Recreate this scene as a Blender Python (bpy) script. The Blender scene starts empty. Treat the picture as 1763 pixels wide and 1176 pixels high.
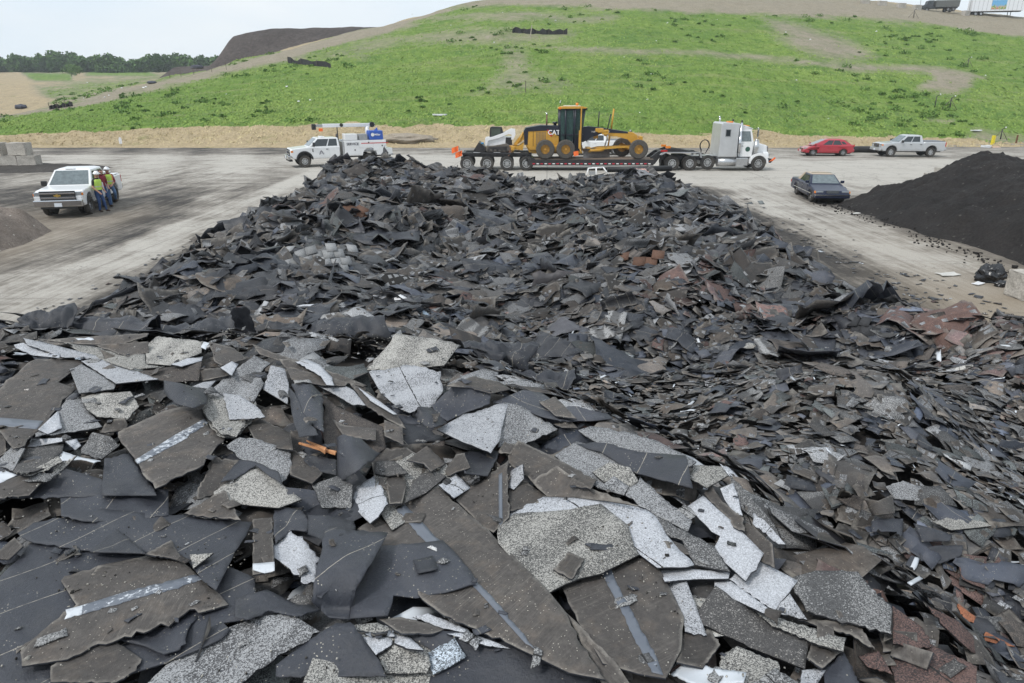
import bpy, bmesh, math, random
import numpy as np
from mathutils import Vector, Matrix, noise
from mathutils.geometry import delaunay_2d_cdt

random.seed(11); RNG = np.random.default_rng(5)
S = bpy.context.scene
COL = S.collection
R = math.radians

# ------------------------------------------------------------------ camera
HC = 5.5                      # eye height above the yard
PITCH = R(20)
cam_d = bpy.data.cameras.new('camera'); cam_d.lens = 24; cam_d.sensor_width = 36
cam_d.clip_start = 0.05; cam_d.clip_end = 5000
cam = bpy.data.objects.new('camera', cam_d); COL.objects.link(cam)
cam.location = (0, 0, HC); cam.rotation_euler = (R(90) - PITCH, 0, 0)
S.camera = cam

# ------------------------------------------------------------------ light: bright overcast
SUN_EL, SUN_AZ = R(52), R(232)       # azimuth clockwise from +Y: behind-left of the viewer
w = bpy.data.worlds.new('World'); S.world = w; w.use_nodes = True
nt = w.node_tree; nt.nodes.clear()
out = nt.nodes.new('ShaderNodeOutputWorld'); bg = nt.nodes.new('ShaderNodeBackground')
sky = nt.nodes.new('ShaderNodeTexSky'); sky.sky_type = 'NISHITA'; sky.sun_disc = False
sky.sun_elevation = SUN_EL; sky.sun_rotation = SUN_AZ; sky.air_density = 1.0; sky.dust_density = 2.0
tc = nt.nodes.new('ShaderNodeTexCoord'); mp = nt.nodes.new('ShaderNodeMapping'); mp.inputs['Scale'].default_value = (1, 1, 3.5)
nz = nt.nodes.new('ShaderNodeTexNoise'); nz.inputs['Scale'].default_value = 2.2; nz.inputs['Detail'].default_value = 5
rp = nt.nodes.new('ShaderNodeValToRGB')
rp.color_ramp.elements[0].position = .35; rp.color_ramp.elements[0].color = (5.7, 6.55, 7.35, 1)
rp.color_ramp.elements[1].position = .65; rp.color_ramp.elements[1].color = (6.9, 7.25, 7.5, 1)
mx = nt.nodes.new('ShaderNodeMixRGB'); mx.inputs[0].default_value = .93
L = nt.links.new
L(tc.outputs['Generated'], mp.inputs['Vector']); L(mp.outputs[0], nz.inputs['Vector']); L(nz.outputs[0], rp.inputs[0])
L(sky.outputs[0], mx.inputs[1]); L(rp.outputs[0], mx.inputs[2]); L(mx.outputs[0], bg.inputs[0])
bg.inputs[1].default_value = .095; L(bg.outputs[0], out.inputs[0])
sd = bpy.data.lights.new('sun', 'SUN'); sd.energy = 1.5; sd.angle = R(12); sd.color = (1, .97, .92)
sun = bpy.data.objects.new('sun', sd); COL.objects.link(sun)
sdir = Vector((math.sin(SUN_AZ) * math.cos(SUN_EL), math.cos(SUN_AZ) * math.cos(SUN_EL), math.sin(SUN_EL)))
sun.rotation_euler = sdir.to_track_quat('Z', 'Y').to_euler(); sun.location = (0, 0, 60)
S.view_settings.view_transform = 'Standard'; S.view_settings.look = 'None'
S.view_settings.exposure = 0.60; S.view_settings.gamma = 1
S.view_settings.use_curve_mapping = False
S.render.engine = 'CYCLES'
S.cycles.max_bounces = 5; S.cycles.diffuse_bounces = 3; S.cycles.glossy_bounces = 2; S.cycles.transmission_bounces = 3
S.cycles.transparent_max_bounces = 6; S.cycles.volume_bounces = 0
S.cycles.use_denoising = True

# ------------------------------------------------------------------ measuring helpers (photo px are 1763 x 1176)
CT, ST = math.cos(PITCH), math.sin(PITCH)
F = 1175.3
def ray(px, py):
    u = (px - 881.5) / F; v = (py - 588) / F
    return Vector((u, CT - v * ST, -ST - v * CT))
def gp(px, py, z=0.0):                 # where the sight line meets height z
    d = ray(px, py); t = (HC - z) / -d.z
    return Vector((d.x * t, d.y * t, z))
def yp(px, py, Y):                     # where it meets the plane y = Y
    d = ray(px, py); t = Y / d.y
    return Vector((d.x * t, Y, HC + d.z * t))
def slope_of(py):                      # fall per metre of forward distance
    v = (py - 588) / F
    return (ST + v * CT) / (CT - v * ST)
def sstep(a, b, x):
    t = np.clip((x - a) / (b - a), 0, 1); return t * t * (3 - 2 * t)

# value noise on arrays
_NG = RNG.random((256, 256))
def vn(x, y, sc=1.0, seed=0):
    x = np.asarray(x, float) * sc + seed * 17.31; y = np.asarray(y, float) * sc + seed * 9.77
    xi = np.floor(x).astype(int); yi = np.floor(y).astype(int); fx = x - xi; fy = y - yi
    fx = fx * fx * (3 - 2 * fx); fy = fy * fy * (3 - 2 * fy)
    g = lambda i, j: _NG[i % 256, j % 256]
    return (g(xi, yi) * (1 - fx) + g(xi + 1, yi) * fx) * (1 - fy) + (g(xi, yi + 1) * (1 - fx) + g(xi + 1, yi + 1) * fx) * fy - .5
def fbm(x, y, sc=1.0, seed=0, o=4, gain=.5):
    r = 0; a = 1
    for i in range(o):
        r = r + a * vn(x, y, sc * 2 ** i, seed + i * 3.1); a *= gain
    return r

# ------------------------------------------------------------------ materials
def N(nt, t, **kw):
    n = nt.nodes.new('ShaderNode' + t)
    for k, v in kw.items():
        if k in n.inputs: n.inputs[k].default_value = v
        else: setattr(n, k, v)
    return n
def math_(nt, op, a, b=None, clamp=False):
    n = nt.nodes.new('ShaderNodeMath'); n.operation = op; n.use_clamp = clamp
    for i, x in enumerate((a, b)):
        if x is None: continue
        if isinstance(x, (int, float)): n.inputs[i].default_value = x
        else: nt.links.new(x, n.inputs[i])
    return n.outputs[0]
def mixc(nt, f, a, b, mode='MIX'):
    n = nt.nodes.new('ShaderNodeMixRGB'); n.blend_type = mode
    for i, x in enumerate((f, a, b)):
        if isinstance(x, (int, float)): n.inputs[i].default_value = x
        elif isinstance(x, tuple): n.inputs[i].default_value = (*x[:3], 1)
        else: nt.links.new(x, n.inputs[i])
    return n.outputs[0]
def ramp(nt, f, stops):
    n = nt.nodes.new('ShaderNodeValToRGB'); cr = n.color_ramp
    while len(cr.elements) < len(stops): cr.elements.new(.5)
    for e, (p, c) in zip(cr.elements, stops):
        e.position = p; e.color = (*c[:3], 1) if isinstance(c, tuple) else (c, c, c, 1)
    nt.links.new(f, n.inputs[0]); return n.outputs[0]
def newmat(name):
    m = bpy.data.materials.new(name); m.use_nodes = True
    nt = m.node_tree; b = nt.nodes['Principled BSDF']
    return m, nt, b
def noise_(nt, vec, scale, detail=4, rough=.55, out=0):
    n = N(nt, 'TexNoise'); n.inputs['Scale'].default_value = scale; n.inputs['Detail'].default_value = detail
    n.inputs['Roughness'].default_value = rough
    if vec is not None: nt.links.new(vec, n.inputs['Vector'])
    return n.outputs[out]
def scalev(nt, vec, s, off=(0, 0, 0), rot=(0, 0, 0)):
    n = N(nt, 'Mapping'); n.inputs['Scale'].default_value = s; n.inputs['Location'].default_value = off; n.inputs['Rotation'].default_value = rot
    nt.links.new(vec, n.inputs['Vector']); return n.outputs[0]
def geo_pos(nt): return N(nt, 'NewGeometry').outputs['Position']
def obj_co(nt): return N(nt, 'TexCoord').outputs['Object']
def bump(nt, b, h, strength, dist=.01):
    n = N(nt, 'Bump'); n.inputs['Strength'].default_value = strength; n.inputs['Distance'].default_value = dist
    nt.links.new(h, n.inputs['Height']); nt.links.new(n.outputs[0], b.inputs['Normal'])
_SM = {}
def simple(name, col, rough=.5, metal=0.0, var=.15, sc=6.0, dirt=0.0, dirtcol=(.16, .13, .10), coat=0.0, spec=.5, bmp=0.0):
    if name in _SM: return _SM[name]
    m, nt, b = newmat(name); o = obj_co(nt)
    n1 = noise_(nt, o, sc)
    c = mixc(nt, 1.0, col, ramp(nt, n1, [(.25, 1 - var), (.75, 1 + var)]), 'MULTIPLY')
    if dirt:
        z = N(nt, 'SeparateXYZ'); nt.links.new(o, z.inputs[0])
        zz = ramp(nt, z.outputs[2], [(0.0, 1.0), (.95, .12)])
        n2 = noise_(nt, o, 3.1, 6)
        f = math_(nt, 'MULTIPLY', math_(nt, 'MULTIPLY', zz, ramp(nt, n2, [(.35, 0.), (.7, 1.)])), dirt)
        c = mixc(nt, f, c, dirtcol)
    nt.links.new(c, b.inputs['Base Color'])
    b.inputs['Roughness'].default_value = rough; b.inputs['Metallic'].default_value = metal
    b.inputs['Coat Weight'].default_value = coat; b.inputs['Specular IOR Level'].default_value = spec
    if bmp: bump(nt, b, noise_(nt, o, sc * 6, 5), bmp, .02)
    _SM[name] = m; return m

# ------------------------------------------------------------------ object helpers
def tag(o, label=None, cat=None, group=None, kind=None):
    if label: o['label'] = label
    if cat: o['category'] = cat
    if group: o['group'] = group
    if kind or cat: o['kind'] = kind or 'thing'
    return o
def empty(name, label, cat, loc=(0, 0, 0), rz=0.0, group=None, scale=1.0):
    o = bpy.data.objects.new(name, None); COL.objects.link(o); o.empty_display_size = .3
    o.location = loc; o.rotation_euler = (0, 0, rz); o.scale = (scale,) * 3
    return tag(o, label, cat, group)
def link(name, me, parent=None, mats=None):
    o = bpy.data.objects.new(name, me); COL.objects.link(o)
    if parent is not None: o.parent = parent
    if mats:
        for m in (mats if isinstance(mats, (list, tuple)) else [mats]): me.materials.append(m)
    return o
def copy_tree(o, parent=None):
    c = o.copy(); COL.objects.link(c); c.parent = parent
    for ch in [x for x in bpy.data.objects if x.parent == o]: copy_tree(ch, c)
    return c
def mesh_np(name, V, Fq, mats=None, mi=None, attrs=None, uv=None, smooth=False, parent=None):
    """V (n,3), Fq (m,4) or (m,3) arrays -> object"""
    me = bpy.data.meshes.new(name); V = np.asarray(V, np.float32); Fq = np.asarray(Fq, np.int32)
    k = Fq.shape[1]; me.vertices.add(len(V)); me.vertices.foreach_set('co', V.ravel())
    me.loops.add(Fq.size); me.loops.foreach_set('vertex_index', Fq.ravel())
    me.polygons.add(len(Fq)); me.polygons.foreach_set('loop_start', np.arange(0, Fq.size, k, dtype=np.int32))
    try: me.polygons.foreach_set('loop_total', np.full(len(Fq), k, np.int32))
    except Exception: pass
    if mats:
        for m in (mats if isinstance(mats, (list, tuple)) else [mats]): me.materials.append(m)
    if mi is not None: me.polygons.foreach_set('material_index', np.asarray(mi, np.int32))
    if smooth: me.polygons.foreach_set('use_smooth', np.ones(len(Fq), bool))
    me.update(calc_edges=True)
    for nm, arr in (attrs or {}).items():
        a = me.attributes.new(nm, 'FLOAT_COLOR', 'POINT'); a.data.foreach_set('color', np.asarray(arr, np.float32).ravel())
    if uv is not None:
        l = me.uv_layers.new(name='UVMap'); l.data.foreach_set('uv', np.asarray(uv, np.float32)[Fq.ravel()].ravel())
    return link(name, me, parent)

class MB:
    """collects shapes into one mesh; materials per shape"""
    def __init__(s): s.bm = bmesh.new(); s.mats = []
    def _mi(s, m):
        if m is None: return 0
        if m not in s.mats: s.mats.append(m)
        return s.mats.index(m)
    def _fin(s, fs, m, smooth=False):
        i = s._mi(m)
        for f in fs: f.material_index = i; f.smooth = smooth
    def box(s, c, d, m=None, rz=0, bev=0, rot=None, taper=None):
        g = bmesh.ops.create_cube(s.bm, size=1); vs = g['verts']
        for v in vs:
            k = 1.0
            if taper and v.co.z > 0: v.co.x *= taper[0]; v.co.y *= taper[1]
            v.co = Vector((v.co.x * d[0], v.co.y * d[1], v.co.z * d[2]))
        M = Matrix.Translation(c) @ (rot if rot is not None else Matrix.Rotation(rz, 4, 'Z'))
        fs = list({f for v in vs for f in v.link_faces})
        if bev:
            es = list({e for f in fs for e in f.edges})
            r = bmesh.ops.bevel(s.bm, geom=es, offset=bev, segments=2, affect='EDGES', profile=.6)
            vs = list({v for f in r['faces'] for v in f.verts} | {v for v in vs if v.is_valid})
            fs = list({f for v in vs for f in v.link_faces})
        for v in vs: v.co = M @ v.co
        s._fin(fs, m); return s
    def cyl(s, a, b, r, m=None, r2=None, n=16, cap=True, smooth=True):
        a, b = Vector(a), Vector(b); d = b - a; r2 = r if r2 is None else r2
        g = bmesh.ops.create_cone(s.bm, cap_ends=cap, segments=n, radius1=r, radius2=r2, depth=d.length)
        M = Matrix.Translation((a + b) / 2) @ d.to_track_quat('Z', 'Y').to_matrix().to_4x4()
        fs = list({f for v in g['verts'] for f in v.link_faces})
        for v in g['verts']: v.co = M @ v.co
        i = s._mi(m)
        for f in fs: f.material_index = i; f.smooth = smooth and len(f.verts) == 4
        return s
    def sph(s, c, r, m=None, n=12, sc=(1, 1, 1)):
        g = bmesh.ops.create_uvsphere(s.bm, u_segments=n, v_segments=max(6, n * 2 // 3), radius=r)
        for v in g['verts']: v.co = Vector((v.co.x * sc[0], v.co.y * sc[1], v.co.z * sc[2])) + Vector(c)
        s._fin({f for v in g['verts'] for f in v.link_faces}, m, True); return s
    def tube(s, pts, r, m=None, n=8):
        for a, b in zip(pts, pts[1:]): s.cyl(a, b, r, m, n=n)
        for p in pts[1:-1]: s.sph(p, r * 1.0, m, n=8)
        return s
    def prism(s, pts, y0, y1, m=None, bev=0, axis='y', segs=2):
        """polygon pts (a,b) in the x-z plane extruded from y0 to y1 (axis y), or in y-z along x, or x-y along z"""
        def P(a, b, c): return {'y': (a, c, b), 'x': (c, a, b), 'z': (a, b, c)}[axis]
        A = [s.bm.verts.new(P(a, b, y0)) for a, b in pts]; B = [s.bm.verts.new(P(a, b, y1)) for a, b in pts]
        n = len(pts); fs = [s.bm.faces.new(A), s.bm.faces.new(B[::-1])]
        for i in range(n): fs.append(s.bm.faces.new((A[i], B[i], B[(i + 1) % n], A[(i + 1) % n])))
        bmesh.ops.recalc_face_normals(s.bm, faces=fs)
        if bev:
            es = [e for f in fs[:2] for e in f.edges]
            r = bmesh.ops.bevel(s.bm, geom=list(set(es)), offset=bev, segments=segs, affect='EDGES', profile=.6)
            vs = {v for f in r['faces'] for v in f.verts} | {v for v in A + B if v.is_valid}
            fs = list({f for v in vs for f in v.link_faces})
        s._fin([f for f in fs if f.is_valid], m); return s
    def quad(s, ps, t, m=None):
        """slab on the quad ps, thickness t along its normal"""
        ps = [Vector(p) for p in ps]; nrm = (ps[1] - ps[0]).cross(ps[2] - ps[1]).normalized()
        A = [s.bm.verts.new(p) for p in ps]; B = [s.bm.verts.new(p + nrm * t) for p in ps]; n = len(ps)
        fs = [s.bm.faces.new(A[::-1]), s.bm.faces.new(B)] + [s.bm.faces.new((A[i], A[(i + 1) % n], B[(i + 1) % n], B[i])) for i in range(n)]
        s._fin(fs, m); return s
    def hexa(s, b, t, m=None, bev=0):
        """bottom ring b, top ring t (lists of points)"""
        A = [s.bm.verts.new(p) for p in b]; B = [s.bm.verts.new(p) for p in t]; n = len(b)
        fs = [s.bm.faces.new(A[::-1]), s.bm.faces.new(B)] + [s.bm.faces.new((A[i], A[(i + 1) % n], B[(i + 1) % n], B[i])) for i in range(n)]
        bmesh.ops.recalc_face_normals(s.bm, faces=fs)
        if bev:
            es = list({e for f in fs for e in f.edges})
            r = bmesh.ops.bevel(s.bm, geom=es, offset=bev, segments=2, affect='EDGES', profile=.6)
            vs = {v for f in r['faces'] for v in f.verts} | {v for v in A + B if v.is_valid}
            fs = list({f for v in vs for f in v.link_faces})
        s._fin([f for f in fs if f.is_valid], m); return s
    def build(s, name, parent=None, mat=None, xf=None):
        if xf is not None: bmesh.ops.transform(s.bm, matrix=xf, verts=s.bm.verts)
        me = bpy.data.meshes.new(name); s.bm.to_mesh(me); s.bm.free()
        for m in (s.mats or [mat or simple('plain_grey', (.3, .3, .3))]): me.materials.append(m)
        return link(name, me, parent)
# ================================================================== GROUND
def attr(nt, name, kind='Color'):
    a = N(nt, 'Attribute'); a.attribute_name = name; return a.outputs[kind]
def sep(nt, c):
    s = N(nt, 'SeparateColor'); nt.links.new(c, s.inputs[0]); return s.outputs

def ground_mat():
    m, nt, b = newmat('yard_ground'); p = geo_pos(nt)
    s = sep(nt, attr(nt, 'zone'))
    n1 = noise_(nt, p, .45, 8, .62); n2 = noise_(nt, p, 3.5, 8, .68); n3 = noise_(nt, p, 28, 4, .7)
    nl = noise_(nt, scalev(nt, p, (.55, .06, 1), rot=(0, 0, .12)), 2.2, 7, .62)
    nl2 = noise_(nt, scalev(nt, p, (.05, .8, 1), rot=(0, 0, .06)), 1.6, 7, .62)
    track = mixc(nt, s[2], nl, nl2)
    f = math_(nt, 'ADD', s[0], math_(nt, 'MULTIPLY', math_(nt, 'SUBTRACT', n1, .5), 1.25))
    f = math_(nt, 'ADD', f, math_(nt, 'MULTIPLY', math_(nt, 'SUBTRACT', track, .5), 1.15))
    tr2 = mixc(nt, s[2], noise_(nt, scalev(nt, p, (2.2, .10, 1), rot=(0, 0, .18)), 2.4, 5, .6), noise_(nt, scalev(nt, p, (.06, 2.4, 1), rot=(0, 0, .03)), 2.0, 5, .6))
    f = math_(nt, 'ADD', f, math_(nt, 'MULTIPLY', math_(nt, 'SUBTRACT', tr2, .5), .9))
    f = math_(nt, 'ADD', f, math_(nt, 'MULTIPLY', math_(nt, 'SUBTRACT', n2, .5), .75), True)
    c = ramp(nt, f, [(0.08, (.44, .415, .375)), (.32, (.35, .325, .29)), (.55, (.215, .195, .17)), (.8, (.115, .104, .092)), (1, (.05, .046, .043))])
    c = mixc(nt, s[1], c, mixc(nt, n2, (.21, .17, .125), (.33, .275, .21)))
    c = mixc(nt, 1, c, ramp(nt, n3, [(.25, .72), (.75, 1.25)]), 'MULTIPLY')
    # slab joints
    br = N(nt, 'TexBrick'); br.inputs['Scale'].default_value = 1; br.inputs['Mortar Size'].default_value = .028
    br.inputs['Brick Width'].default_value = 7.5; br.inputs['Row Height'].default_value = 6.0; br.inputs['Mortar Smooth'].default_value = .3; br.offset = 0
    nt.links.new(scalev(nt, p, (1, 1, 1), rot=(0, 0, .05)), br.inputs['Vector'])
    j = math_(nt, 'MULTIPLY', br.outputs['Fac'], math_(nt, 'SUBTRACT', .62, f, True))
    c = mixc(nt, j, c, (.07, .065, .06))
    # cracks
    vo = N(nt, 'TexVoronoi'); vo.feature = 'DISTANCE_TO_EDGE'; vo.inputs['Scale'].default_value = .16
    wv = N(nt, 'VectorMath'); wv.operation = 'ADD'; nt.links.new(p, wv.inputs[0])
    nn = noise_(nt, p, .7, 5, .6, out=1); sc = N(nt, 'VectorMath'); sc.operation = 'SCALE'; sc.inputs['Scale'].default_value = 4
    nt.links.new(nn, sc.inputs[0]); nt.links.new(sc.outputs[0], wv.inputs[1]); nt.links.new(wv.outputs[0], vo.inputs['Vector'])
    cr = math_(nt, 'LESS_THAN', vo.outputs['Distance'], .006)
    c = mixc(nt, math_(nt, 'MULTIPLY', cr, math_(nt, 'SUBTRACT', .5, f, True)), c, (.06, .055, .05))
    nt.links.new(c, b.inputs['Base Color']); b.inputs['Roughness'].default_value = .9; b.inputs['Specular IOR Level'].default_value = .25
    bump(nt, b, math_(nt, 'ADD', n2, math_(nt, 'MULTIPLY', n3, .4)), .6, .06)
    return m
gx = np.concatenate([[-720, -400, -200, -110], np.arange(-75, 75.1, .5), [110, 200, 400, 720]])
gy = np.concatenate([[-500, -200, -60, -20], np.arange(-8, 88.1, .5), [100]])
GX, GY = np.meshgrid(gx, gy)
ok_ = (abs(GX) < 76) & (GY > -9) & (GY < 89)
GZ = np.where(ok_, .05 * fbm(GX, GY, .25, 2) * sstep(12, 16, abs(GX)), 0)
dirt = np.full(GX.shape, .24)
dirt = np.where(GX < -15.3,   .70 * sstep(56, 44, GY) + .42 * sstep(44, 56, GY) + .12 * np.sin((GX * .9 + GY * .33)), dirt)
dirt += .25 * sstep(-24, -30, GX) * sstep(50, 38, GY)
dirt += -.22 * sstep(40, 47, GY) * sstep(80, 66, GY)
dirt += .25 * np.exp(-(np.hypot(GX + 36, (GY - 53) * 1.3) / 7) ** 2)
dirt += .38 * sstep(60, 63.5, GY) * (GX > 16) + .40 * sstep(65.5, 68, GY) * (GX <= 16)          # dark strips at the foot of the bank
dd = np.hypot(np.maximum(0, 17.2 - GX), np.maximum(0, np.maximum(20 - GY, GY - 38)))
dirt += .55 * np.exp(-(dd / 1.3) ** 2) * (GX > 12) + .12 * np.exp(-(np.hypot(GX - 19, GY - 42) / 6) ** 2)
dp = np.abs(GX) - 11.8
dirt += .40 * np.exp(-(np.maximum(dp, 0) / .9) ** 2) * (GY < 44) + .35 * np.exp(-(np.maximum(GY - 43.5, 0) / 1.2) ** 2) * (abs(GX) < 12)
brown = .75 * sstep(9.5, 13, GX) * sstep(24, 17, GY) + .2 * sstep(11, 14, GX) * sstep(34, 26, GY) + .45 * sstep(-16, -19, GX) * sstep(38, 30, GY)
zone = np.stack([np.clip(dirt, 0, 1), np.clip(brown, 0, .85), ((GY > 44) & (GX > -20)) * 1.0 + ((GY > 55) & (GX <= -20)) * .7, np.ones_like(GX)], -1)
def gridfaces(nr, nc):
    i = np.arange(nr - 1)[:, None] * nc + np.arange(nc - 1)[None]
    return np.stack([i, i + 1, i + nc + 1, i + nc], -1).reshape(-1, 4)
g = mesh_np('ground', np.stack([GX, GY, GZ], -1).reshape(-1, 3), gridfaces(*GX.shape), ground_mat(), attrs={'zone': zone.reshape(-1, 4)}, smooth=True)
tag(g, 'pale worn concrete yard with dark dirt and tyre tracks', kind='structure')

# ================================================================== HILL TERRAIN
KEYS = {-500: [(84, 243), (95, 236), (140, 203), (420, 126), (900, 121)],
        0: [(84, 232), (105, 203), (140, 188), (420, 125), (900, 121)],
        200: [(84, 222), (125, 156), (160, 153), (420, 125), (900, 121)],
        330: [(84, 219), (140, 127), (175, 133), (420, 125), (900, 121)],
        440: [(84, 216), (150, 99), (185, 105), (420, 125), (900, 121)],
        620: [(84, 214), (170, 50), (200, 58), (420, 118), (900, 121)],
        830: [(84, 214), (185, 1), (215, 3), (450, 100), (900, 121)],
        1100: [(84, 221), (200, -38), (240, -36), (450, 90), (900, 121)],
        1480: [(84, 235), (195, 1), (240, 4), (450, 100), (900, 121)],
        1763: [(84, 247), (180, 35), (230, 37), (450, 110), (900, 121)],
        2300: [(84, 256), (165, 62), (210, 66), (450, 115), (900, 121)]}
TY = np.concatenate([np.arange(73, 90, .5), np.geomspace(90, 620, 190)])
TA = np.arange(-1.1, 1.1001, .0065)
cols_a = []; cols_z = []
for k, lst in KEYS.items():
    cols_a.append((k - 881.5) / F / 1.075)
    Ys = [73, 75.5] + [t[0] for t in lst]; Zs = [-.6, -.05] + [HC - slope_of(t[1]) * t[0] for t in lst]
    cols_z.append(np.interp(TY, Ys, Zs))
cols_a = np.array(cols_a); cols_z = np.array(cols_z)
TZ = np.array([np.interp(TA, cols_a, cols_z[:, j]) for j in range(len(TY))])       # rows Y, cols a
for _ in range(6): TZ[:, 1:-1] = (TZ[:, :-2] + 2 * TZ[:, 1:-1] + TZ[:, 2:]) / 4
for _ in range(2): TZ[36:-1] = (TZ[35:-2] + 2 * TZ[36:-1] + TZ[37:]) / 4
TAg, TYg = np.meshgrid(TA, TY); TXg = TAg * TYg
amp = sstep(76, 82, TYg) * (.35 + .5 * sstep(90, 130, TYg))
TZ = TZ + fbm(TXg, TYg, .09, 4, 5, .55) * amp * 1.1 + sstep(76, 79, TYg) * sstep(92, 84, TYg) * fbm(TXg, TYg, .5, 9, 4, .6) * .7
# photo position of every terrain vertex, to lay out bare soil and grass where they lie
def proj(X, Y, Z):
    dz = Z - HC; dep = Y * CT - dz * ST; up = Y * ST + dz * CT
    return 881.5 + F * X / dep, 588 - F * up / dep
PX, PY = proj(TXg, TYg, TZ)
wob = 16 * fbm(TXg, TYg, .12, 21, 4, .6); wob2 = 15 * fbm(TXg, TYg, .12, 37, 4, .6)
def inpoly(px, py, poly, soft=5):
    """soft inside mask"""
    ins = np.zeros(px.shape, bool); dmin = np.full(px.shape, 1e9); n = len(poly)
    for i in range(n):
        x1, y1 = poly[i]; x2, y2 = poly[(i + 1) % n]
        cond = ((y1 > py) != (y2 > py)) & (px < (x2 - x1) * (py - y1) / ((y2 - y1) + 1e-9) + x1)
        ins ^= cond
        L2 = (x2 - x1) ** 2 + (y2 - y1) ** 2; t = np.clip(((px - x1) * (x2 - x1) + (py - y1) * (y2 - y1)) / L2, 0, 1)
        dmin = np.minimum(dmin, np.hypot(px - x1 - t * (x2 - x1), py - y1 - t * (y2 - y1)))
    sd_ = np.where(ins, dmin, -dmin)
    return np.clip(.5 + sd_ / (3.2 * soft), 0, 1)
BARE = [([(-500, 232), (-80, 208), (100, 174), (300, 131), (440, 95), (620, 46), (830, -8), (900, -30), (900, 2), (790, 12), (715, 38), (640, 66), (560, 84), (500, 104), (400, 126), (300, 148), (100, 192), (-80, 220), (-500, 245)], 1., 4),
        ([(860, -80), (860, 6), (1000, 14), (1160, 19), (1320, 22), (1500, 36), (1763, 62), (1900, 78), (2400, 120), (2400, -80)], 1., 4),
        ([(540, 98), (640, 68), (760, 52), (880, 50), (990, 54), (980, 70), (860, 77), (700, 77), (600, 96)], .75, 9),
        ([(720, 28), (880, 22), (1075, 28), (1060, 38), (880, 37), (730, 36)], .8, 5),
        ([(865, 75), (905, 75), (920, 120), (990, 138), (970, 160), (825, 158), (860, 110)], .62, 12),
        ([(900, 78), (1060, 80), (1200, 87), (1380, 101), (1500, 108), (1620, 116), (1700, 130), (1690, 137), (1560, 126), (1400, 113), (1200, 97), (1000, 88)], .85, 4),
        ([(1305, 28), (1350, 36), (1445, 60), (1510, 98), (1440, 106), (1370, 85), (1330, 55)], .85, 9),
        ([(1590, 118), (1675, 122), (1672, 150), (1640, 168), (1575, 156), (1600, 135)], .9, 6),
        ([(1590, 204), (1642, 208), (1645, 214), (1592, 211)], .8, 4),
        ([(1680, 222), (1763, 236), (1790, 252), (1650, 246)], .7, 7),
        ([(590, 85), (640, 82), (640, 112), (590, 110)], .45, 8)]
bare = np.zeros_like(TZ)
for poly, wgt, soft in BARE: bare = np.maximum(bare, wgt * inpoly(PX + wob, PY + wob2 * .6, poly, soft))
lx = [-500, 0, 200, 450, 700, 900, 1100, 1340, 1763, 2300]; ly = [243, 232, 223, 214, 212, 215, 224, 231, 246, 256]
tan = np.where(TYg < 95, sstep(-1.6, 1.6, PY + wob2 * .8 - np.interp(PX, lx, ly)), 0)
crest = np.interp(TAg, cols_a, [99, 108, 128, 143, 153, 173, 188, 203, 199, 184, 169])
back = (TYg > crest + 4) * 1.0
greenback = np.maximum(inpoly(PX, PY, [(40, 125), (125, 127), (122, 139), (58, 139)], 2), inpoly(PX, PY, [(150, 120), (260, 124), (270, 131), (150, 130)], 2))
greenback = np.maximum(greenback, .55 * inpoly(PX, PY + wob2, [(60, 150), (240, 132), (300, 128), (200, 165), (90, 180)], 6))
bare = np.maximum(bare, back * (1 - greenback))
tan = np.maximum(tan, back * .55 * (1 - greenback))
dark = np.clip(.5 + 1.2 * fbm(TXg, TYg, .05, 51, 4), 0, 1)
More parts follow.
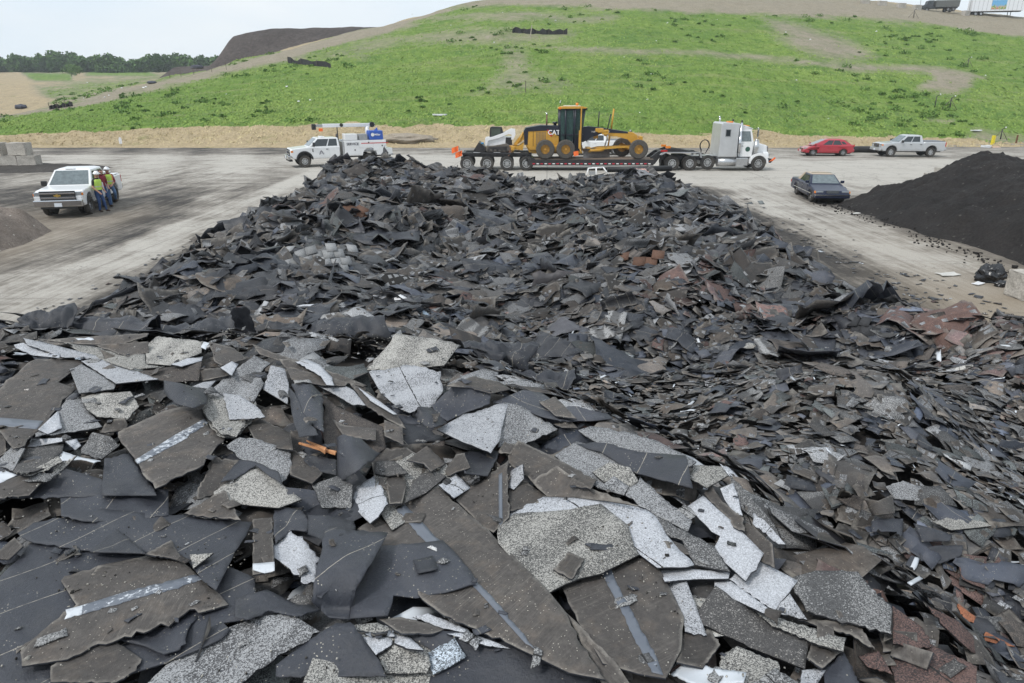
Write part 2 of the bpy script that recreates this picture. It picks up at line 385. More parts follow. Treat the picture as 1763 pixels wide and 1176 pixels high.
def hill_mat():
    m, nt, b = newmat('hill_soil_and_grass'); p = geo_pos(nt); s = sep(nt, attr(nt, 'zone'))
    n1 = noise_(nt, p, .08, 6, .6); n2 = noise_(nt, p, .55, 7, .7); n3 = noise_(nt, p, 3.2, 4, .7)
    g = ramp(nt, n2, [(.25, (.085, .15, .032)), (.42, (.135, .215, .045)), (.58, (.18, .265, .058)), (.75, (.25, .305, .11))])
    g = mixc(nt, ramp(nt, n1, [(.4, 0.), (.7, .6)]), g, mixc(nt, n2, (.05, .12, .03), (.10, .19, .05)))
    soil = mixc(nt, n2, (.21, .18, .14), (.36, .315, .25))
    tn = mixc(nt, n2, (.30, .24, .145), (.50, .40, .26))
    f = math_(nt, 'ADD', s[0], math_(nt, 'MULTIPLY', math_(nt, 'SUBTRACT', n2, .5), 1.1), True)
    f = ramp(nt, f, [(.18, 0.), (.9, .95)])
    pt = noise_(nt, scalev(nt, p, (.6, .35, .35)), 1.0, 8, .72)
    g = mixc(nt, ramp(nt, pt, [(.50, 0.), (.66, .75)]), g, (.075, .15, .035))
    g = mixc(nt, ramp(nt, pt, [(.32, .6), (.46, 0.)]), g, (.27, .34, .10))
    strk = noise_(nt, scalev(nt, p, (.05, .35, .35)), 1.0, 6, .65)
    g = mixc(nt, ramp(nt, strk, [(.52, 0.), (.72, .55)]), g, (.27, .26, .14))
    g = mixc(nt, ramp(nt, strk, [(.28, .5), (.44, 0.)]), g, (.075, .14, .035))
    c = mixc(nt, f, g, soil)
    f2 = ramp(nt, math_(nt, 'ADD', s[2], math_(nt, 'MULTIPLY', math_(nt, 'SUBTRACT', n2, .5), .5), True), [(.35, 0.), (.6, 1.)])
    tn = mixc(nt, ramp(nt, noise_(nt, p, .3, 5, .6), [(.6, 0.), (.72, .55)]), tn, (.16, .2, .06))
    c = mixc(nt, f2, c, tn)
    c = mixc(nt, 1, c, ramp(nt, n3, [(.25, .7), (.75, 1.28)]), 'MULTIPLY')
    nt.links.new(c, b.inputs['Base Color']); b.inputs['Roughness'].default_value = .95; b.inputs['Specular IOR Level'].default_value = .1
    bump(nt, b, math_(nt, 'ADD', n2, math_(nt, 'MULTIPLY', n3, .3)), .8, .5)
    return m
zone = np.stack([bare, dark, tan, np.ones_like(TZ)], -1)
hill = mesh_np('hillside', np.stack([TXg, TYg, TZ], -1).reshape(-1, 3), gridfaces(*TZ.shape), hill_mat(), attrs={'zone': zone.reshape(-1, 4)}, smooth=True)
tag(hill, 'long grassed landfill slope with bare tracks behind the yard', kind='structure')
def tgrid(arr, x, y):
    x = np.atleast_1d(np.asarray(x, float)); y = np.atleast_1d(np.asarray(y, float)); a = x / y
    j = np.clip((a - TA[0]) / (TA[1] - TA[0]), 0, len(TA) - 1.001); i = np.clip(np.interp(y, TY, np.arange(len(TY))), 0, len(TY) - 1.001)
    i0 = i.astype(int); j0 = j.astype(int); fi = i - i0; fj = j - j0
    return (arr[i0, j0] * (1 - fj) + arr[i0, j0 + 1] * fj) * (1 - fi) + (arr[i0 + 1, j0] * (1 - fj) + arr[i0 + 1, j0 + 1] * fj) * fi
def th(x, y): return float(tgrid(TZ, x, y)[0]) if y > 75 else 0.0
def on_hill(px, py):                 # point of the slope seen at a photo position
    d = ray(px, py)
    for Y in np.arange(76, 420, .5):
        z = HC + d.z / d.y * Y
        if z <= th(d.x / d.y * Y, Y): return Vector((d.x / d.y * Y, Y, th(d.x / d.y * Y, Y)))
    return yp(px, py, 180)

# ------------------------------------------------------------------ grass, weeds
def leafmat(name, c1, c2, up=0):
    m, nt, b = newmat(name); a = attr(nt, 'tint'); s = sep(nt, a)
    c = mixc(nt, s[0], c1, c2); c = mixc(nt, 1, c, ramp(nt, s[1], [(0, .85), (1, 1.15)]), 'MULTIPLY')
    nt.links.new(c, b.inputs['Base Color']); b.inputs['Roughness'].default_value = .8; b.inputs['Specular IOR Level'].default_value = .15
    if not up: return m
    g = N(nt, 'NewGeometry'); vm = N(nt, 'VectorMath'); vm.operation = 'ADD'; vm.inputs[1].default_value = (0, 0, up); nt.links.new(g.outputs['Normal'], vm.inputs[0])
    nm = N(nt, 'VectorMath'); nm.operation = 'NORMALIZE'; nt.links.new(vm.outputs[0], nm.inputs[0]); nt.links.new(nm.outputs[0], b.inputs['Normal'])
    return m
def tufts(name, n, Y0, Y1, h0, h1, wd, mat, keep, k=3, amax=.8, tintc=None):
    Y = Y0 * (Y1 / Y0) ** RNG.random(n); a = RNG.uniform(-amax, amax, n); X = a * Y
    kp = keep(X, Y); X, Y = X[kp], Y[kp]; n = len(X)
    Z = tgrid(TZ, X, Y)
    X = np.repeat(X, k) + RNG.normal(0, .18, n * k); Y = np.repeat(Y, k) + RNG.normal(0, .18, n * k); Z = np.repeat(Z, k)
    H = RNG.uniform(h0, h1, n * k); th_ = RNG.uniform(0, math.pi, n * k); W = H * wd
    lx_, ly_ = RNG.normal(0, 1.2, n * k) * H, RNG.uniform(.8, 2.4, n * k) * H
    cx, sx = np.cos(th_) * W, np.sin(th_) * W
    V = np.stack([np.stack([X - cx, Y - sx, Z - .1], -1), np.stack([X + cx, Y + sx, Z - .1], -1), np.stack([X + lx_ + cx * .35, Y + ly_ + sx * .35, Z + H], -1), np.stack([X + lx_ - cx * .45, Y + ly_ - sx * .45, Z + H * .9], -1)], 1)
    t = np.stack([np.repeat(np.clip(.5 + fbm(X[::k], Y[::k], .06, 61, 3) * 1.5 + RNG.normal(0, .15, n), 0, 1), k), RNG.random(n * k), RNG.random(n * k), np.ones(n * k)], -1)
    o = mesh_np(name, V.reshape(-1, 3), np.arange(n * k * 4).reshape(-1, 4), mat, attrs={'tint': np.repeat(t, 4, 0)})
    return o
gm = leafmat('grass_blades', (.145, .235, .05), (.215, .295, .075))
gr = tufts('grass', 46000, 82, 215, .08, .22, .8, gm, lambda X, Y: (tgrid(bare, X, Y) + RNG.normal(0, .16, len(X)) < .42) & (tgrid(tan, X, Y) < .35), 3)
tag(gr, 'bright green grass covering the landfill slope', 'grass', kind='stuff')
dg = tufts('dry_grass', 9000, 76, 90, .05, .15, .7, leafmat('dry_grass_blades', (.34, .27, .16), (.5, .42, .25)), lambda X, Y: (tgrid(tan, X, Y) > .5) & (Y > 77), 3)
tag(dg, 'straw coloured dry grass on the bank behind the yard', 'dry grass', kind='stuff')
def weeds():
    n = 1300; Y = 84 * (190 / 84) ** RNG.random(n); X = RNG.uniform(-.8, .8, n) * Y
    cl = vn(X, Y, .09, 71) + .5 * vn(X, Y, .3, 72)
    kp = (cl > .04) & (tgrid(tan, X, Y) < .3) & (tgrid(bare, X, Y) < .8); X, Y = X[kp], Y[kp]; n = len(X); k = 46
    Rr = .22 + .75 * RNG.random(n) ** 2.2; Z = tgrid(TZ, X, Y)
    d = RNG.normal(0, 1, (n, k, 3)); d /= np.linalg.norm(d, axis=2, keepdims=True); d[..., 2] = abs(d[..., 2])
    rr = RNG.random((n, k, 1)) ** .4
    P = d * rr * Rr[:, None, None] * np.array([1.3, 1.1, .75]) + np.stack([X, Y, Z], -1)[:, None]
    u = RNG.normal(0, 1, (n, k, 3)); u /= np.linalg.norm(u, axis=2, keepdims=True); v = np.cross(u, RNG.normal(0, 1, (n, k, 3))); v /= np.linalg.norm(v, axis=2, keepdims=True)
    s = RNG.uniform(.10, .22, (n, k, 1))
    V = np.stack([P - u * s, P + v * s * .7, P + u * s, P - v * s * .7], 2).reshape(-1, 3)
    t = np.concatenate([np.repeat(RNG.random((n, 1)), k, 1)[..., None], RNG.random((n, k, 2)), np.ones((n, k, 1))], -1).reshape(-1, 4)
    o = mesh_np('weeds', V, np.arange(len(V)).reshape(-1, 4), leafmat('weed_leaves', (.09, .17, .04), (.13, .23, .055)), attrs={'tint': np.repeat(t, 4, 0)})
    tag(o, 'dark green weed clumps dotted over the grass slope', 'weeds', kind='stuff')
weeds()

# ------------------------------------------------------------------ far wood and field shrub
def crown(cx, cy, cz, rx, rz, k, s0, s1):
    nl_ = 9; lob = RNG.normal(0, 1, (nl_, 3)); lob /= np.linalg.norm(lob, axis=1, keepdims=True); lob *= RNG.uniform(.35, .75, (nl_, 1)); lob[:, 2] *= .9
    li = RNG.integers(0, nl_, k); d = RNG.normal(0, 1, (k, 3)); d /= np.linalg.norm(d, axis=1, keepdims=True)
    P = lob[li] + d * (RNG.random((k, 1)) ** .35) * .46
    P = P * [rx, rx, rz] + [cx, cy, cz]
    u = RNG.normal(0, 1, (k, 3)); u /= np.linalg.norm(u, axis=1, keepdims=True); v = np.cross(u, RNG.normal(0, 1, (k, 3))); v /= np.linalg.norm(v, axis=1, keepdims=True)
    s = RNG.uniform(s0, s1, (k, 1))
    V = np.stack([P - u * s, P + v * s * .8, P + u * s, P - v * s * .8], 1).reshape(-1, 3)
    t = np.concatenate([np.full((k, 1), RNG.random()), np.clip(.5 + .5 * RNG.normal(0, 1, (k, 1)), 0, 1), np.repeat(lob[li][:, 2:3], 1, 1), np.ones((k, 1))], -1)
    return V, np.repeat(t, 4, 0)
lm = leafmat('tree_leaves', (.05, .105, .03), (.10, .18, .045))
bark = simple('bark', (.12, .095, .07), .9, bmp=.5)
def wood():
    Vs, Ts = [], []
    for i in range(240):
        px = RNG.uniform(-260, 425); a = (px - 881.5) / F / 1.08; Y = RNG.uniform(410, 470)
        top = np.interp(px, [-300, 0, 80, 150, 230, 320, 380, 430], [97, 93, 86, 90, 96, 90, 90, 95]) + RNG.normal(0, 3.0)
        zt = HC - slope_of(top) * 420; zb = float(tgrid(TZ, a * Y, Y)[0]) - 1
        h = max(zt - zb, 6) * RNG.uniform(.70, .98); r = RNG.uniform(5, 8.5)
        V, T = crown(a * Y, Y, zb + h * .5, r, h * .56, 1000, .45, 1.0); Vs.append(V); Ts.append(T)
    V = np.concatenate(Vs); T = np.concatenate(Ts)
    o = mesh_np('treeline', V, np.arange(len(V)).reshape(-1, 4), lm, attrs={'tint': T})
    tag(o, 'hazy dark green wood along the far edge of the bare field', 'wood', kind='stuff')
wood()
def bush(px, pyb, Y, r, h, label, n=900):
    b = yp(px, pyb, Y); z = th(b.x, Y)
    root = empty('bush', label, 'bush', (b.x, Y, z))
    V, T = crown(0, 0, h * .5, r, h * .5, n, .12, .38)
    mesh_np('crown', V, np.arange(len(V)).reshape(-1, 4), leafmat('bush_leaves', (.06, .125, .025), (.10, .18, .04)), attrs={'tint': T}, parent=root)
    MB().cyl((0, 0, -.5), (.1, 0, h * .5), .14, bark, .07, n=7).cyl((0, 0, .1), (.7, .2, h * .6), .08, bark, .04, n=6).cyl((0, 0, .1), (-.6, -.1, h * .65), .08, bark, .04, n=6).build('trunk', root)
bush(123, 131, 330, 5.2, 6.0, 'round light green bush standing alone in front of the far wood')
bush(312, 118, 175, 1.3, 1.5, 'small bush on the track edge below the brown stockpile', 260)

# ------------------------------------------------------------------ stockpiles
def heapmat(name, c1, c2, sc=1.0, rough=.95, bm=.8, fleck=None):
    m, nt, b = newmat(name); p = geo_pos(nt)
    n1 = noise_(nt, p, .5 * sc, 7, .65); n2 = noise_(nt, p, 9 * sc, 5, .75)
    c = mixc(nt, ramp(nt, n1, [(.3, 0.), (.7, 1.)]), c1, c2)
    c = mixc(nt, 1, c, ramp(nt, n2, [(.3, .6), (.7, 1.45)]), 'MULTIPLY')
    if fleck:
        vo = N(nt, 'TexVoronoi'); vo.inputs['Scale'].default_value = 5 * sc; nt.links.new(p, vo.inputs['Vector'])
        s = sep(nt, vo.outputs['Color']); f = math_(nt, 'MULTIPLY', math_(nt, 'GREATER_THAN', s[0], .93), math_(nt, 'LESS_THAN', vo.outputs['Distance'], .32))
        c = mixc(nt, f, c, fleck)
    nt.links.new(c, b.inputs['Base Color']); b.inputs['Roughness'].default_value = rough; b.inputs['Specular IOR Level'].default_value = .15
    bump(nt, b, math_(nt, 'ADD', n1, math_(nt, 'MULTIPLY', n2, .5)), bm, .12 / sc)
    return m
def heap_obj(name, x0, x1, y0, y1, res, hf, mat, label, cat='stockpile'):
    xs = np.arange(x0, x1 + res / 2, res); ys = np.arange(y0, y1 + res / 2, res); X, Y = np.meshgrid(xs, ys); Z = hf(X, Y)
    o = mesh_np(name, np.stack([X, Y, Z], -1).reshape(-1, 3), gridfaces(*X.shape), mat, smooth=True)
    return tag(o, label, cat)
def edge_d(X, Y, x0, x1, y0, y1, wob=1.0, seed=0):
    d = np.minimum(np.minimum(X - x0, x1 - X), np.minimum(Y - y0, y1 - Y))
    cx = np.minimum(X - x0, x1 - X); cy = np.minimum(Y - y0, y1 - Y)
    k = 5; cc = np.clip((k - cx) / k, 0, 1) ** 2 + np.clip((k - cy) / k, 0, 1) ** 2     # rounded corners
    return d - np.clip(np.sqrt(cc) - 1, 0, 1) * k + wob * fbm(X, Y, .3, seed, 4)
def black_h(X, Y):
    d = np.minimum(edge_d(X, Y, 17.2, 38, 18.5, 48.0, 1.0, 81), (36.3 + (X - 17) * .46 - Y) / 1.1 + .6 * fbm(X, Y, .4, 86, 3))
    dd_ = np.maximum(d, 0); h = np.where(d > 0, 2.6 * np.tanh(dd_ * .235), d * .3)
    h += .25 * np.exp(-(np.maximum(d, 0) - 1.3) ** 2 / .4) * (d > 0)
    h += .85 * np.exp(-(np.hypot((X - 23.3) / 2.0, (Y - 35.2) / 1.8)) ** 2) + .35 * np.exp(-(np.hypot((X - 25) / .8, (Y - 36) / .8)) ** 2)
    h += sstep(0, 1.5, d) * (.34 * fbm(X, Y, .5, 83, 5, .6) + .17 * fbm(X, Y, 2.6, 85, 3, .7))
    return h + .04 * fbm(X, Y, 4, 88, 2) - .05
heap_obj('ground_shingle_stockpile', 15.5, 38, 17, 46, .13, black_h, heapmat('black_grit', (.020, .019, .019), (.034, .031, .030), 1.3, fleck=(.07, .065, .06)), 'fine black ground shingle heap on the right of the yard')
def gravel_h(X, Y):
    d = edge_d(X, Y, -40, -18.7, 15, 29.6, .9, 91)
    return np.where(d > 0, 1.65 * np.tanh(np.maximum(d, 0) * .42), d * .3) + sstep(0, 1, d) * (.34 * fbm(X, Y, .6, 93, 4, .6) + .06 * fbm(X, Y, 3.5, 95, 3, .7)) - .03
heap_obj('crushed_stone_heap', -41, -16.5, 13, 34, .14, gravel_h, heapmat('crushed_stone', (.13, .108, .092), (.26, .22, .19), 1.6, fleck=(.45, .42, .38)), 'low brownish grey gravel heap at the left beside the white pickup', 'gravel heap')
def mound_h(X, Y):
    t = ((X / 235.) * F * 1.08 + 881.5)                   # photo column of the face
    top = np.interp(t, [330, 380, 398, 418, 440, 490, 600, 760, 900], [116, 113, 96, 64, 58, 51, 49, 49, 60])
    z = HC - slope_of(top) * 235 + .5 * fbm(X, Y, .2, 97, 3)
    base = tgrid(TZ, X.ravel(), Y.ravel()).reshape(X.shape)
    f = np.minimum(sstep(205, 232, Y), sstep(300, 270, Y))
    return base - 1.5 + np.maximum(z - base + 1.5, 0) * f
heap_obj('soil_stockpile', -104, -10, 200, 304, 1.3, mound_h, heapmat('dark_brown_soil', (.060, .050, .046), (.105, .089, .081), .12, bm=1.0), 'flat topped dark brown soil mound behind the shoulder of the grass hill')
def berm_h(X, Y):
    d = 1 - np.hypot((X + 38) / 6.6, (Y - 54.5) / 3.4)
    return np.where(d > 0, 1.0 * np.abs(d) ** .8, d) * .42 + .08 * fbm(X, Y, 1.2, 99, 4) - .02
heap_obj('dark_dirt_heap', -47, -28, 49, 61, .25, berm_h, heapmat('dark_dirt', (.05, .046, .043), (.085, .078, .072), 1.2), 'low dark dirt heap under the stacked concrete blocks', 'dirt heap')

def heap_lumps():
    rs = np.random.default_rng(31); n = 420; t = rs.random(n); side = rs.random(n) < .7
    X = np.where(side, 16.9 - np.abs(rs.normal(0, .5, n)) ** 1.2 + rs.normal(0, .15, n), 17 + t * 12); Y = np.where(side, 19.5 + t * 17, 36.3 + (X - 17) * .46 + rs.normal(.2, .4, n)); s = rs.uniform(.01, .045, n) * np.where(rs.random(n) < .06, 2.2, 1)
    Z = np.maximum(black_h(X, Y), 0); cube = np.array([(a, b, c) for a in (-1, 1) for b in (-1, 1) for c in (-1, 1)], float); cf = np.array([(0, 1, 3, 2), (4, 6, 7, 5), (0, 4, 5, 1), (2, 3, 7, 6), (0, 2, 6, 4), (1, 5, 7, 3)])
    V = cube[None] * (s[:, None, None] * rs.uniform(.5, 1.2, (n, 1, 3))) * rs.uniform(.55, 1.2, (n, 8, 1)) + np.stack([X, Y, Z + s * .4], -1)[:, None]
    a = rs.uniform(0, 3, n); o = mesh_np('grit_lumps', V.reshape(-1, 3), (cf[None] + (np.arange(n) * 8)[:, None, None]).reshape(-1, 4), bpy.data.materials['black_grit']); tag(o, 'loose black lumps rolled out along the base of the black heap', 'lumps', kind='stuff')
heap_lumps()
# ================================================================== THE SHINGLE HEAP
MT = HC - 1.65
CREST = [(-7.5, 4.2), (-5, 4.7), (-3.5, 4.95), (-2.5, 4.85), (-1.2, 4.6), (-.4, 4.4), (0.0, 3.85), (.4, 3.5), (.9, 2.85), (1.1, 2.35), (1.32, 2.0), (1.3, 1.6), (1.9, .8), (3, 0), (4, -3.5), (-7.5, -3.5)]
def sdist(X, Y, poly):
    ins = np.zeros(X.shape, bool); dm = np.full(X.shape, 1e9); n = len(poly)
    for i in range(n):
        x1, y1 = poly[i]; x2, y2 = poly[(i + 1) % n]
        ins ^= ((y1 > Y) != (y2 > Y)) & (X < (x2 - x1) * (Y - y1) / ((y2 - y1) + 1e-12) + x1)
        t = np.clip(((X - x1) * (x2 - x1) + (Y - y1) * (y2 - y1)) / ((x2 - x1) ** 2 + (y2 - y1) ** 2), 0, 1)
        dm = np.minimum(dm, np.hypot(X - x1 - t * (x2 - x1), Y - y1 - t * (y2 - y1)))
    return np.where(ins, -dm, dm)
def mound(X, Y): return MT + .11 * fbm(X, Y, .8, 101, 2, .4)
HUMPS = [(-7.9, 37, 2.8, 3.2, 1.0), (-2, 38, 4, 2.5, .12), (4.5, 39, 2.2, 1.8, .35), (6.6, 38, 1.6, 2.4, .25), (-8.6, 26, 1.6, 5, .35), (-5.2, 13, 2.0, 2.5, .35), (-5, 20, 2.4, 3.5, .5), (-4.5, 30, 3.5, 4, .35),
         (7.0, 21, 1.4, 3.0, .55), (6.0, 14.5, 2.0, 2.0, .4), (6.6, 11.0, 1.1, 1.5, .4), (7.2, 8.4, 1.4, 1.3, .55), (3.6, 6.3, .9, .7, .28), (1.5, 10, 3, 2.5, -.35),
         (-3, 22, 2.4, 2.2, .5), (3.5, 18, 2.2, 1.6, .55), (2, 14, 3, 1.6, -.35), (-2.5, 9, 1.8, 1.4, .35), (4.2, 28, 2.6, 2, .4), (-3.5, 31, 3, 1.5, -.3), (1.5, 24, 2.5, 1.5, -.3)]
def low(X, Y):
    p = np.interp(Y, [-5, 4, 7, 10, 16, 25, 33, 39, 43.0], [2.6, 2.5, 2.25, 2.0, 1.75, 1.4, 1.0, .75, -.15])
    r = 0
    for (cx, cy, sx, sy, h) in HUMPS: r = r + h * np.exp(-((X - cx) / sx) ** 2 - ((Y - cy) / sy) ** 2)
    r = r + .75 * fbm(X, Y, .16, 105, 3) + .42 * fbm(X, Y, .55, 107, 3, .6)
    e = np.abs(X) + .9 * fbm(X, Y, .28, 109, 3)
    ed0 = np.where(X < 0, 6.3 + 2.3 * sstep(12, 30, Y), 5.7 + 1.5 * sstep(16, 33, Y) + 1.0 * sstep(11, 8, Y))
    ef = 1 - np.clip((e - ed0) / 3.5, 0, 1.05) ** 1.35
    return (p + r) * ef * np.where(Y > 40, 1 - .0 * Y, 1) - (ef < .001) * .2
def heap(X, Y):
    X = np.asarray(X, float); Y = np.asarray(Y, float)
    d = sdist(X, Y, CREST); l = low(X, Y); m = mound(X, Y)
    f = np.where(d < 0, 1.0, np.exp(-(np.maximum(d, 0) / .95) ** 1.6))
    return l + (m - l) * f
def hnorm(X, Y, e=.25):
    n = np.stack([-(heap(X + e, Y) - heap(X - e, Y)) / (2 * e), -(heap(X, Y + e) - heap(X, Y - e)) / (2 * e), np.ones_like(X)], -1)
    return n / np.linalg.norm(n, axis=-1, keepdims=True)

# ---- shingle materials; tint = colour of the piece, par = (light granule share, band or chalk line, rim, seed)
def sh_common(nt):
    t = N(nt, 'Attribute'); t.attribute_name = 'tint'; p = N(nt, 'Attribute'); p.attribute_name = 'par'
    ps = sep(nt, p.outputs['Color']); uv = N(nt, 'UVMap').outputs[0]
    cx = N(nt, 'CombineXYZ'); sx = N(nt, 'SeparateXYZ'); nt.links.new(uv, sx.inputs[0])
    nt.links.new(sx.outputs[0], cx.inputs[0]); nt.links.new(sx.outputs[1], cx.inputs[1])
    nt.links.new(math_(nt, 'MULTIPLY', p.outputs['Alpha'], 37.0), cx.inputs[2])
    return t.outputs['Color'], ps, cx.outputs[0], sx.outputs, p.outputs['Alpha']
def m_back():
    m, nt, b = newmat('shingle_back'); t, ps, v, s, sd_ = sh_common(nt)
    n1 = noise_(nt, v, 5, 6, .6); n2 = noise_(nt, v, 60, 4, .7); n3 = noise_(nt, v, 320, 2, .6)
    c = mixc(nt, n1, (.038, .035, .034), (.084, .075, .069))
    c = mixc(nt, ramp(nt, noise_(nt, v, 9, 3, .6, 0), [(.52, 0.), (.75, .5)]), c, (.135, .108, .086))
    c = mixc(nt, 1, c, ramp(nt, n2, [(.3, .78), (.7, 1.25)]), 'MULTIPLY')
    sc_ = noise_(nt, scalev(nt, v, (4, 90, 1), rot=(0, 0, .15)), 2.2, 5, .7)
    pat = noise_(nt, v, 2.6, 4, .6)
    c = mixc(nt, math_(nt, 'MULTIPLY', ramp(nt, sc_, [(.52, 0.), (.70, .36)]), ramp(nt, pat, [(.42, .15), (.62, 1.)])), c, (.235, .215, .19))
    c = mixc(nt, ramp(nt, noise_(nt, v, 17, 6, .75), [(.50, 0.), (.72, .32)]), c, (.15, .138, .125))
    c = mixc(nt, ramp(nt, noise_(nt, scalev(nt, v, (1, 1, 1), off=(5, 2, 1)), 3.4, 5, .65), [(.55, 0.), (.72, .6)]), c, (.045, .043, .043))
    vo = N(nt, 'TexVoronoi'); vo.inputs['Scale'].default_value = 130; nt.links.new(v, vo.inputs['Vector'])
    vs = sep(nt, vo.outputs['Color'])
    f = math_(nt, 'MULTIPLY', math_(nt, 'GREATER_THAN', vs[0], .86), math_(nt, 'LESS_THAN', vo.outputs['Distance'], .22))
    f = math_(nt, 'MULTIPLY', f, ramp(nt, noise_(nt, v, 7, 2), [(.4, .25), (.62, 1.)]))
    c = mixc(nt, f, c, (.45, .42, .36))
    c = mixc(nt, 1, c, t, 'MULTIPLY')
    rim = ramp(nt, math_(nt, 'ADD', ps[2], math_(nt, 'MULTIPLY', math_(nt, 'SUBTRACT', n2, .5), .5)), [(.45, 0.), (.9, .8)])
    rim = math_(nt, 'MULTIPLY', rim, ramp(nt, noise_(nt, v, 8, 4, .7), [(.40, .12), (.6, 1.)]))
    c = mixc(nt, rim, c, (.26, .24, .215))
    nt.links.new(c, b.inputs['Base Color']); b.inputs['Roughness'].default_value = .72; b.inputs['Specular IOR Level'].default_value = .35
    bump(nt, b, math_(nt, 'ADD', math_(nt, 'ADD', n2, n3), math_(nt, 'MULTIPLY', noise_(nt, v, 14, 4, .6), 4.0)), .5, .005); return m
def m_gran():
    m, nt, b = newmat('shingle_granules'); t, ps, v, s, sd_ = sh_common(nt)
    vo = N(nt, 'TexVoronoi'); vo.inputs['Scale'].default_value = 300; nt.links.new(v, vo.inputs['Vector']); vs = sep(nt, vo.outputs['Color'])
    nl = noise_(nt, v, 4.5, 6, .62); nm = noise_(nt, v, 26, 4, .65)
    vv = math_(nt, 'MULTIPLY', s[1], 4.2); fr = math_(nt, 'FRACT', math_(nt, 'ADD', vv, math_(nt, 'MULTIPLY', math_(nt, 'SUBTRACT', nl, .5), .5)))
    band = math_(nt, 'MULTIPLY', math_(nt, 'SUBTRACT', ramp(nt, fr, [(.35, 0.), (.55, 1.), (.80, 1.), (1., 0.)]), .5), ps[1])
    thr = math_(nt, 'ADD', ps[0], band)
    thr = math_(nt, 'ADD', thr, math_(nt, 'MULTIPLY', math_(nt, 'SUBTRACT', nl, .5), .55))
    thr = math_(nt, 'ADD', thr, math_(nt, 'MULTIPLY', math_(nt, 'SUBTRACT', nm, .5), .6))
    f = math_(nt, 'LESS_THAN', vs[0], thr); f = ramp(nt, f, [(0, .13), (1, .93)])
    lightc = mixc(nt, 1, t, ramp(nt, vs[1], [(0, .62), (1, 1.2)]), 'MULTIPLY')
    darkc = mixc(nt, 1, mixc(nt, .35, (.035, .036, .042), t), ramp(nt, vs[2], [(0, .35), (1, .9)]), 'MULTIPLY')
    c = mixc(nt, f, mixc(nt, vs[1], (.04, .04, .042), darkc), lightc)
    tab = math_(nt, 'FRACT', math_(nt, 'MULTIPLY', s[0], 3.3))
    slit = math_(nt, 'MULTIPLY', math_(nt, 'LESS_THAN', math_(nt, 'ADD', tab, math_(nt, 'MULTIPLY', math_(nt, 'SUBTRACT', nm, .5), .06)), .018), math_(nt, 'GREATER_THAN', ps[1], .45))
    c = mixc(nt, slit, c, (.03, .03, .03))
    nt.links.new(c, b.inputs['Base Color']); b.inputs['Roughness'].default_value = .85; b.inputs['Specular IOR Level'].default_value = .2
    bump(nt, b, vo.outputs['Distance'], .5, .003); return m
def m_felt():
    m, nt, b = newmat('felt'); t, ps, v, s, sd_ = sh_common(nt)
    n1 = noise_(nt, v, 5, 5, .6); n2 = noise_(nt, v, 95, 4, .7); n4 = noise_(nt, v, 420, 2, .7)
    c = mixc(nt, n1, (.020, .022, .028), (.045, .049, .063))
    c = mixc(nt, 1, c, ramp(nt, n2, [(.3, .85), (.7, 1.18)]), 'MULTIPLY'); c = mixc(nt, 1, c, t, 'MULTIPLY')
    fr = math_(nt, 'FRACT', math_(nt, 'ADD', math_(nt, 'MULTIPLY', s[0], 5.0), math_(nt, 'MULTIPLY', noise_(nt, v, 3, 3), .12)))
    ln = math_(nt, 'MULTIPLY', math_(nt, 'LESS_THAN', fr, .014), math_(nt, 'GREATER_THAN', ps[1], .5))
    ln = math_(nt, 'MULTIPLY', ln, ramp(nt, noise_(nt, v, 40, 3), [(.35, .35), (.5, 1.)]))
    c = mixc(nt, ln, c, (.34, .31, .26))
    vo = N(nt, 'TexVoronoi'); vo.inputs['Scale'].default_value = 120; nt.links.new(v, vo.inputs['Vector']); vs = sep(nt, vo.outputs['Color'])
    f = math_(nt, 'MULTIPLY', math_(nt, 'GREATER_THAN', vs[0], .80), math_(nt, 'LESS_THAN', vo.outputs['Distance'], .26))
    f = math_(nt, 'MULTIPLY', f, ramp(nt, noise_(nt, v, 5, 5, .7), [(.50, .0), (.58, 1.)]))
    c = mixc(nt, ramp(nt, noise_(nt, scalev(nt, v, (1, 1, 1), off=(3, 1, 4)), 4, 6, .7), [(.52, 0.), (.78, .35)]), c, (.10, .097, .095))
    c = mixc(nt, f, c, (.40, .37, .31))
    nt.links.new(c, b.inputs['Base Color']); b.inputs['Roughness'].default_value = .47; b.inputs['Specular IOR Level'].default_value = .55
    bump(nt, b, math_(nt, 'ADD', math_(nt, 'ADD', n2, n4), math_(nt, 'MULTIPLY', noise_(nt, v, 9, 5, .6), 6.0)), .5, .005); return m
def m_tape():
    m, nt, b = newmat('adhesive_tape'); t, ps, v, s, sd_ = sh_common(nt)
    n1 = noise_(nt, v, 45, 6, .75); n0 = noise_(nt, v, 8, 3)
    f = ramp(nt, math_(nt, 'ADD', n1, math_(nt, 'MULTIPLY', math_(nt, 'SUBTRACT', ps[0], .5), .7)), [(.5, 0.), (.56, 1.)])
    c = mixc(nt, f, mixc(nt, n0, (.085, .10, .13), (.16, .175, .20)), (.55, .58, .62)); c = mixc(nt, 1, c, t, 'MULTIPLY')
    nt.links.new(c, b.inputs['Base Color']); b.inputs['Roughness'].default_value = .42; return m
SM4 = [m_back(), m_gran(), m_felt(), m_tape()]

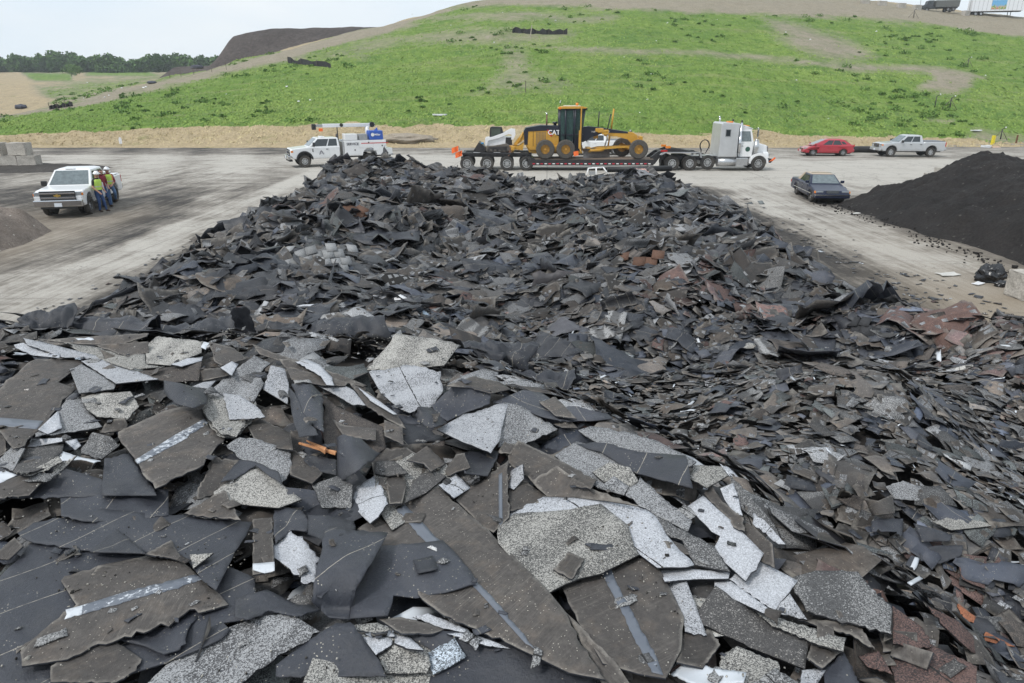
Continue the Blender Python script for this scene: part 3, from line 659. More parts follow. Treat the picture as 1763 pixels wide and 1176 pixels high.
# ---- piece templates
def template(nx, ny, rs, rough=.055, bendmax=1.6):
    """returns (verts in unit length, uv, rim, quads) of one bent torn sheet with thickness"""
    asp = rs.uniform(.32, .95); us = np.linspace(-.5, .5, nx); vs = np.linspace(-.5, .5, ny) * asp
    U, Vv = np.meshgrid(us, vs)
    cs = rs.normal(0, rough, (4, 2)) * [1, asp]              # corner jitter
    fu = (U + .5); fv = (Vv / asp + .5)
    for k, (a, b_) in enumerate(((0, 0), (1, 0), (1, 1), (0, 1))):
        wgt = (fu if a else 1 - fu) * (fv if b_ else 1 - fv)
        U = U + wgt * cs[k, 0] * 1.6; Vv = Vv + wgt * cs[k, 1] * 1.6
    jag = rs.normal(0, .022, U.shape + (2,)) * (1 + 1.6 * (rs.random() < .5))
    e = np.zeros(U.shape, bool); e[0] = e[-1] = True; e[:, 0] = e[:, -1] = True
    torn = rs.random(4) < .6; em = np.zeros(U.shape)
    if torn[0]: em[0] = 1
    if torn[1]: em[-1] = 1
    if torn[2]: em[:, 0] = 1
    if torn[3]: em[:, -1] = 1
    if torn[3] and rs.random() < .6: U[:, -1] += rs.normal(0, .045, ny)
    U = U + jag[..., 0] * em; Vv = Vv + jag[..., 1] * em
    an = rs.uniform(0, math.pi) if rs.random() < .5 else (0 if rs.random() < .5 else math.pi / 2)
    k = rs.normal(0, .65) if rs.random() < .72 else rs.choice([-1, 1]) * rs.uniform(1, 2.2) * bendmax / 1.6
    p = U * math.cos(an) + Vv * math.sin(an); q = -U * math.sin(an) + Vv * math.cos(an)
    if rs.random() < .25: kk = k * 2; p0 = rs.uniform(-.2, .2); s_ = np.maximum(p - p0, 0)     # only one end curls
    else: kk = k; p0 = 0; s_ = p - p0
    if abs(kk) < 1e-3: kk = 1e-3
    pp = np.where(s_ == 0, p, p0 + np.sin(kk * s_) / kk) if True else p
    pp = np.where((p < p0) & (s_ == 0), p, pp); zz = (1 - np.cos(kk * s_)) / kk
    wa_ = rs.uniform(0, .05 if nx < 6 else .075); fq_ = rs.uniform(4, 9); ph_ = rs.uniform(0, 6)
    zz = zz + wa_ * np.sin(fq_ * p + ph_) * (1 + .8 * np.sin(4 * q + ph_)) - rs.uniform(0, .25) * np.maximum(np.abs(p) - .25, 0)
    zz = zz + rs.normal(0, .12) * p * q + .02 * rs.normal(0, 1, U.shape)
    X = pp * math.cos(an) - q * math.sin(an); Y = pp * math.sin(an) + q * math.cos(an)
    top = np.stack([X, Y, zz], -1)
    du = np.gradient(top, axis=1); dv = np.gradient(top, axis=0); nn = np.cross(du, dv); nn /= np.linalg.norm(nn, axis=-1, keepdims=True) + 1e-9
    th_ = .011; bot = top - nn * th_
    Vt = np.concatenate([top.reshape(-1, 3), bot.reshape(-1, 3)]); Vt[:, 2] -= Vt[:, 2].mean()
    n = nx * ny; uv = np.stack([U, Vv], -1).reshape(-1, 2); uv = np.concatenate([uv, uv]); rim = np.concatenate([e.ravel(), e.ravel()]).astype(float)
    f = gridfaces(ny, nx); fb = f[:, ::-1] + n
    idx = np.arange(n).reshape(ny, nx); loop = np.concatenate([idx[0, :-1], idx[:-1, -1], idx[-1, :0:-1], idx[:0:-1, 0]])
    nxt = np.roll(loop, -1); sd = np.stack([loop, loop + n, nxt + n, nxt], -1)
    F_ = np.concatenate([f, fb, sd]); side = np.concatenate([np.zeros(len(f), int), np.ones(len(fb), int), np.full(len(sd), 2)])
    return Vt, uv, rim, F_, side
def frames(nrm, yaw, tilt, tdir):
    """tangent frames: nrm (n,3); returns (n,3,3) columns x,y,z"""
    a = np.stack([np.cos(tdir), np.sin(tdir), 0 * tdir], -1)
    z = nrm * np.cos(tilt)[:, None] + a * np.sin(tilt)[:, None]; z /= np.linalg.norm(z, axis=1, keepdims=True)
    x = np.stack([np.cos(yaw), np.sin(yaw), 0 * yaw], -1); x -= z * (x * z).sum(1, keepdims=True); x /= np.linalg.norm(x, axis=1, keepdims=True)
    return np.stack([x, np.cross(z, x), z], -1)
TONES = {'W': ((.50, .515, .55), 1.05), 'L': ((.42, .43, .455), .85), 'g': ((.33, .335, .345), .62), 't': ((.40, .39, .365), .55), 'T': ((.47, .455, .425), .66),
         'c': ((.30, .30, .30), .28), 'k': ((.26, .25, .24), .10), 'r': ((.15, .098, .088), .62), 'o': ((.36, .15, .085), .9), 'n': ((.14, .152, .152), .6), 'b': ((.115, .10, .09), .6)}
def pick(n, X, Y, rs):
    """materials and tints: top slot, bottom slot, tint, par"""
    r = rs.random(n); cl = vn(X, Y, .35, 131) + .25 * rs.normal(0, 1, n) * .6
    top = np.where(r < np.where(Y > 9, .36, .50), 0, np.where(r < .70, 2, np.where(r < np.where(Y < 15, .955, .975), 1, 3)))
    bot = np.where(top == 0, 1, np.where(top == 1, 0, top))
    tint = np.ones((n, 4)); par = np.zeros((n, 4)); par[:, 3] = rs.random(n)
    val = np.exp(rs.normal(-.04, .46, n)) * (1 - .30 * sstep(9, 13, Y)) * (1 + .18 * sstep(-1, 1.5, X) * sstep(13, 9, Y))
    keys = np.array(list('gcgknbnrcLt')); pr = np.array([.16, .2, .1, .12, .12, .09, .06, .05, .06, .02, .02])
    ks = rs.choice(keys, n, p=pr / pr.sum())
    ks = np.where(cl > .40, 'b', ks); ks = np.where((cl > .62), 'r', ks); ks = np.where(cl < -.42, 'n', ks)
    red = (X > 2.0) & (Y < 4.2) & (rs.random(n) < .25); ks = np.where(red, 'r', ks)
    gc = np.array([TONES[k][0] for k in ks]); gf = np.array([TONES[k][1] for k in ks])
    warm = 1 + rs.normal(0, .06, n)
    tint[:, 0] = val * warm; tint[:, 1] = val; tint[:, 2] = val / warm
    isg = (top == 1); tint[isg, :3] = gc[isg] * np.clip(val[isg], .6, 1.5)[:, None]
    bk = (top == 0); tint[bk & (cl > .36), 0] *= 1.35
    par[:, 0] = np.where(isg | bk, gf, .75); par[:, 1] = np.where(rs.random(n) < .4, .7, 0)
    tp = top == 3; tint[tp, :3] = np.clip(val[tp], .6, 1.1)[:, None]; par[tp, 0] = .9
    return top, bot, tint, par
def scatter(n, xr, yr, smin, smax, tiltsd, off, res, seed, keep=None, tpl=30, tape=1.0, bend=1.6):
    rs = np.random.default_rng(seed); T = [template(res[0], res[1], rs, bendmax=bend) for _ in range(tpl)]
    X = rs.uniform(*xr, n); Y = rs.uniform(*yr, n)
    if keep is not None: k = keep(X, Y); X, Y = X[k], Y[k]; n = len(X)
    Z = heap(X, Y); k = Z > .03; X, Y, Z = X[k], Y[k], Z[k]; n = len(X)
    sz = smin * (smax / smin) ** (rs.random(n) ** 1.5)
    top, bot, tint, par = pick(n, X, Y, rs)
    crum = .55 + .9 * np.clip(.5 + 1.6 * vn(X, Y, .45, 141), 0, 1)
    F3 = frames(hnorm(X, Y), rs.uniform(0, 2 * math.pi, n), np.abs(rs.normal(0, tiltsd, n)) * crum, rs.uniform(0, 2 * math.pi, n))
    ti = rs.integers(0, tpl, n); P = np.stack([X, Y, Z + rs.uniform(*off, n) + .05 * sz], -1)
    out = []
    for t in range(tpl):
        s_ = np.where(ti == t)[0]
        if not len(s_): continue
        V, uv, rim, Fq, side = T[t]
        sc = sz[s_][:, None, None] * np.array([1., 1., 1.]); sc = np.repeat(sc, 1, 1)
        big_ = (top == 3) & (sz > .42); top[big_] = 2; bot[big_] = 2
        narrow = (top[s_] == 3)                                  # tape strips are slim
        sv = np.ones((len(s_), 1, 3)) * sz[s_][:, None, None]; sv[narrow, 0, 1] *= .28; sv[narrow, 0] *= .55
        W = np.einsum('nij,nmj->nmi', F3[s_], V[None] * sv) + P[s_][:, None]
        m = len(V); Fi = Fq[None] + (np.arange(len(s_)) * m)[:, None, None]
        mi = np.where(side[None] == 0, top[s_][:, None], np.where(side[None] == 1, bot[s_][:, None], 2 * np.ones((len(s_), 1), int)))
        tn = np.repeat(tint[s_][:, None], m, 1); pr_ = np.repeat(par[s_][:, None], m, 1).copy(); pr_[..., 2] = rim[None] * .85
        bk = (bot[s_] == 1); 
        if bk.any():                                             # granule underside of a face-down piece
            g_ = TONES['g'][0]; lower = np.arange(m) >= m // 2
            tn = tn.copy(); q = tn[bk]; q[:, lower, :3] = g_; tn[bk] = q
        fd = (top[s_] == 1)
        if fd.any():
            lower = np.arange(m) >= m // 2; tn = tn.copy(); q = tn[fd]; q[:, lower, :3] = 1.0; tn[fd] = q
        out.append((W.reshape(-1, 3), Fi.reshape(-1, 4), mi.ravel(), tn.reshape(-1, 4), pr_.reshape(-1, 4), (uv[None] * sv[:, :, :2]).reshape(-1, 2)))
    return out
def merge(parts):
    o = 0; Vs, Fs, Ms, Ts, Ps, Us = [], [], [], [], [], []
    for V, F_, M, T, P, U in parts:
        Vs.append(V); Fs.append(F_ + o); Ms.append(M); Ts.append(T); Ps.append(P); Us.append(U); o += len(V)
    return [np.concatenate(a) for a in (Vs, Fs, Ms, Ts, Ps, Us)]
def on_mound(X, Y): return sdist(X, Y, CREST) < .1
parts = []
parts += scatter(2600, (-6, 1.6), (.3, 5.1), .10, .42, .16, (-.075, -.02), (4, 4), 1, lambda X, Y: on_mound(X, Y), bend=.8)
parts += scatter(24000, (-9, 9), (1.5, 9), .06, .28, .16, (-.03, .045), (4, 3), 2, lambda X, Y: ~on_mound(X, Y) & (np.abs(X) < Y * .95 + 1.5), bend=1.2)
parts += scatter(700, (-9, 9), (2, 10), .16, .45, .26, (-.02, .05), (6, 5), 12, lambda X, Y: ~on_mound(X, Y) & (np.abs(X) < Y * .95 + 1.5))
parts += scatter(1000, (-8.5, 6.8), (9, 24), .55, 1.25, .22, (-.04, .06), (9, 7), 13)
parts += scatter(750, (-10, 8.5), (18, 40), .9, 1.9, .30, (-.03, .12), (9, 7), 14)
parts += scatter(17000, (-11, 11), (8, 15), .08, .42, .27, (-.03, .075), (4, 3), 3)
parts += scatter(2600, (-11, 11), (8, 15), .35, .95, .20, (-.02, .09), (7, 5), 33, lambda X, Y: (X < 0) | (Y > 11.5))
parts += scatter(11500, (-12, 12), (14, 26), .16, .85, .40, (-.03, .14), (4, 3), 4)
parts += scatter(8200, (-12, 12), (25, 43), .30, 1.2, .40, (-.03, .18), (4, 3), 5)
V, F_, M, T, P, U = merge(parts)
rub = mesh_np('shingle_rubble', V, F_, SM4, M, {'tint': T, 'par': P}, U)
tag(rub, 'countless torn dark roof shingles piled in a long heap', 'shingle rubble', kind='stuff')
# the body of the heap under the loose sheets
xs = np.concatenate([np.arange(-13, 13.01, .2)]); ys = np.arange(-3, 45.01, .2); X, Y = np.meshgrid(xs, ys)
Z = heap(X, Y) - .10 - .06 * (np.random.default_rng(3).random(X.shape))
core = mesh_np('shingle_heap', np.stack([X, Y, Z], -1).reshape(-1, 3), gridfaces(*X.shape), heapmat('packed_shingle_scraps', (.018, .017, .017), (.045, .04, .037), 3, fleck=(.16, .15, .14)), smooth=False)
tag(core, 'packed dark body of the long shingle heap', 'shingle heap', kind='stuff')
# ================================================================== TORN SHEETS OF THE NEAR HEAP (each its own object)
OX = {1: (0, 560), 2: (0, 850), 3: (330, 560), 4: (440, 850), 5: (660, 620), 6: (860, 780), 7: (1180, 800), 8: (1323, 883), 0: (0, 0)}
def px_pts(reg, pts):
    k = 4.007 if reg else 1.0; o = OX[reg]
    return [(o[0] + a / k, o[1] + b / k) for a, b in pts]
# (material, tone, layout sheet, outline, label, options)
HERO = [
 ('F', 1, 2, [(-60, 640), (230, 330), (440, 320), (1000, 395), (1480, 460), (1763, 580), (1763, 860), (1540, 890), (1590, 940), (1530, 1000), (1380, 1070), (1100, 1180), (700, 1300), (-60, 1320)], 'broad black felt sheet with chalk lines at the lower left corner', dict(line=1, ua=(.5, .87))),
 ('F', 1, 2, [(415, -40), (700, -40), (1160, -30), (1165, 150), (900, 180), (600, 190), (420, 150)], 'black felt strip with upright chalk lines behind the lined felt sheet', dict(line=1, ua=(1, 0))),
 ('B', .9, 5, [(-80, 620), (160, 600), (300, 700), (250, 900), (-60, 880)], 'dark backed shingle under the small upright brown scrap', {}),
 ('F', .8, 5, [(540, 640), (720, 600), (800, 640), (720, 800), (560, 780)], 'black felt scrap under the curved grey shingle', {}),
 ('G', 't', 5, [(-60, 1000), (-60, 760), (200, 640), (420, 700), (500, 800), (380, 980), (60, 1174)], 'tan speckled sheet behind the white cracked shingle', {}),
 ('F', 1, 2, [(120, 270), (230, 200), (600, 130), (710, 100), (1150, 145), (1740, 195), (1600, 450), (1490, 665), (1400, 600), (1300, 465), (1000, 410), (640, 395), (240, 340), (150, 300)], 'long black felt band crossed by slanting chalk lines', dict(line=1, ua=(.9, .45), lift=(0, 1, .03))),
 ('F', .9, 1, [(0, 960), (250, 900), (460, 990), (700, 1060), (760, 1174), (400, 1190), (0, 1190)], 'dark felt fold in the hollow at the left edge', dict(lift=(0, -1, .05))),
 ('F', .85, 1, [(720, 920), (900, 880), (960, 980), (1060, 1120), (1080, 1174), (700, 1174)], 'black felt scrap under the large shingle with a whitened strip', {}),
 ('G', 'L', 1, [(560, 500), (640, 470), (900, 455), (960, 560), (880, 650), (670, 630), (600, 580)], 'tan speckled shingle at the mouth of the dark hollow', dict(col='T', band=1)),
 ('G', 't', 1, [(1380, 620), (1450, 470), (1600, 430), (1763, 520), (1763, 640), (1620, 780), (1500, 760), (1440, 680)], 'tan granule sheet behind the whitened strip shingle', {}),
 ('G', 'W', 1, [(95, 135), (160, 120), (415, 200), (410, 225), (230, 208), (110, 158)], 'white speckled shingle end at the top left of the near heap', {}),
 ('G', 'L', 1, [(160, 88), (300, 118), (690, 215), (680, 236), (430, 220), (190, 135)], 'long pale grey shingle edge below the felt roll', {}),
 ('G', 't', 1, [(440, 120), (600, 140), (1000, 200), (1005, 262), (1115, 287), (900, 306), (560, 190)], 'tan speckled shingle in the flat stack at the back left', {}),
 ('B', 1.25, 1, [(300, 103), (520, 82), (1025, 55), (1010, 78), (930, 100), (830, 137), (550, 130)], 'flat brown backed shingle on top of the back left stack', dict(strip=[([(520, 90), (640, 88), (650, 100), (540, 102)], 1)])),
 ('B', 1.2, 1, [(650, 138), (840, 125), (1022, 112), (1026, 188), (880, 215)], 'short brown backed shingle in the middle of the back left stack', {}),
 ('G', 'T', 1, [(1010, 140), (1080, 78), (1400, 108), (1390, 190), (1300, 225), (1180, 277), (1008, 264)], 'tan and grey speckled shingle standing out of the back stack', dict(band=1)),
 ('G', 'W', 1, [(1180, 270), (1300, 225), (1400, 215), (1390, 245), (1250, 285)], 'white granule sliver under the tan back shingle', {}),
 ('G', 'L', 1, [(1320, 425), (1400, 392), (1490, 382), (1440, 438)], 'small white shingle scrap at the right end of the hollow', {}),
 ('F', .8, 1, [(1130, 380), (1250, 400), (1440, 450), (1430, 540), (1330, 570), (1200, 540), (1130, 460)], 'crumpled black felt inside the dark hollow', dict(curl=.12)),
 ('B', .85, 1, [(1370, 300), (1530, 296), (1582, 345), (1370, 388)], 'dark brown shingle end right of the back stack', {}),
 ('G', 'b', 1, [(930, 312), (1180, 285), (1392, 250), (1372, 382), (1200, 392), (1090, 377)], 'dusty brown grey shingle beneath the back stack', {}),
 ('G', 'L', 1, [(556, 245), (690, 232), (930, 312), (1095, 372), (800, 402)], 'pale grey shingle with a pointed end over the hollow', dict(lift=(0, 1, .05))),
 ('G', 'g', 1, [(480, 300), (565, 268), (800, 405), (785, 440), (545, 470)], 'bluish grey shingle at the left of the hollow', dict(lift=(.3, 1, .06))),
 ('B', 1.05, 1, [(1440, 112), (1620, 158), (1700, 232), (1530, 278), (1480, 250)], 'brown backed shingle left of the crumpled felt', dict(strip=[([(1385, 150), (1405, 112), (1445, 122), (1420, 168)], 1)])),
 ('G', 'W', 1, [(1520, 292), (1600, 248), (1646, 268), (1600, 347)], 'small white speckled square beside the brown shingle', {}),
 ('G', 'g', 1, [(460, 508), (560, 500), (640, 620), (705, 700), (600, 722), (245, 770), (245, 745), (400, 600)], 'triangular grey shingle right of the large brown sheet', {}),
 ('G', 'W', 1, [(400, 590), (430, 710), (330, 752), (262, 720)], 'small white triangle lying on the grey shingle', dict(lift=(0, -1, .02))),
 ('B', .9, 1, [(690, 742), (745, 652), (860, 640), (882, 690), (860, 727), (710, 742)], 'small dark scrap left of the large strip shingle', {}),
 ('G', 'W', 1, [(190, 838), (222, 790), (430, 775), (430, 802), (240, 838)], 'thin white shingle edge under the large brown sheet', {}),
 ('G', 'k', 1, [(90, 1012), (180, 850), (440, 818), (430, 870), (300, 990), (150, 1028)], 'black granule shingle below the large brown sheet', {}),
 ('G', 't', 1, [(140, 1030), (300, 960), (400, 900), (430, 940), (300, 1010), (200, 1040)], 'tan speckled edge in front of the black granule shingle', {}),
 ('G', 'g', 1, [(-20, 940), (80, 838), (172, 848), (90, 1005), (-20, 970)], 'grey shingle scrap at the left edge of the heap', {}),
 ('B', 1.0, 1, [(-60, 640), (5, 700), (40, 800), (40, 880), (-60, 940)], 'brown shingle cut by the left edge under the large sheet', {}),
 ('G', 'c', 1, [(560, 850), (640, 738), (760, 768), (825, 830), (700, 925), (560, 885)], 'dark speckled scrap left of the big strip shingle', {}),
 ('G', 'W', 1, [(450, 800), (530, 783), (558, 830), (520, 862)], 'tiny white granule chip in the left hollow', {}),
 ('G', 'T', 1, [(348, 1052), (380, 970), (530, 898), (440, 992)], 'tilted tan shingle splinter standing in the left hollow', dict(lift=(1, -1, .06))),
 ('T', 1, 1, [(380, 892), (420, 865), (560, 910), (695, 935), (650, 948), (560, 925), (430, 935)], 'torn white plastic film on the left of the near heap', {}),
 ('B', 1.05, 1, [(-60, 1100), (290, 990), (322, 1050), (200, 1174), (-60, 1200)], 'brown backed shingle at the left edge with a white strip end', dict(strip=[([(-40, 1010), (40, 1005), (118, 1032), (0, 1088), (-40, 1095)], 1)])),
 ('B', 1.15, 1, [(-60, 470), (120, 330), (250, 233), (598, 217), (606, 235), (400, 393), (522, 440), (470, 490), (290, 692), (170, 830), (90, 852), (40, 790), (-60, 690)], 'large brown backed sheet with a pale blue strip at the left edge', dict(strip=[([(-60, 632), (300, 660), (255, 716), (-60, 690)], 0)], lift=(0, 1, .07))),
 # back middle
 ('G', 'g', 3, [(150, 430), (430, 206), (545, 262), (455, 330), (500, 400), (430, 527), (230, 495), (90, 470)], 'large grey shingle with torn corners left of the felt fold', dict(band=1)),
 ('G', 't', 3, [(90, 470), (230, 490), (330, 640), (380, 660), (310, 770), (190, 740), (80, 600)], 'tan speckled shingle beside the whitened strip end', {}),
 ('G', 'L', 3, [(215, 470), (330, 480), (450, 560), (508, 635), (262, 652)], 'pale square granule shingle in front of the black gap', dict(lift=(1, 0, .05))),
 ('B', .8, 3, [(380, 690), (470, 640), (680, 740), (700, 860), (600, 850), (430, 780)], 'dark brown scrap in the gap above the orange splinter', {}),
 ('G', 'g', 3, [(240, 830), (330, 773), (480, 790), (680, 870), (692, 1000), (620, 1100), (500, 980), (330, 920)], 'grey granule shingle below the dark gap', {}),
 ('G', 'L', 3, [(545, 278), (640, 300), (670, 400), (662, 545), (490, 440)], 'pale shingle with a bitten corner left of the felt fold', dict(band=1, lift=(0, -1, .04))),
 ('G', 'b', 3, [(905, 480), (1000, 560), (1320, 700), (1340, 850), (1290, 880), (1000, 880), (910, 830)], 'dark speckled board under the diagonal stack', {}),
 ('B', 1.0, 3, [(415, 128), (540, 180), (740, 245), (700, 260), (620, 250), (470, 200)], 'brown shingle at the upper end of the diagonal stack', {}),
 ('B', 1.1, 3, [(600, 230), (740, 245), (1000, 330), (1210, 415), (1180, 425), (900, 360), (640, 290)], 'thin brown shingle edge in the diagonal stack', {}),
 ('B', 1.2, 3, [(650, 290), (900, 340), (1080, 395), (1060, 418), (900, 414), (690, 375)], 'dusty brown shingle across the diagonal stack', {}),
 ('G', 'W', 3, [(715, 250), (800, 235), (880, 270), (970, 360), (984, 416), (930, 412), (890, 350)], 'white speckled slip ending in bare tape on the diagonal stack', {}),
 ('G', 'L', 3, [(870, 418), (1060, 418), (1120, 450), (1200, 552), (1100, 545), (960, 462)], 'pale granule shingle lying on the diagonal stack', {}),
 ('B', 1.1, 3, [(1090, 395), (1220, 460), (1420, 620), (1480, 715), (1350, 650), (1180, 540)], 'brown shingle at the lower end of the diagonal stack', {}),
 ('G', 'W', 3, [(1150, 430), (1290, 520), (1420, 615), (1390, 615), (1230, 520)], 'thin white granule edge in the diagonal stack', {}),
 ('F', 1.1, 3, [(690, 402), (830, 408), (905, 480), (912, 735), (800, 680), (730, 560)], 'bluish felt fold standing beside the diagonal stack', dict(curl=.10, line=1)),
 ('F', .8, 3, [(668, 430), (720, 480), (800, 640), (875, 755), (740, 772), (692, 620)], 'black felt flap hanging below the bluish fold', dict(lift=(0, 1, .1))),
 ('B', 1.3, 3, [(968, 648), (1060, 692), (1272, 712), (1270, 792), (1130, 775), (1040, 752)], 'grey tongue shaped shingle scrap over the dark board', dict(lift=(0, 1, .05))),
 ('B', 1.3, 3, [(1328, 652), (1455, 700), (1462, 825), (1330, 762)], 'small upright brown backed scrap at the foot of the stack', dict(lift=(0, 1, .04))),
 ('B', .95, 3, [(680, 850), (770, 890), (905, 1020), (830, 1092), (678, 1030)], 'brown shingle below the orange splinter', {}),
 ('F', .6, 3, [(770, 930), (800, 890), (1000, 930), (1000, 1035), (840, 1000)], 'black felt strip in the gap below the splinter', {}),
 ('F', 1.05, 3, [(1000, 775), (1050, 750), (1170, 780), (1240, 850), (1310, 880), (1200, 960), (1100, 1030), (1030, 1080), (1005, 1060)], 'upright curled black felt piece in the middle of the near heap', dict(curl=.13)),
 ('B', .9, 3, [(40, 1140), (150, 910), (330, 930), (250, 1080), (150, 1174), (40, 1200)], 'brown shingle in front of the big whitened strip shingle', {}),
 ('G', 'T', 3, [(250, 1080), (440, 968), (560, 1040), (640, 1110), (760, 1200), (600, 1260), (160, 1220), (150, 1150)], 'bright tan granule shingle below the grey one', {}),
 ('G', 'c', 3, [(830, 1100), (1000, 1040), (1110, 1100), (1100, 1260), (900, 1260)], 'dark granule sheet left of the white cracked shingle', dict(band=1)),
 ('F', 1, 3, [(200, 1080), (330, 925), (440, 940), (600, 1010), (625, 1085), (550, 1050), (440, 965), (300, 1060)], 'black felt tongue between two granule shingles', {}),
 ('B', 1.3, 1, [(815, 735), (1130, 590), (1270, 556), (1422, 590), (1420, 660), (1445, 705), (1552, 782), (1540, 802), (1370, 985), (1070, 1127), (815, 770)], 'large brown backed shingle with a whitened diagonal strip', dict(strip=[([(930, 930), (1200, 760), (1410, 645), (1437, 672), (1250, 800), (950, 957)], .5)], lift=(.2, 1, .06))),
 # upper middle
 ('G', 'T', 0, [(632, 637), (652, 612), (682, 574), (740, 582), (791, 594), (765, 629), (690, 637)], 'tan and grey shingle board at the back of the near heap', dict(band=1, lift=(0, -1, .05))),
 ('G', 'L', 0, [(635, 640), (713, 629), (759, 639), (762, 676), (744, 700), (706, 711), (686, 703), (655, 676)], 'pale grey double shingle with a dark seam in the middle', dict(lift=(0, -1, .05), slit=1)),
 ('F', 1.25, 5, [(330, 312), (400, 250), (480, 185), (580, 178), (740, 215), (735, 300), (600, 350), (440, 420), (370, 370)], 'blue black felt sheet behind the curved grey shingle', dict(lift=(0, -1, .10))),
 ('F', .8, 5, [(200, 380), (240, 320), (330, 325), (440, 430), (330, 470), (280, 460)], 'curled dark felt lip left of the curved grey shingle', dict(curl=.10)),
 ('B', 1.1, 5, [(430, 180), (620, 110), (800, 150), (880, 200), (740, 230), (600, 190)], 'dusty brown sheet under the crumpled felt at the back', {}),
 ('F', 1.2, 5, [(760, 290), (960, 205), (1100, 230), (1260, 330), (1340, 420), (1220, 420), (1090, 390), (930, 330)], 'dark felt corner behind the torn grey shingle', dict(line=1)),
 ('G', 'g', 5, [(1340, 485), (1430, 455), (1560, 470), (1900, 560), (2160, 700), (2100, 740), (1763, 640), (1500, 590)], 'long grey granule board on the right crest', {}),
 ('B', 1.35, 5, [(1075, 288), (1190, 253), (1335, 405), (1180, 380)], 'small brown square on the right crest', {}),
 ('B', 1.2, 5, [(1175, 440), (1290, 415), (1345, 470), (1230, 465)], 'thin brown chip on the right crest', {}),
 ('G', 'g', 5, [(790, 600), (800, 420), (830, 290), (940, 310), (1160, 440), (1205, 475), (1020, 560), (900, 605)], 'torn grey shingle with a tan worn corner', dict(band=1)),
 ('G', 'g', 5, [(1180, 660), (1330, 560), (1500, 600), (1700, 740), (1700, 830), (1480, 880), (1300, 770)], 'wide grey tan granule sheet on the right shoulder', {}),
 ('G', 't', 6, [(640, 130), (760, 60), (900, 100), (960, 190), (900, 240), (720, 200)], 'tan speckled sheet under the lined felt board', {}),
 ('F', 1.0, 0, [(992, 764), (1040, 762), (1100, 778), (1180, 784), (1193, 841), (1140, 827), (1080, 810), (1040, 782)], 'dark board with one chalk line on the right shoulder', dict(line=1, ua=(1, .2), lift=(0, 1, .05))),
 ('G', 't', 7, [(20, 90), (60, 0), (250, 10), (295, 75), (150, 160)], 'tan granule corner at the right end of the lined board', {}),
 ('G', 'L', 5, [(368, 478), (530, 390), (800, 300), (862, 298), (830, 420), (800, 560), (742, 642), (560, 570)], 'curved grey shingle arching over a gap', dict(lift=(-.3, 1, .08))),
 ('B', 1.0, 5, [(420, 760), (500, 650), (560, 640), (600, 740), (440, 800)], 'small brown triangle before the curved grey shingle', {}),
 ('B', 1.15, 5, [(160, 690), (300, 590), (430, 710), (330, 770), (280, 715)], 'brown square shingle end near the middle gap', {}),
 ('G', 'k', 5, [(-60, 780), (-60, 700), (80, 690), (170, 780), (30, 800)], 'black granule scrap above the small vertical brown piece', {}),
 ('B', .85, 5, [(12, 790), (140, 790), (160, 860), (130, 988), (42, 992)], 'small vertical brown scrap between black granules', {}),
 ('G', 'k', 5, [(150, 985), (200, 830), (330, 755), (435, 800), (300, 912)], 'black speckled shingle left of the white broken one', {}),
 ('G', 'W', 5, [(380, 862), (510, 788), (605, 880), (490, 952)], 'white broken shingle crossed by dark cracks', dict(slit=1)),
 ('G', 'k', 5, [(500, 780), (580, 740), (665, 830), (605, 870)], 'small black granule square beside the white broken shingle', {}),
 ('G', 'W', 4, [(650, 60), (690, -40), (830, -130), (915, 70), (830, 172), (790, 205), (730, 150)], 'bright white shingle with two tabs behind the felt cylinder', dict(slit=1)),
 ('B', 1.05, 5, [(930, 553), (1200, 680), (1472, 822), (1430, 892), (1310, 860), (1020, 835), (865, 705), (860, 660)], 'long dark brown backed shingle pointing left above the white arch', dict(lift=(0, 1, .03))),
 ('G', 'g', 6, [(680, 242), (790, 158), (892, 230), (860, 292)], 'small grey granule diamond above the white arch', {}),
 ('G', 'g', 6, [(868, 292), (970, 168), (1330, 470), (1300, 542), (1060, 420)], 'grey granule board running down from the right shoulder', {}),
 ('B', .9, 5, [(865, 900), (980, 830), (1140, 950), (1010, 1010), (865, 1040)], 'dark brown scrap below the leaf shaped chip', {}),
 ('B', 1.2, 5, [(1020, 832), (1200, 728), (1310, 810), (1430, 880), (1770, 1010), (1560, 975), (1300, 945), (1130, 942)], 'brown diamond shaped shingle above the white arch', {}),
 ('G', 'L', 5, [(880, 765), (960, 718), (968, 820), (900, 893), (868, 880)], 'leaf shaped pale chip beside the tall brown shingle', {}),
 ('B', 1.1, 5, [(500, 965), (700, 805), (862, 690), (866, 1085), (760, 1190), (690, 1150)], 'tall brown backed shingle with a flecked blue strip', dict(strip=[([(795, 790), (820, 775), (822, 1120), (796, 1150)], .15)], lift=(1, 0, .04))),
 # centre
 ('G', 'W', 6, [(60, 402), (300, 302), (500, 293), (780, 320), (980, 370), (1070, 430), (1150, 560), (1345, 772), (1290, 787), (1090, 792), (960, 695), (700, 640), (400, 520), (70, 470)], 'white granule shingle bent into an arch', dict(slit=1)),
 ('G', 't', 6, [(-10, 500), (100, 418), (300, 405), (490, 388), (700, 348), (800, 430), (890, 500), (930, 640), (965, 700), (700, 830), (460, 900), (330, 970), (150, 800), (-10, 620)], 'tan and black speckled sheet inside the white arch', dict(band=1)),
 ('B', .95, 6, [(370, 802), (480, 680), (586, 730), (500, 868)], 'small brown square lying on the tan speckled sheet', {}),
 ('G', 'c', 6, [(990, 375), (1070, 420), (1320, 560), (1480, 640), (1592, 818), (1350, 772), (1262, 605), (1150, 560)], 'charcoal granule shingle right of the white arch', dict(lift=(1, 1, .03))),
 ('B', 1.0, 7, [(130, 200), (180, 140), (260, 260), (400, 360), (410, 460), (350, 440)], 'brown strip behind the long white shingle', {}),
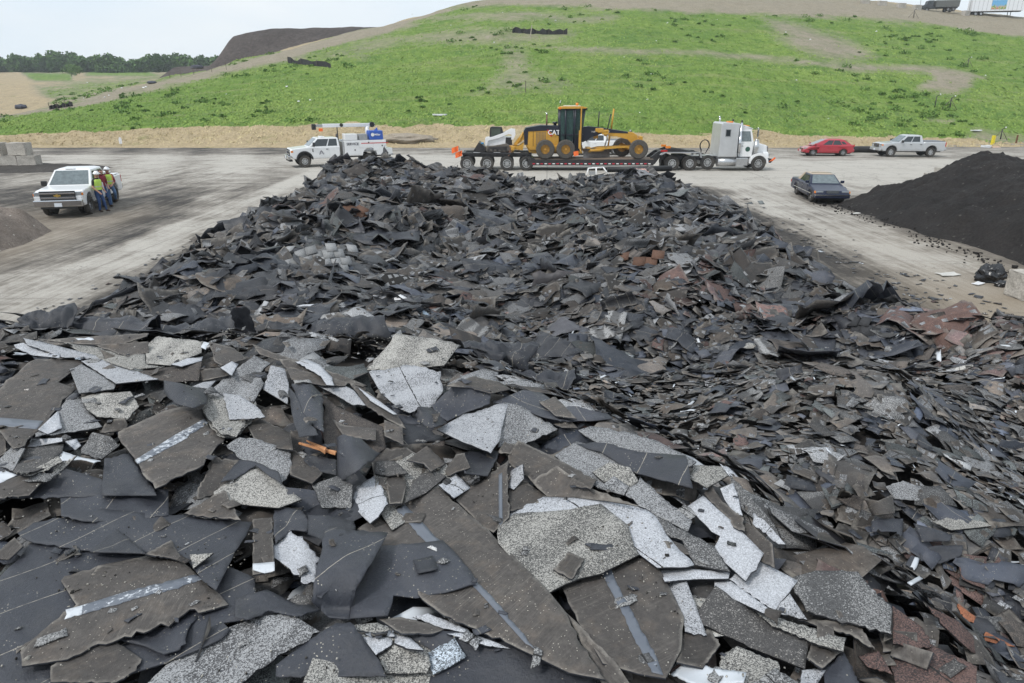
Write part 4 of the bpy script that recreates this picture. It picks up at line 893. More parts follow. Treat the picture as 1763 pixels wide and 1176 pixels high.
 ('G', 'c', 7, [(300, 60), (420, 180), (520, 300), (620, 420), (640, 540), (480, 380), (380, 300)], 'dark granule edge on the right crest', {}),
 ('G', 'W', 7, [(240, 165), (330, 125), (350, 180), (396, 352), (330, 332), (270, 240)], 'white granule sliver standing on the right crest', dict(lift=(0, -1, .05))),
 ('B', 1.1, 7, [(400, 400), (460, 420), (600, 545), (616, 712), (500, 655), (395, 560)], 'brown backed shingle curling at the right crest', dict(lift=(1, 0, .06))),
 ('G', 'W', 7, [(468, 332), (545, 382), (692, 550), (640, 548), (462, 405)], 'white split slats at the right crest', dict(slit=1)),
 ('G', 'W', 6, [(1100, 800), (1340, 800), (1590, 820), (1580, 866), (1340, 870), (1140, 886)], 'thin white shingle strip under the charcoal one', {}),
 ('G', 'L', 6, [(1150, 890), (1290, 880), (1400, 1174), (1430, 1260), (1280, 1230), (1265, 1130)], 'pale granule strip right of the brown square with blue strip', {}),
 ('G', 'W', 7, [(200, 800), (310, 800), (600, 1010), (560, 1035), (200, 865)], 'white shingle peeking out below two white boards', {}),
 ('G', 'L', 7, [(600, 1018), (720, 888), (842, 1072)], 'pale triangular shingle tip right of the white boards', {}),
 ('G', 'W', 7, [(300, 790), (500, 665), (640, 730), (775, 800), (700, 900), (612, 1016)], 'lower white board of the overlapping pair', dict(lift=(0, 1, .03))),
 ('G', 'W', 7, [(8, 292), (122, 213), (330, 400), (542, 612), (500, 690), (415, 802), (300, 700), (188, 592), (240, 492), (180, 462)], 'long white shingle with ragged left edge and small tears', dict(lift=(0, 1, .03))),
 ('G', 'k', 0, [(1203, 1052), (1232, 1008), (1300, 1055), (1395, 1085), (1386, 1152), (1300, 1118), (1210, 1076)], 'black speckled board below the white shingles', {}),
 ('G', 't', 0, [(1300, 1052), (1350, 1066), (1457, 1098), (1452, 1122), (1390, 1102), (1330, 1078)], 'tan edged black board behind the black speckled one', {}),
 ('B', 1.1, 8, [(200, 735), (400, 738), (560, 752), (650, 800), (736, 946), (560, 835), (400, 795)], 'brown backed strip curling under the striped shingle', dict(lift=(1, 1, .05))),
 ('G', 'c', 7, [(745, 850), (740, 775), (900, 730), (1190, 738), (1280, 850), (1415, 968), (1424, 1172), (1200, 1110), (1000, 1062), (830, 1000)], 'striped charcoal and cream shingle with a rounded shoulder', dict(band=1.1, lift=(0, 1, .04))),
 # bottom centre
 ('B', .9, 4, [(-20, 175), (115, 163), (127, 472), (120, 540), (-20, 560)], 'upright brown backed shingle with a pale strip at its foot', dict(strip=[([(-20, 482), (128, 470), (130, 530), (60, 547), (-20, 525)], .7)])),
 ('F', 1, 4, [(125, 110), (210, 98), (310, 110), (362, 180), (362, 260), (250, 250), (130, 350)], 'felt scrap with one chalk line above the white ragged shingle', dict(line=1, ua=(1, 0))),
 ('F', .8, 4, [(360, 150), (500, 150), (680, 190), (690, 245), (500, 330), (360, 280)], 'dark curled felt scrap behind the felt cylinder', dict(curl=.06)),
 ('G', 'W', 4, [(125, 350), (240, 250), (330, 320), (442, 440), (410, 612), (330, 622), (240, 520), (130, 440)], 'ragged white speckled shingle left of the felt cylinder', dict(jag=2.6)),
 ('G', 't', 0, [(520, 1180), (560, 1080), (650, 1072), (760, 1110), (760, 1180), (600, 1200)], 'tan granules under the bottom felt sheets', {}),
 ('G', 'W', 4, [(735, 990), (955, 985), (940, 1040), (830, 1112)], 'white granule square beneath the bottom felt sheet', {}),
 ('G', 'W', 4, [(700, 940), (830, 960), (950, 940), (960, 985), (800, 990)], 'thin white granule edge beneath the long brown sheet', {}),
 ('G', 't', 4, [(840, 1115), (960, 1040), (1190, 1090), (1210, 1174), (1180, 1240), (900, 1240)], 'tan and black speckled scrap between the bottom felt sheets', {}),
 ('F', 1, 4, [(140, 1180), (300, 1060), (440, 960), (560, 890), (650, 885), (720, 960), (865, 1174), (900, 1260), (140, 1260)], 'felt sheet at the bottom edge left of the speckled scrap', {}),
 ('G', 'g', 0, [(250, 1180), (306, 1125), (384, 1085), (440, 1062), (500, 1056), (552, 1088), (500, 1118), (425, 1170), (380, 1200), (250, 1200)], 'long grey and tan shingle board at the bottom left', dict(band=1, lift=(1, 0, .03))),
 ('F', 1, 4, [(-140, 720), (80, 660), (290, 765), (525, 780), (270, 845), (90, 805), (-30, 860), (-140, 850)], 'pointed felt sheet over the long grey shingle board', {}),
 ('G', 'W', 4, [(960, 970), (1060, 985), (1160, 1080), (1040, 1065), (960, 1030)], 'white granule chip right of the granule square', {}),
 ('F', .95, 0, [(690, 1090), (745, 1085), (850, 1092), (960, 1140), (1035, 1176), (1030, 1210), (730, 1210), (745, 1150), (740, 1118)], 'large felt sheet at the bottom edge in the middle', dict(lift=(0, -1, .02))),
 ('B', 1.3, 0, [(652, 1066), (690, 1062), (735, 1072), (765, 1084), (745, 1091), (690, 1090)], 'narrow brown tongue over the bottom felt sheet', {}),
 ('G', 'W', 4, [(1085, 850), (1190, 825), (1330, 880), (1470, 940), (1440, 955), (1280, 925)], 'white granule layer under the long brown sheet', {}),
 ('G', 'W', 4, [(1320, 965), (1460, 955), (1620, 1010), (1763, 1070), (1600, 1050)], 'second white layer under the long brown sheet', {}),
 ('B', 1.25, 0, [(615, 911), (685, 872), (740, 845), (755, 838), (849, 922), (945, 1018), (975, 1055), (1000, 1110), (1042, 1170), (980, 1158), (870, 1105), (765, 1060), (728, 1033), (690, 960)], 'huge brown backed sheet with a dark blue strip down its middle', dict(strip=[([(682, 877), (697, 868), (755, 928), (850, 1030), (925, 1120), (905, 1108), (820, 1014), (740, 942)], .0)], lift=(-.2, 1, .07))),
 ('F', 1.3, 4, [(800, 480), (870, 360), (1100, 342), (1290, 320), (1400, 430), (1500, 560), (1517, 622), (1310, 682), (1110, 720), (950, 700), (910, 840), (650, 862), (680, 680)], 'wide torn felt sheet lying on the huge brown sheet', dict(lift=(-.5, -.2, .02))),
 ('F', 1.15, 4, [(410, 770), (385, 740), (415, 560), (480, 250), (520, 222), (700, 255), (912, 270), (800, 480), (700, 640), (650, 865), (510, 855)], 'felt sheet bent into a half cylinder with one chalk line', dict(line=1, curl=-.12, ua=(.9, .42))),
 ('B', 1.1, 2, [(1270, 137), (1490, 0), (1560, -20), (1600, 80), (1662, 182), (1380, 155)], 'brown triangular shingle corner above the lined felt', dict(lift=(0, 1, .03))),
 ('F', .75, 2, [(620, 400), (720, 320), (805, 243), (880, 300), (1002, 412)], 'dark triangular felt scrap with one chalk line', dict(line=1, ua=(.7, .7))),
 ('B', .95, 2, [(1000, 416), (1180, 318), (1265, 462), (1150, 440)], 'brown triangle half hidden behind the pale strip shingle', {}),
 ('G', 'T', 2, [(1310, 420), (1472, 408), (1332, 517)], 'tiny tan triangle on the lined felt sheet', dict(lift=(1, 0, .02))),
 ('B', .85, 2, [(440, 400), (500, 370), (568, 420), (450, 430)], 'tiny brown chip on the lined felt sheet', {}),
 ('B', .9, 2, [(-40, 420), (100, 300), (160, 360), (60, 455), (-40, 450)], 'dark curled scrap at the left edge', dict(lift=(1, 0, .04))),
 ('F', 1.0, 2, [(820, 1005), (1090, 918), (1200, 880), (1310, 800), (1365, 825), (1240, 1075), (1130, 1107), (1000, 1050)], 'jagged felt fragment under the pale strip shingle', dict(jag=2.5)),
 ('B', 1.2, 2, [(420, 602), (445, 568), (700, 490), (1000, 430), (1230, 445), (1350, 550), (1578, 765), (1370, 822), (1345, 795), (1310, 797), (1200, 882), (820, 1005), (420, 1150), (150, 1190), (140, 1090), (250, 985), (525, 765)], 'big brown backed shingle with a pale blue strip and white end', dict(strip=[([(570, 768), (900, 665), (1360, 556), (1392, 590), (1250, 640), (900, 735), (562, 832)], .42), ([(443, 867), (460, 832), (452, 800), (573, 768), (564, 832)], 1)], lift=(.3, 1, .05))),
 ('B', 1.1, 2, [(350, 1190), (560, 1080), (752, 984), (978, 1142), (940, 1220), (800, 1300), (350, 1300)], 'brown shingle with a pale rim at the bottom left edge', {}),
 ('B', 1.15, 0, [(964, 1006), (1032, 979), (1120, 951), (1150, 1006), (1178, 1062), (1172, 1120), (1146, 1168), (1100, 1160), (1038, 1142), (1000, 1078)], 'brown backed square with a flecked blue strip near the bottom', dict(strip=[([(1033, 980), (1050, 977), (1075, 1030), (1130, 1130), (1142, 1162), (1122, 1157), (1082, 1078)], .3)], lift=(0, 1, .05), jag=1.2)),
 ('B', 1.1, 0, [(970, 1050), (1000, 1078), (1060, 1140), (1090, 1185), (1040, 1185), (1010, 1120)], 'scratched brown sheet beneath the flecked strip square', {}),
 ('B', .8, 0, [(1176, 1090), (1225, 1085), (1240, 1110), (1210, 1150), (1165, 1140)], 'dark scrap right of the flecked strip square', {}),
 ('G', 't', 0, [(1240, 1130), (1270, 1112), (1340, 1140), (1345, 1185), (1240, 1185)], 'tan black granule scrap at the bottom edge', {}),
 ('T', 1, 0, [(1155, 1160), (1180, 1140), (1240, 1152), (1285, 1158), (1280, 1174), (1200, 1180)], 'crumpled white plastic strip at the bottom edge', {}),
 ('B', 1.0, 8, [(265, 1000), (300, 885), (500, 965), (370, 1072)], 'brown shingle corner below the striped shingle', {}),
 ('G', 'L', 8, [(230, 1085), (320, 1075), (395, 1085), (330, 1200), (215, 1200)], 'pale granule scrap at the bottom edge below the brown corner', {}),
 ('F', 1.2, 8, [(390, 1200), (380, 1080), (520, 958), (570, 1050), (640, 1200)], 'bluish felt flap at the bottom edge right of the middle', {}),
 ('G', 'r', 8, [(860, 905), (855, 640), (1050, 780), (1110, 870), (1125, 925), (980, 930)], 'dull red brown shingle right of the striped one', dict(s=1)),
 ('G', 'r', 8, [(620, 985), (760, 950), (860, 1120), (840, 1110), (680, 1060)], 'dark red shingle edge below the striped one', dict(s=1)),
 ('G', 'r', 8, [(830, 1020), (1110, 900), (1440, 1060), (1430, 1200), (880, 1200)], 'broad red brown granule shingle at the bottom right', dict(s=1, slit=1)),
 ('B', 1.3, 8, [(838, 982), (872, 880), (1135, 962), (1092, 1080)], 'brown backed rectangle lying on the red brown shingle', dict(s=1)),
 ('G', 'r', 8, [(1095, 640), (1300, 740), (1490, 925), (1600, 1010), (1400, 960), (1230, 800)], 'long red brown shingle on the right slope', dict(s=1, lift=(0, -1, .05))),
 ('G', 'o', 8, [(1160, 588), (1270, 592), (1380, 680), (1482, 765), (1360, 745), (1230, 650)], 'rusty orange shingle strip on the right slope', dict(s=1, lift=(0, -1, .06))),
 ('G', 'o', 8, [(1400, 800), (1500, 820), (1705, 922), (1640, 918), (1480, 880)], 'smaller rusty orange strip on the right slope', dict(s=1, lift=(0, -1, .05))),
 ('F', 1.0, 8, [(1510, 992), (1640, 1005), (1790, 1060), (1790, 1200), (1620, 1200)], 'blue grey felt sheet in the bottom right corner', dict(s=1)),
 ('F', .9, 8, [(1040, 235), (1200, 222), (1345, 225), (1330, 300), (1180, 350), (1050, 330)], 'dark grey sheet above the two white tape pieces', dict(s=1)),
 ('F', 1, 8, [(905, 410), (985, 290), (1050, 310), (990, 445)], 'narrow dark scrap carrying a whitish strip', dict(s=1, strip=[([(950, 440), (1010, 305), (1048, 310), (990, 445)], .8)])),
 ('T', 1, 8, [(958, 478), (1090, 405), (1116, 425), (985, 497)], 'flat white tape piece on the right slope', dict(s=1)),
 ('F', 1.1, 8, [(705, 60), (750, 40), (930, 40), (925, 150), (800, 205), (720, 190)], 'grey folded sheet with white flecks on the lower slope', dict(s=1, curl=.08)),
 ('F', .9, 8, [(1000, 70), (1270, 150), (1250, 195), (1060, 200)], 'long black flap behind the tape pieces', dict(s=1, curl=.06)),
 ('G', 'b', 7, [(1040, 240), (1075, 155), (1230, 240), (1210, 320), (1130, 290)], 'brown peak of a folded shingle on the lower slope', dict(s=1, lift=(0, -1, .14))),
 ('B', .9, 7, [(1230, 230), (1330, 250), (1430, 205), (1445, 335), (1290, 350)], 'brown sheet rolled like a barrel on the lower slope', dict(s=1, curl=.14)),
 ('G', 'g', 7, [(1380, 150), (1500, 110), (1655, 165), (1610, 250), (1440, 235)], 'pale grey square with a white tape line on the lower slope', dict(s=1)),
 ('G', 't', 8, [(1130, 60), (1300, 20), (1520, 25), (1540, 90), (1260, 120)], 'sandy brown sheet pair on the lower slope', dict(s=1)),
]
GROUP_H = 'torn roofing pieces of the near heap'
RAS = 6; NRX, NRY = 1800 // RAS + 40, 1230 // RAS + 6
HMAP = np.full((NRY, NRX), .045)
rgx, rgy = np.meshgrid((np.arange(NRX) - 18) * RAS, np.arange(NRY) * RAS)
def in_poly(px, py, poly):
    ins = np.zeros(px.shape, bool); n = len(poly)
    for i in range(n):
        x1, y1 = poly[i]; x2, y2 = poly[(i + 1) % n]
        ins ^= ((y1 > py) != (y2 > py)) & (px < (x2 - x1) * (py - y1) / ((y2 - y1) + 1e-9) + x1)
    return ins
def cast(PX_, PY_, off, surf):
    """first point on each sight line that lies on surf + off"""
    u = (PX_ - 881.5) / F; v = (PY_ - 588) / F; dx, dy, dz = u, CT - v * ST, -ST - v * CT
    lo = np.full(PX_.shape, .6); hi = np.full(PX_.shape, 9.5); t = lo.copy(); done = np.zeros(PX_.shape, bool)
    for s_ in np.arange(.6, 11, .06):
        below = (HC + dz * s_) < surf(dx * s_, dy * s_) + off
        new = below & ~done; hi[new] = s_; lo[new] = s_ - .06; done |= new
    for _ in range(14):
        mid = (lo + hi) / 2; b_ = (HC + dz * mid) < surf(dx * mid, dy * mid) + off
        hi = np.where(b_, mid, hi); lo = np.where(b_, lo, mid)
    t = (lo + hi) / 2
    return np.stack([dx * t, dy * t, HC + dz * t], -1)
def subdiv(poly, step, jag, rs):
    out = []; n = len(poly); ph = rs.random() * 50
    for i in range(n):
        a = np.array(poly[i], float); b = np.array(poly[(i + 1) % n], float); d = b - a; ln = np.hypot(*d); k = max(1, int(ln / step)); nn = np.array([-d[1], d[0]]) / (ln + 1e-9)
        torn = rs.random() < .6
        for j in range(k):
            t = j / k; w_ = 1 if j else 0
            amp = jag * (1.0 if torn else .10) * w_
            out.append(tuple(a + d * t + nn * amp * (rs.normal(0, .75) + 1.3 * float(vn(ph + t * ln * .11, i * 3.3)) * 1.5)))
    return out
def sheet_mesh(name, poly, step, jag, offf, surf, thick, mi, bmi, tint, par, rs, parent=None, ua=None):
    pts = subdiv(poly, step, jag, rs); nb = len(pts); P = np.array(pts)
    mn, mxx = P.min(0), P.max(0); gx_, gy_ = np.meshgrid(np.arange(mn[0], mxx[0], step), np.arange(mn[1], mxx[1], step))
    gx_ = gx_ + rs.uniform(-.15, .15, gx_.shape) * step; gy_ = gy_ + rs.uniform(-.15, .15, gy_.shape) * step
    gx_, gy_ = gx_.ravel(), gy_.ravel(); k = in_poly(gx_, gy_, pts)
    ed = np.array([np.min(np.hypot(P[:, 0] - a, P[:, 1] - b)) for a, b in zip(gx_, gy_)]) if len(gx_) else np.zeros(0)
    k &= ed > step * .45; inner = np.stack([gx_[k], gy_[k]], -1)
    allp = [Vector(p) for p in pts] + [Vector(p) for p in inner]
    r = delaunay_2d_cdt(allp, [], [list(range(nb))], 1, 1e-4)
    vs = np.array([(v.x, v.y) for v in r[0]]); fs = [f for f in r[2] if len(f) == 3]
    if len(vs) < 3 or not fs: return None
    off = offf(vs[:, 0], vs[:, 1]); W = cast(vs[:, 0], vs[:, 1], off, surf)
    ext = W.max(0) - W.min(0)
    tri = np.array(fs); c0, c1, c2 = W[tri[:, 0]], W[tri[:, 1]], W[tri[:, 2]]; nn = np.cross(c1 - c0, c2 - c0)
    flip = nn[:, 2] < 0; tri[flip] = tri[flip][:, ::-1]
    # drop stretched triangles whose corners fell on something far behind
    el = np.max([np.linalg.norm(c1 - c0, axis=1), np.linalg.norm(c2 - c1, axis=1), np.linalg.norm(c0 - c2, axis=1)], 0)
    tri = tri[el < max(.3, np.median(el) * 5)]
    par_i = list(range(len(W)))
    def fnd(i):
        while par_i[i] != i: par_i[i] = par_i[par_i[i]]; i = par_i[i]
        return i
    for t in tri:
        a, b, c_ = fnd(int(t[0])), fnd(int(t[1])), fnd(int(t[2])); par_i[b] = a; par_i[fnd(c_)] = a
    rt_ = np.array([fnd(int(t[0])) for t in tri]); big = np.bincount(rt_).argmax(); tri = tri[rt_ == big]
    use = np.unique(tri); rm_ = np.full(len(W), -1); rm_[use] = np.arange(len(use)); tri = rm_[tri]; W = W[use]; vs = vs[use]; off = off[use]
    nrm = np.zeros_like(W); fn = np.cross(W[tri[:, 1]] - W[tri[:, 0]], W[tri[:, 2]] - W[tri[:, 0]])
    for q in range(3): np.add.at(nrm, tri[:, q], fn)
    nrm /= np.linalg.norm(nrm, axis=1, keepdims=True) + 1e-12
    B_ = W - nrm * thick
    ecount = {}
    for t in tri:
        for a, b in ((t[0], t[1]), (t[1], t[2]), (t[2], t[0])): ecount[(a, b)] = ecount.get((a, b), 0) + 1
    bd = [(a, b) for (a, b) in ecount if (b, a) not in ecount]
    n = len(W); faces = [tuple(t) for t in tri] + [tuple(t[::-1] + n) for t in tri]
    sides = []
    for a, b in bd: sides += [(b, a, a + n), (b, a + n, b + n)]
    Fa = np.array(faces + sides); mats_i = np.array([mi] * len(tri) + [bmi] * len(tri) + [2 if mi != 3 else 3] * len(sides))
    # metric uv on the best plane, first outline edge along u
    c = W.mean(0); mean_n = fn.sum(0); mean_n /= np.linalg.norm(mean_n)
    if ua: pc = P.mean(0); poly = [tuple(pc), (pc[0] + 30 * ua[0], pc[1] + 30 * ua[1])]
    e0 = cast(np.array([poly[0][0], poly[1][0]]), np.array([poly[0][1], poly[1][1]]), np.zeros(2), surf); u_ = e0[1] - e0[0]; u_ -= mean_n * u_.dot(mean_n); u_ /= np.linalg.norm(u_) + 1e-9
    v_ = np.cross(mean_n, u_); uv = np.stack([(W - c) @ u_, (W - c) @ v_], -1); uv = np.concatenate([uv, uv])
    ppm = step / (np.median(el) / 1.2 + 1e-6)
    d2 = np.array([np.min(np.hypot(P[:, 0] - a, P[:, 1] - b)) for a, b in vs]); rim = np.clip(1 - d2 / (ppm * .03 + 1e-6), 0, 1)
    par_ = np.tile(par, (2 * n, 1)); par_[:, 2] = np.concatenate([rim, rim])
    tn = np.tile((*tint, 1.0), (2 * n, 1))
    if bmi == 1: tn[n:, :3] = TONES['g'][0]
    origin = np.array([c[0], c[1], c[2]])
    V_ = np.concatenate([W, B_])
    if parent is None: V_ = V_ - origin
    else: V_ = V_ - np.array(parent.location)
    o = mesh_np(name, V_, Fa, SM4, mats_i, {'tint': tn, 'par': par_}, uv, smooth=False)
    if parent is None: o.location = origin
    else: o.parent = parent
    sm = np.zeros(len(Fa), bool); sm[:len(tri)] = True; sm[len(tri):2 * len(tri)] = True
    o.data.polygons.foreach_set('use_smooth', sm)
    return o, vs, off
NAMES = {'B': 'shingle_sheet', 'G': 'shingle_sheet', 'F': 'felt_sheet', 'T': 'plastic_strip'}
CATS = {'B': 'shingle', 'G': 'shingle', 'F': 'roofing felt', 'T': 'plastic strip'}
heroes = []
rsH = np.random.default_rng(77)
for (kd, tone, reg, pts, label, opt) in HERO:
    poly = px_pts(reg, pts); cen = np.mean(poly, 0); P = np.array(poly); span = P.max(0) - P.min(0) + 1e-6; surf = heap if opt.get('s') else mound
    mask = in_poly(rgx, rgy, poly)
    if mask.sum() < 3: mask = (np.hypot(rgx - cen[0], rgy - cen[1]) < RAS * 1.5)
    mx_, my_ = rgx[mask].astype(float), rgy[mask].astype(float); D = HMAP[mask]
    A = np.stack([mx_ - cen[0], my_ - cen[1], np.ones_like(mx_)], -1)
    co, *_ = np.linalg.lstsq(A, D, rcond=None) if mask.sum() > 6 else (np.array([0, 0, D.max()]),)
    co[:2] = np.clip(co[:2], -.0008, .0008)
    res = D - A @ co; base = max(0, .55 * np.percentile(res, 92)) + .006
    li = opt.get('lift') or (rsH.normal(0, .7), rsH.choice([1, 1, -.4]), rsH.uniform(.015, .065)); cu = opt.get('curl', 0); wv_ = rsH.uniform(.006, .014) if kd == 'F' else rsH.uniform(.003, .009); tw = rsH.normal(0, .018); sx = rsH.uniform(0, 6)
    def offf(x, y, co=co, base=base, li=li, cu=cu, cen=cen, span=span, wv_=wv_, tw=tw, sx=sx):
        x = np.asarray(x, float); y = np.asarray(y, float)
        nx_, ny_ = (x - cen[0]) / span[0], (y - cen[1]) / span[1]
        o = co[0] * (x - cen[0]) + co[1] * (y - cen[1]) + co[2] + base
        if li:
            t = np.clip((nx_ * li[0] + ny_ * li[1]) / (abs(li[0]) + abs(li[1])) * 1.0 + .5, 0, 1); o = o + li[2] * t ** 2
        if cu: o = o + cu * (1 - (2 * np.clip(nx_ * .8 - ny_ * .35 if cu > 0 else nx_ * .3 + ny_ * .9, -.5, .5)) ** 2) if cu > 0 else o - cu * (1 - (2 * np.clip(ny_ + .1, -.5, .5)) ** 2) * .7
        o = o + tw * nx_ * ny_ * 2 + wv_ * np.sin(nx_ * 7 + sx) * np.cos(ny_ * 5 + sx)
        return o
    rs = np.random.default_rng(abs(hash(label)) % 1 + len(heroes) * 13 + 5)
    jg = float(rs.choice([1.2, 1.8, 2.6])) if kd != 'F' else 1.3; jg = min(jg, float(min(span)) * .018); area = span[0] * span[1]; step = float(np.clip(math.sqrt(area) / 16, 4.5, 11))
    mi = {'B': 0, 'G': 1, 'F': 2, 'T': 3}[kd]; bmi = {0: 1, 1: 0, 2: 2, 3: 3}[mi]
    if kd == 'G':
        tc_ = TONES[opt.get('col', tone)][0]; par = [TONES[opt.get('col', tone)][1], 0, 0, rs.random()]
        if opt.get('band'): par[1] = .30 * opt['band']; par[0] *= .9
        if opt.get('slit'): par[1] = .46; par[0] += .05
    else:
        k = tone; tc_ = (k, k, k); par = [.5 if kd != 'T' else .95, 1.0 if opt.get('line') else 0, 0, rs.random()]
    r = sheet_mesh(NAMES[kd], poly, step, opt.get('jag', jg), offf, surf, .0055 if kd in 'BG' else .003, mi, bmi, tc_, par, rs, ua=opt.get('ua'))
    if r is None: continue
    o = r[0]; tag(o, label, CATS[kd], GROUP_H)
    ox = offf(mx_, my_); HMAP[mask] = np.maximum(HMAP[mask], ox)
    for (sp, wh) in opt.get('strip', []):
        sr = sheet_mesh('adhesive_strip', px_pts(reg, sp), 6, 1.0, lambda x, y, f_=offf: f_(x, y) + .0022, surf, .0015, 3, 3, (1, 1, 1), [wh, 0, 0, rs.random()], rs, parent=o)
    heroes.append((label, Vector(o.location), cen))

# ---- further single pieces: between the big sheets and on the slope beyond
def one_piece(x, y, z, size, tilt, rs, tplres=(8, 6), k=None, bend=1.2, label='', name=None):
    V, uv, rim, Fq, side = template(*tplres, rs, bendmax=bend)
    n = 1; top, bot, tint, par = pick(1, np.array([x]), np.array([y]), rs)
    if k is not None: top[0] = k; bot[0] = {0: 1, 1: 0, 2: 2, 3: 3}[k]
    if top[0] == 3: top[0] = 2; bot[0] = 2; tint[0, :3] = 1
    if top[0] != 1: tint[0, :3] = np.clip(tint[0, :3], .8, 1.35) if tint[0, 0] > .5 else 1
    F3 = frames(hnorm(np.array([x]), np.array([y])), np.array([rs.uniform(0, 6.28)]), np.array([tilt]), np.array([rs.uniform(0, 6.28)]))[0]
    W = (V * size) @ F3.T; m = len(V)
    mi = np.where(side == 0, top[0], np.where(side == 1, bot[0], 2)); tn = np.repeat(tint, m, 0); pr_ = np.repeat(par, m, 0); pr_[:, 2] = rim * .85
    if top[0] == 1: tn[m // 2:, :3] = 1
    elif bot[0] == 1: tn[m // 2:, :3] = TONES['g'][0]
    o = mesh_np(name or ('felt_scrap' if top[0] == 2 else 'shingle_scrap'), W, Fq, SM4, mi, {'tint': tn, 'par': pr_}, uv * size)
    o.location = (x, y, z); o.data.polygons.foreach_set('use_smooth', side < 2)
    t = 'black felt' if top[0] == 2 else 'brown backed' if top[0] == 0 else ('red brown granule' if tn[0, 0] > 1.5 * tn[0, 2] else 'pale granule' if tn[0, 0] > .38 else 'dark granule')
    return o, t
rsA = np.random.default_rng(909)
NAUTO = 300 - len(heroes) - 8; cnt = 0; used_lab = {}
def nearest(x, y, z):
    p = Vector((x, y, z)); h = min(heroes, key=lambda h: (h[1] - p).length); d = p - h[1]
    if abs(d.x) > abs(d.y): rel = 'right of' if d.x > 0 else 'left of'
    else: rel = 'above' if d.y > 0 else 'below'
    return rel, h[0]
def trim(lbl, n):
    w_ = lbl.split()[:n]
    while w_ and w_[-1] in ('a', 'the', 'of', 'in', 'on', 'with', 'and', 'at', 'to', 'by', 'under', 'behind', 'over', 'into', 'its', 'below', 'beside', 'near', 'above', 'right', 'left', 'bottom', 'lower', 'upper', 'small', 'large', 'back', 'brown', 'white', 'grey', 'black', 'pale', 'dark', 'big', 'one', 'two', 'between', 'down', 'beneath', 'across'): w_.pop()
    return ' '.join(w_)
while cnt < NAUTO:
    if cnt < 90: x, y = rsA.uniform(-4.2, 1.3), rsA.uniform(1.2, 4.8); near = True
    else:
        y = 1.6 + rsA.random() ** 1.3 * 7.4; x = rsA.uniform(-1.5 - y * .5, y * .85 + .6); near = False
    onm = sdist(np.array([x]), np.array([y]), CREST)[0] < .05
    if near != bool(onm): continue
    if not near and x < .3 and y < 5.0: continue
    if near: z = float(mound(np.array([x]), np.array([y]))[0]) - .005; sz = rsA.uniform(.16, .36); tl = abs(rsA.normal(0, .10)); bd = .7
    else: z = float(heap(x, y)) + rsA.uniform(.01, .07); sz = rsA.uniform(.14, .32) * (.85 if y < 4 else 1); tl = abs(rsA.normal(0, .22)); bd = 1.8
    o, t = one_piece(x, y, z, sz, tl, rsA, bend=bd)
    rel, hl = nearest(x, y, z); size = 'small' if sz < .27 else 'mid sized' if sz < .42 else 'large'
    lab = '%s %s scrap %s %s' % (size, t, rel, trim('the ' + hl, 10)); lab = ' '.join(lab.split()[:16])
    tag(o, lab, 'roofing scrap', 'loose roofing scraps of the near heap'); cnt += 1
# curled sheets standing on the back crest
def standing(px, pyb, Y, L_, W_, k, yaw, lean, lab, mat=2, tone=.8, seed=0, twist=.1):
    rs = np.random.default_rng(seed + 4000); b = yp(px, pyb, Y); z0 = b.z; nx, ny = 16, 10
    s = np.linspace(0, L_, nx); q = np.linspace(-W_ / 2, W_ / 2, ny); Sg, Q = np.meshgrid(s, q)
    Q = Q * (1 - .35 * (Sg / L_) ** 2 * rs.uniform(.2, 1.3)) + .006 * rs.normal(0, 1, Q.shape); 
    ang = k * Sg / L_; rad = L_ / (abs(k) + 1e-4)
    X_ = np.sin(ang) * rad * np.sign(k) if abs(k) > .01 else Sg; X_ = np.abs(np.sin(np.abs(ang))) * rad * np.where(np.abs(ang) > math.pi, -1, 1) if False else rad * np.sin(np.abs(ang)); Z_ = rad * (1 - np.cos(np.abs(ang)))
    X_ = X_ + .003 * rs.normal(0, 1, X_.shape); Y_ = Q + twist * Sg * .4; Z_ = Z_ + .16 * Q * np.sin(Sg * 6 + seed) + .035 * fbm(Sg + seed, Q, 5, seed, 3); Y_ = Y_ + .03 * fbm(Sg + seed, Q + 9, 6, seed + 3, 3) + .003 * rs.normal(0, 1, Z_.shape)
    top = np.stack([X_, Y_, Z_], -1); du = np.gradient(top, axis=1); dv = np.gradient(top, axis=0); nn = np.cross(du, dv); nn /= np.linalg.norm(nn, axis=-1, keepdims=True); bot = top - nn * .004
    V = np.concatenate([top.reshape(-1, 3), bot.reshape(-1, 3)]); n = nx * ny; f = gridfaces(ny, nx); idx = np.arange(n).reshape(ny, nx)
    loop = np.concatenate([idx[0, :-1], idx[:-1, -1], idx[-1, :0:-1], idx[:0:-1, 0]]); nxt = np.roll(loop, -1)
    Fq = np.concatenate([f, f[:, ::-1] + n, np.stack([loop, loop + n, nxt + n, nxt], -1)])
    M = np.array(Matrix.Rotation(yaw, 3, 'Z') @ Matrix.Rotation(-lean, 3, 'Y')); V = V @ M.T
    uv = np.stack([Sg, Q], -1).reshape(-1, 2); uv = np.concatenate([uv, uv])
    o = mesh_np('felt_sheet' if mat == 2 else 'shingle_sheet', V, Fq, SM4, np.full(len(Fq), mat), {'tint': np.tile((tone, tone, tone, 1), (2 * n, 1)), 'par': np.tile((.5, .0, 0, rs.random()), (2 * n, 1))}, uv, smooth=True)
    o.location = (b.x, Y, z0); tag(o, lab, 'roofing felt', GROUP_H)
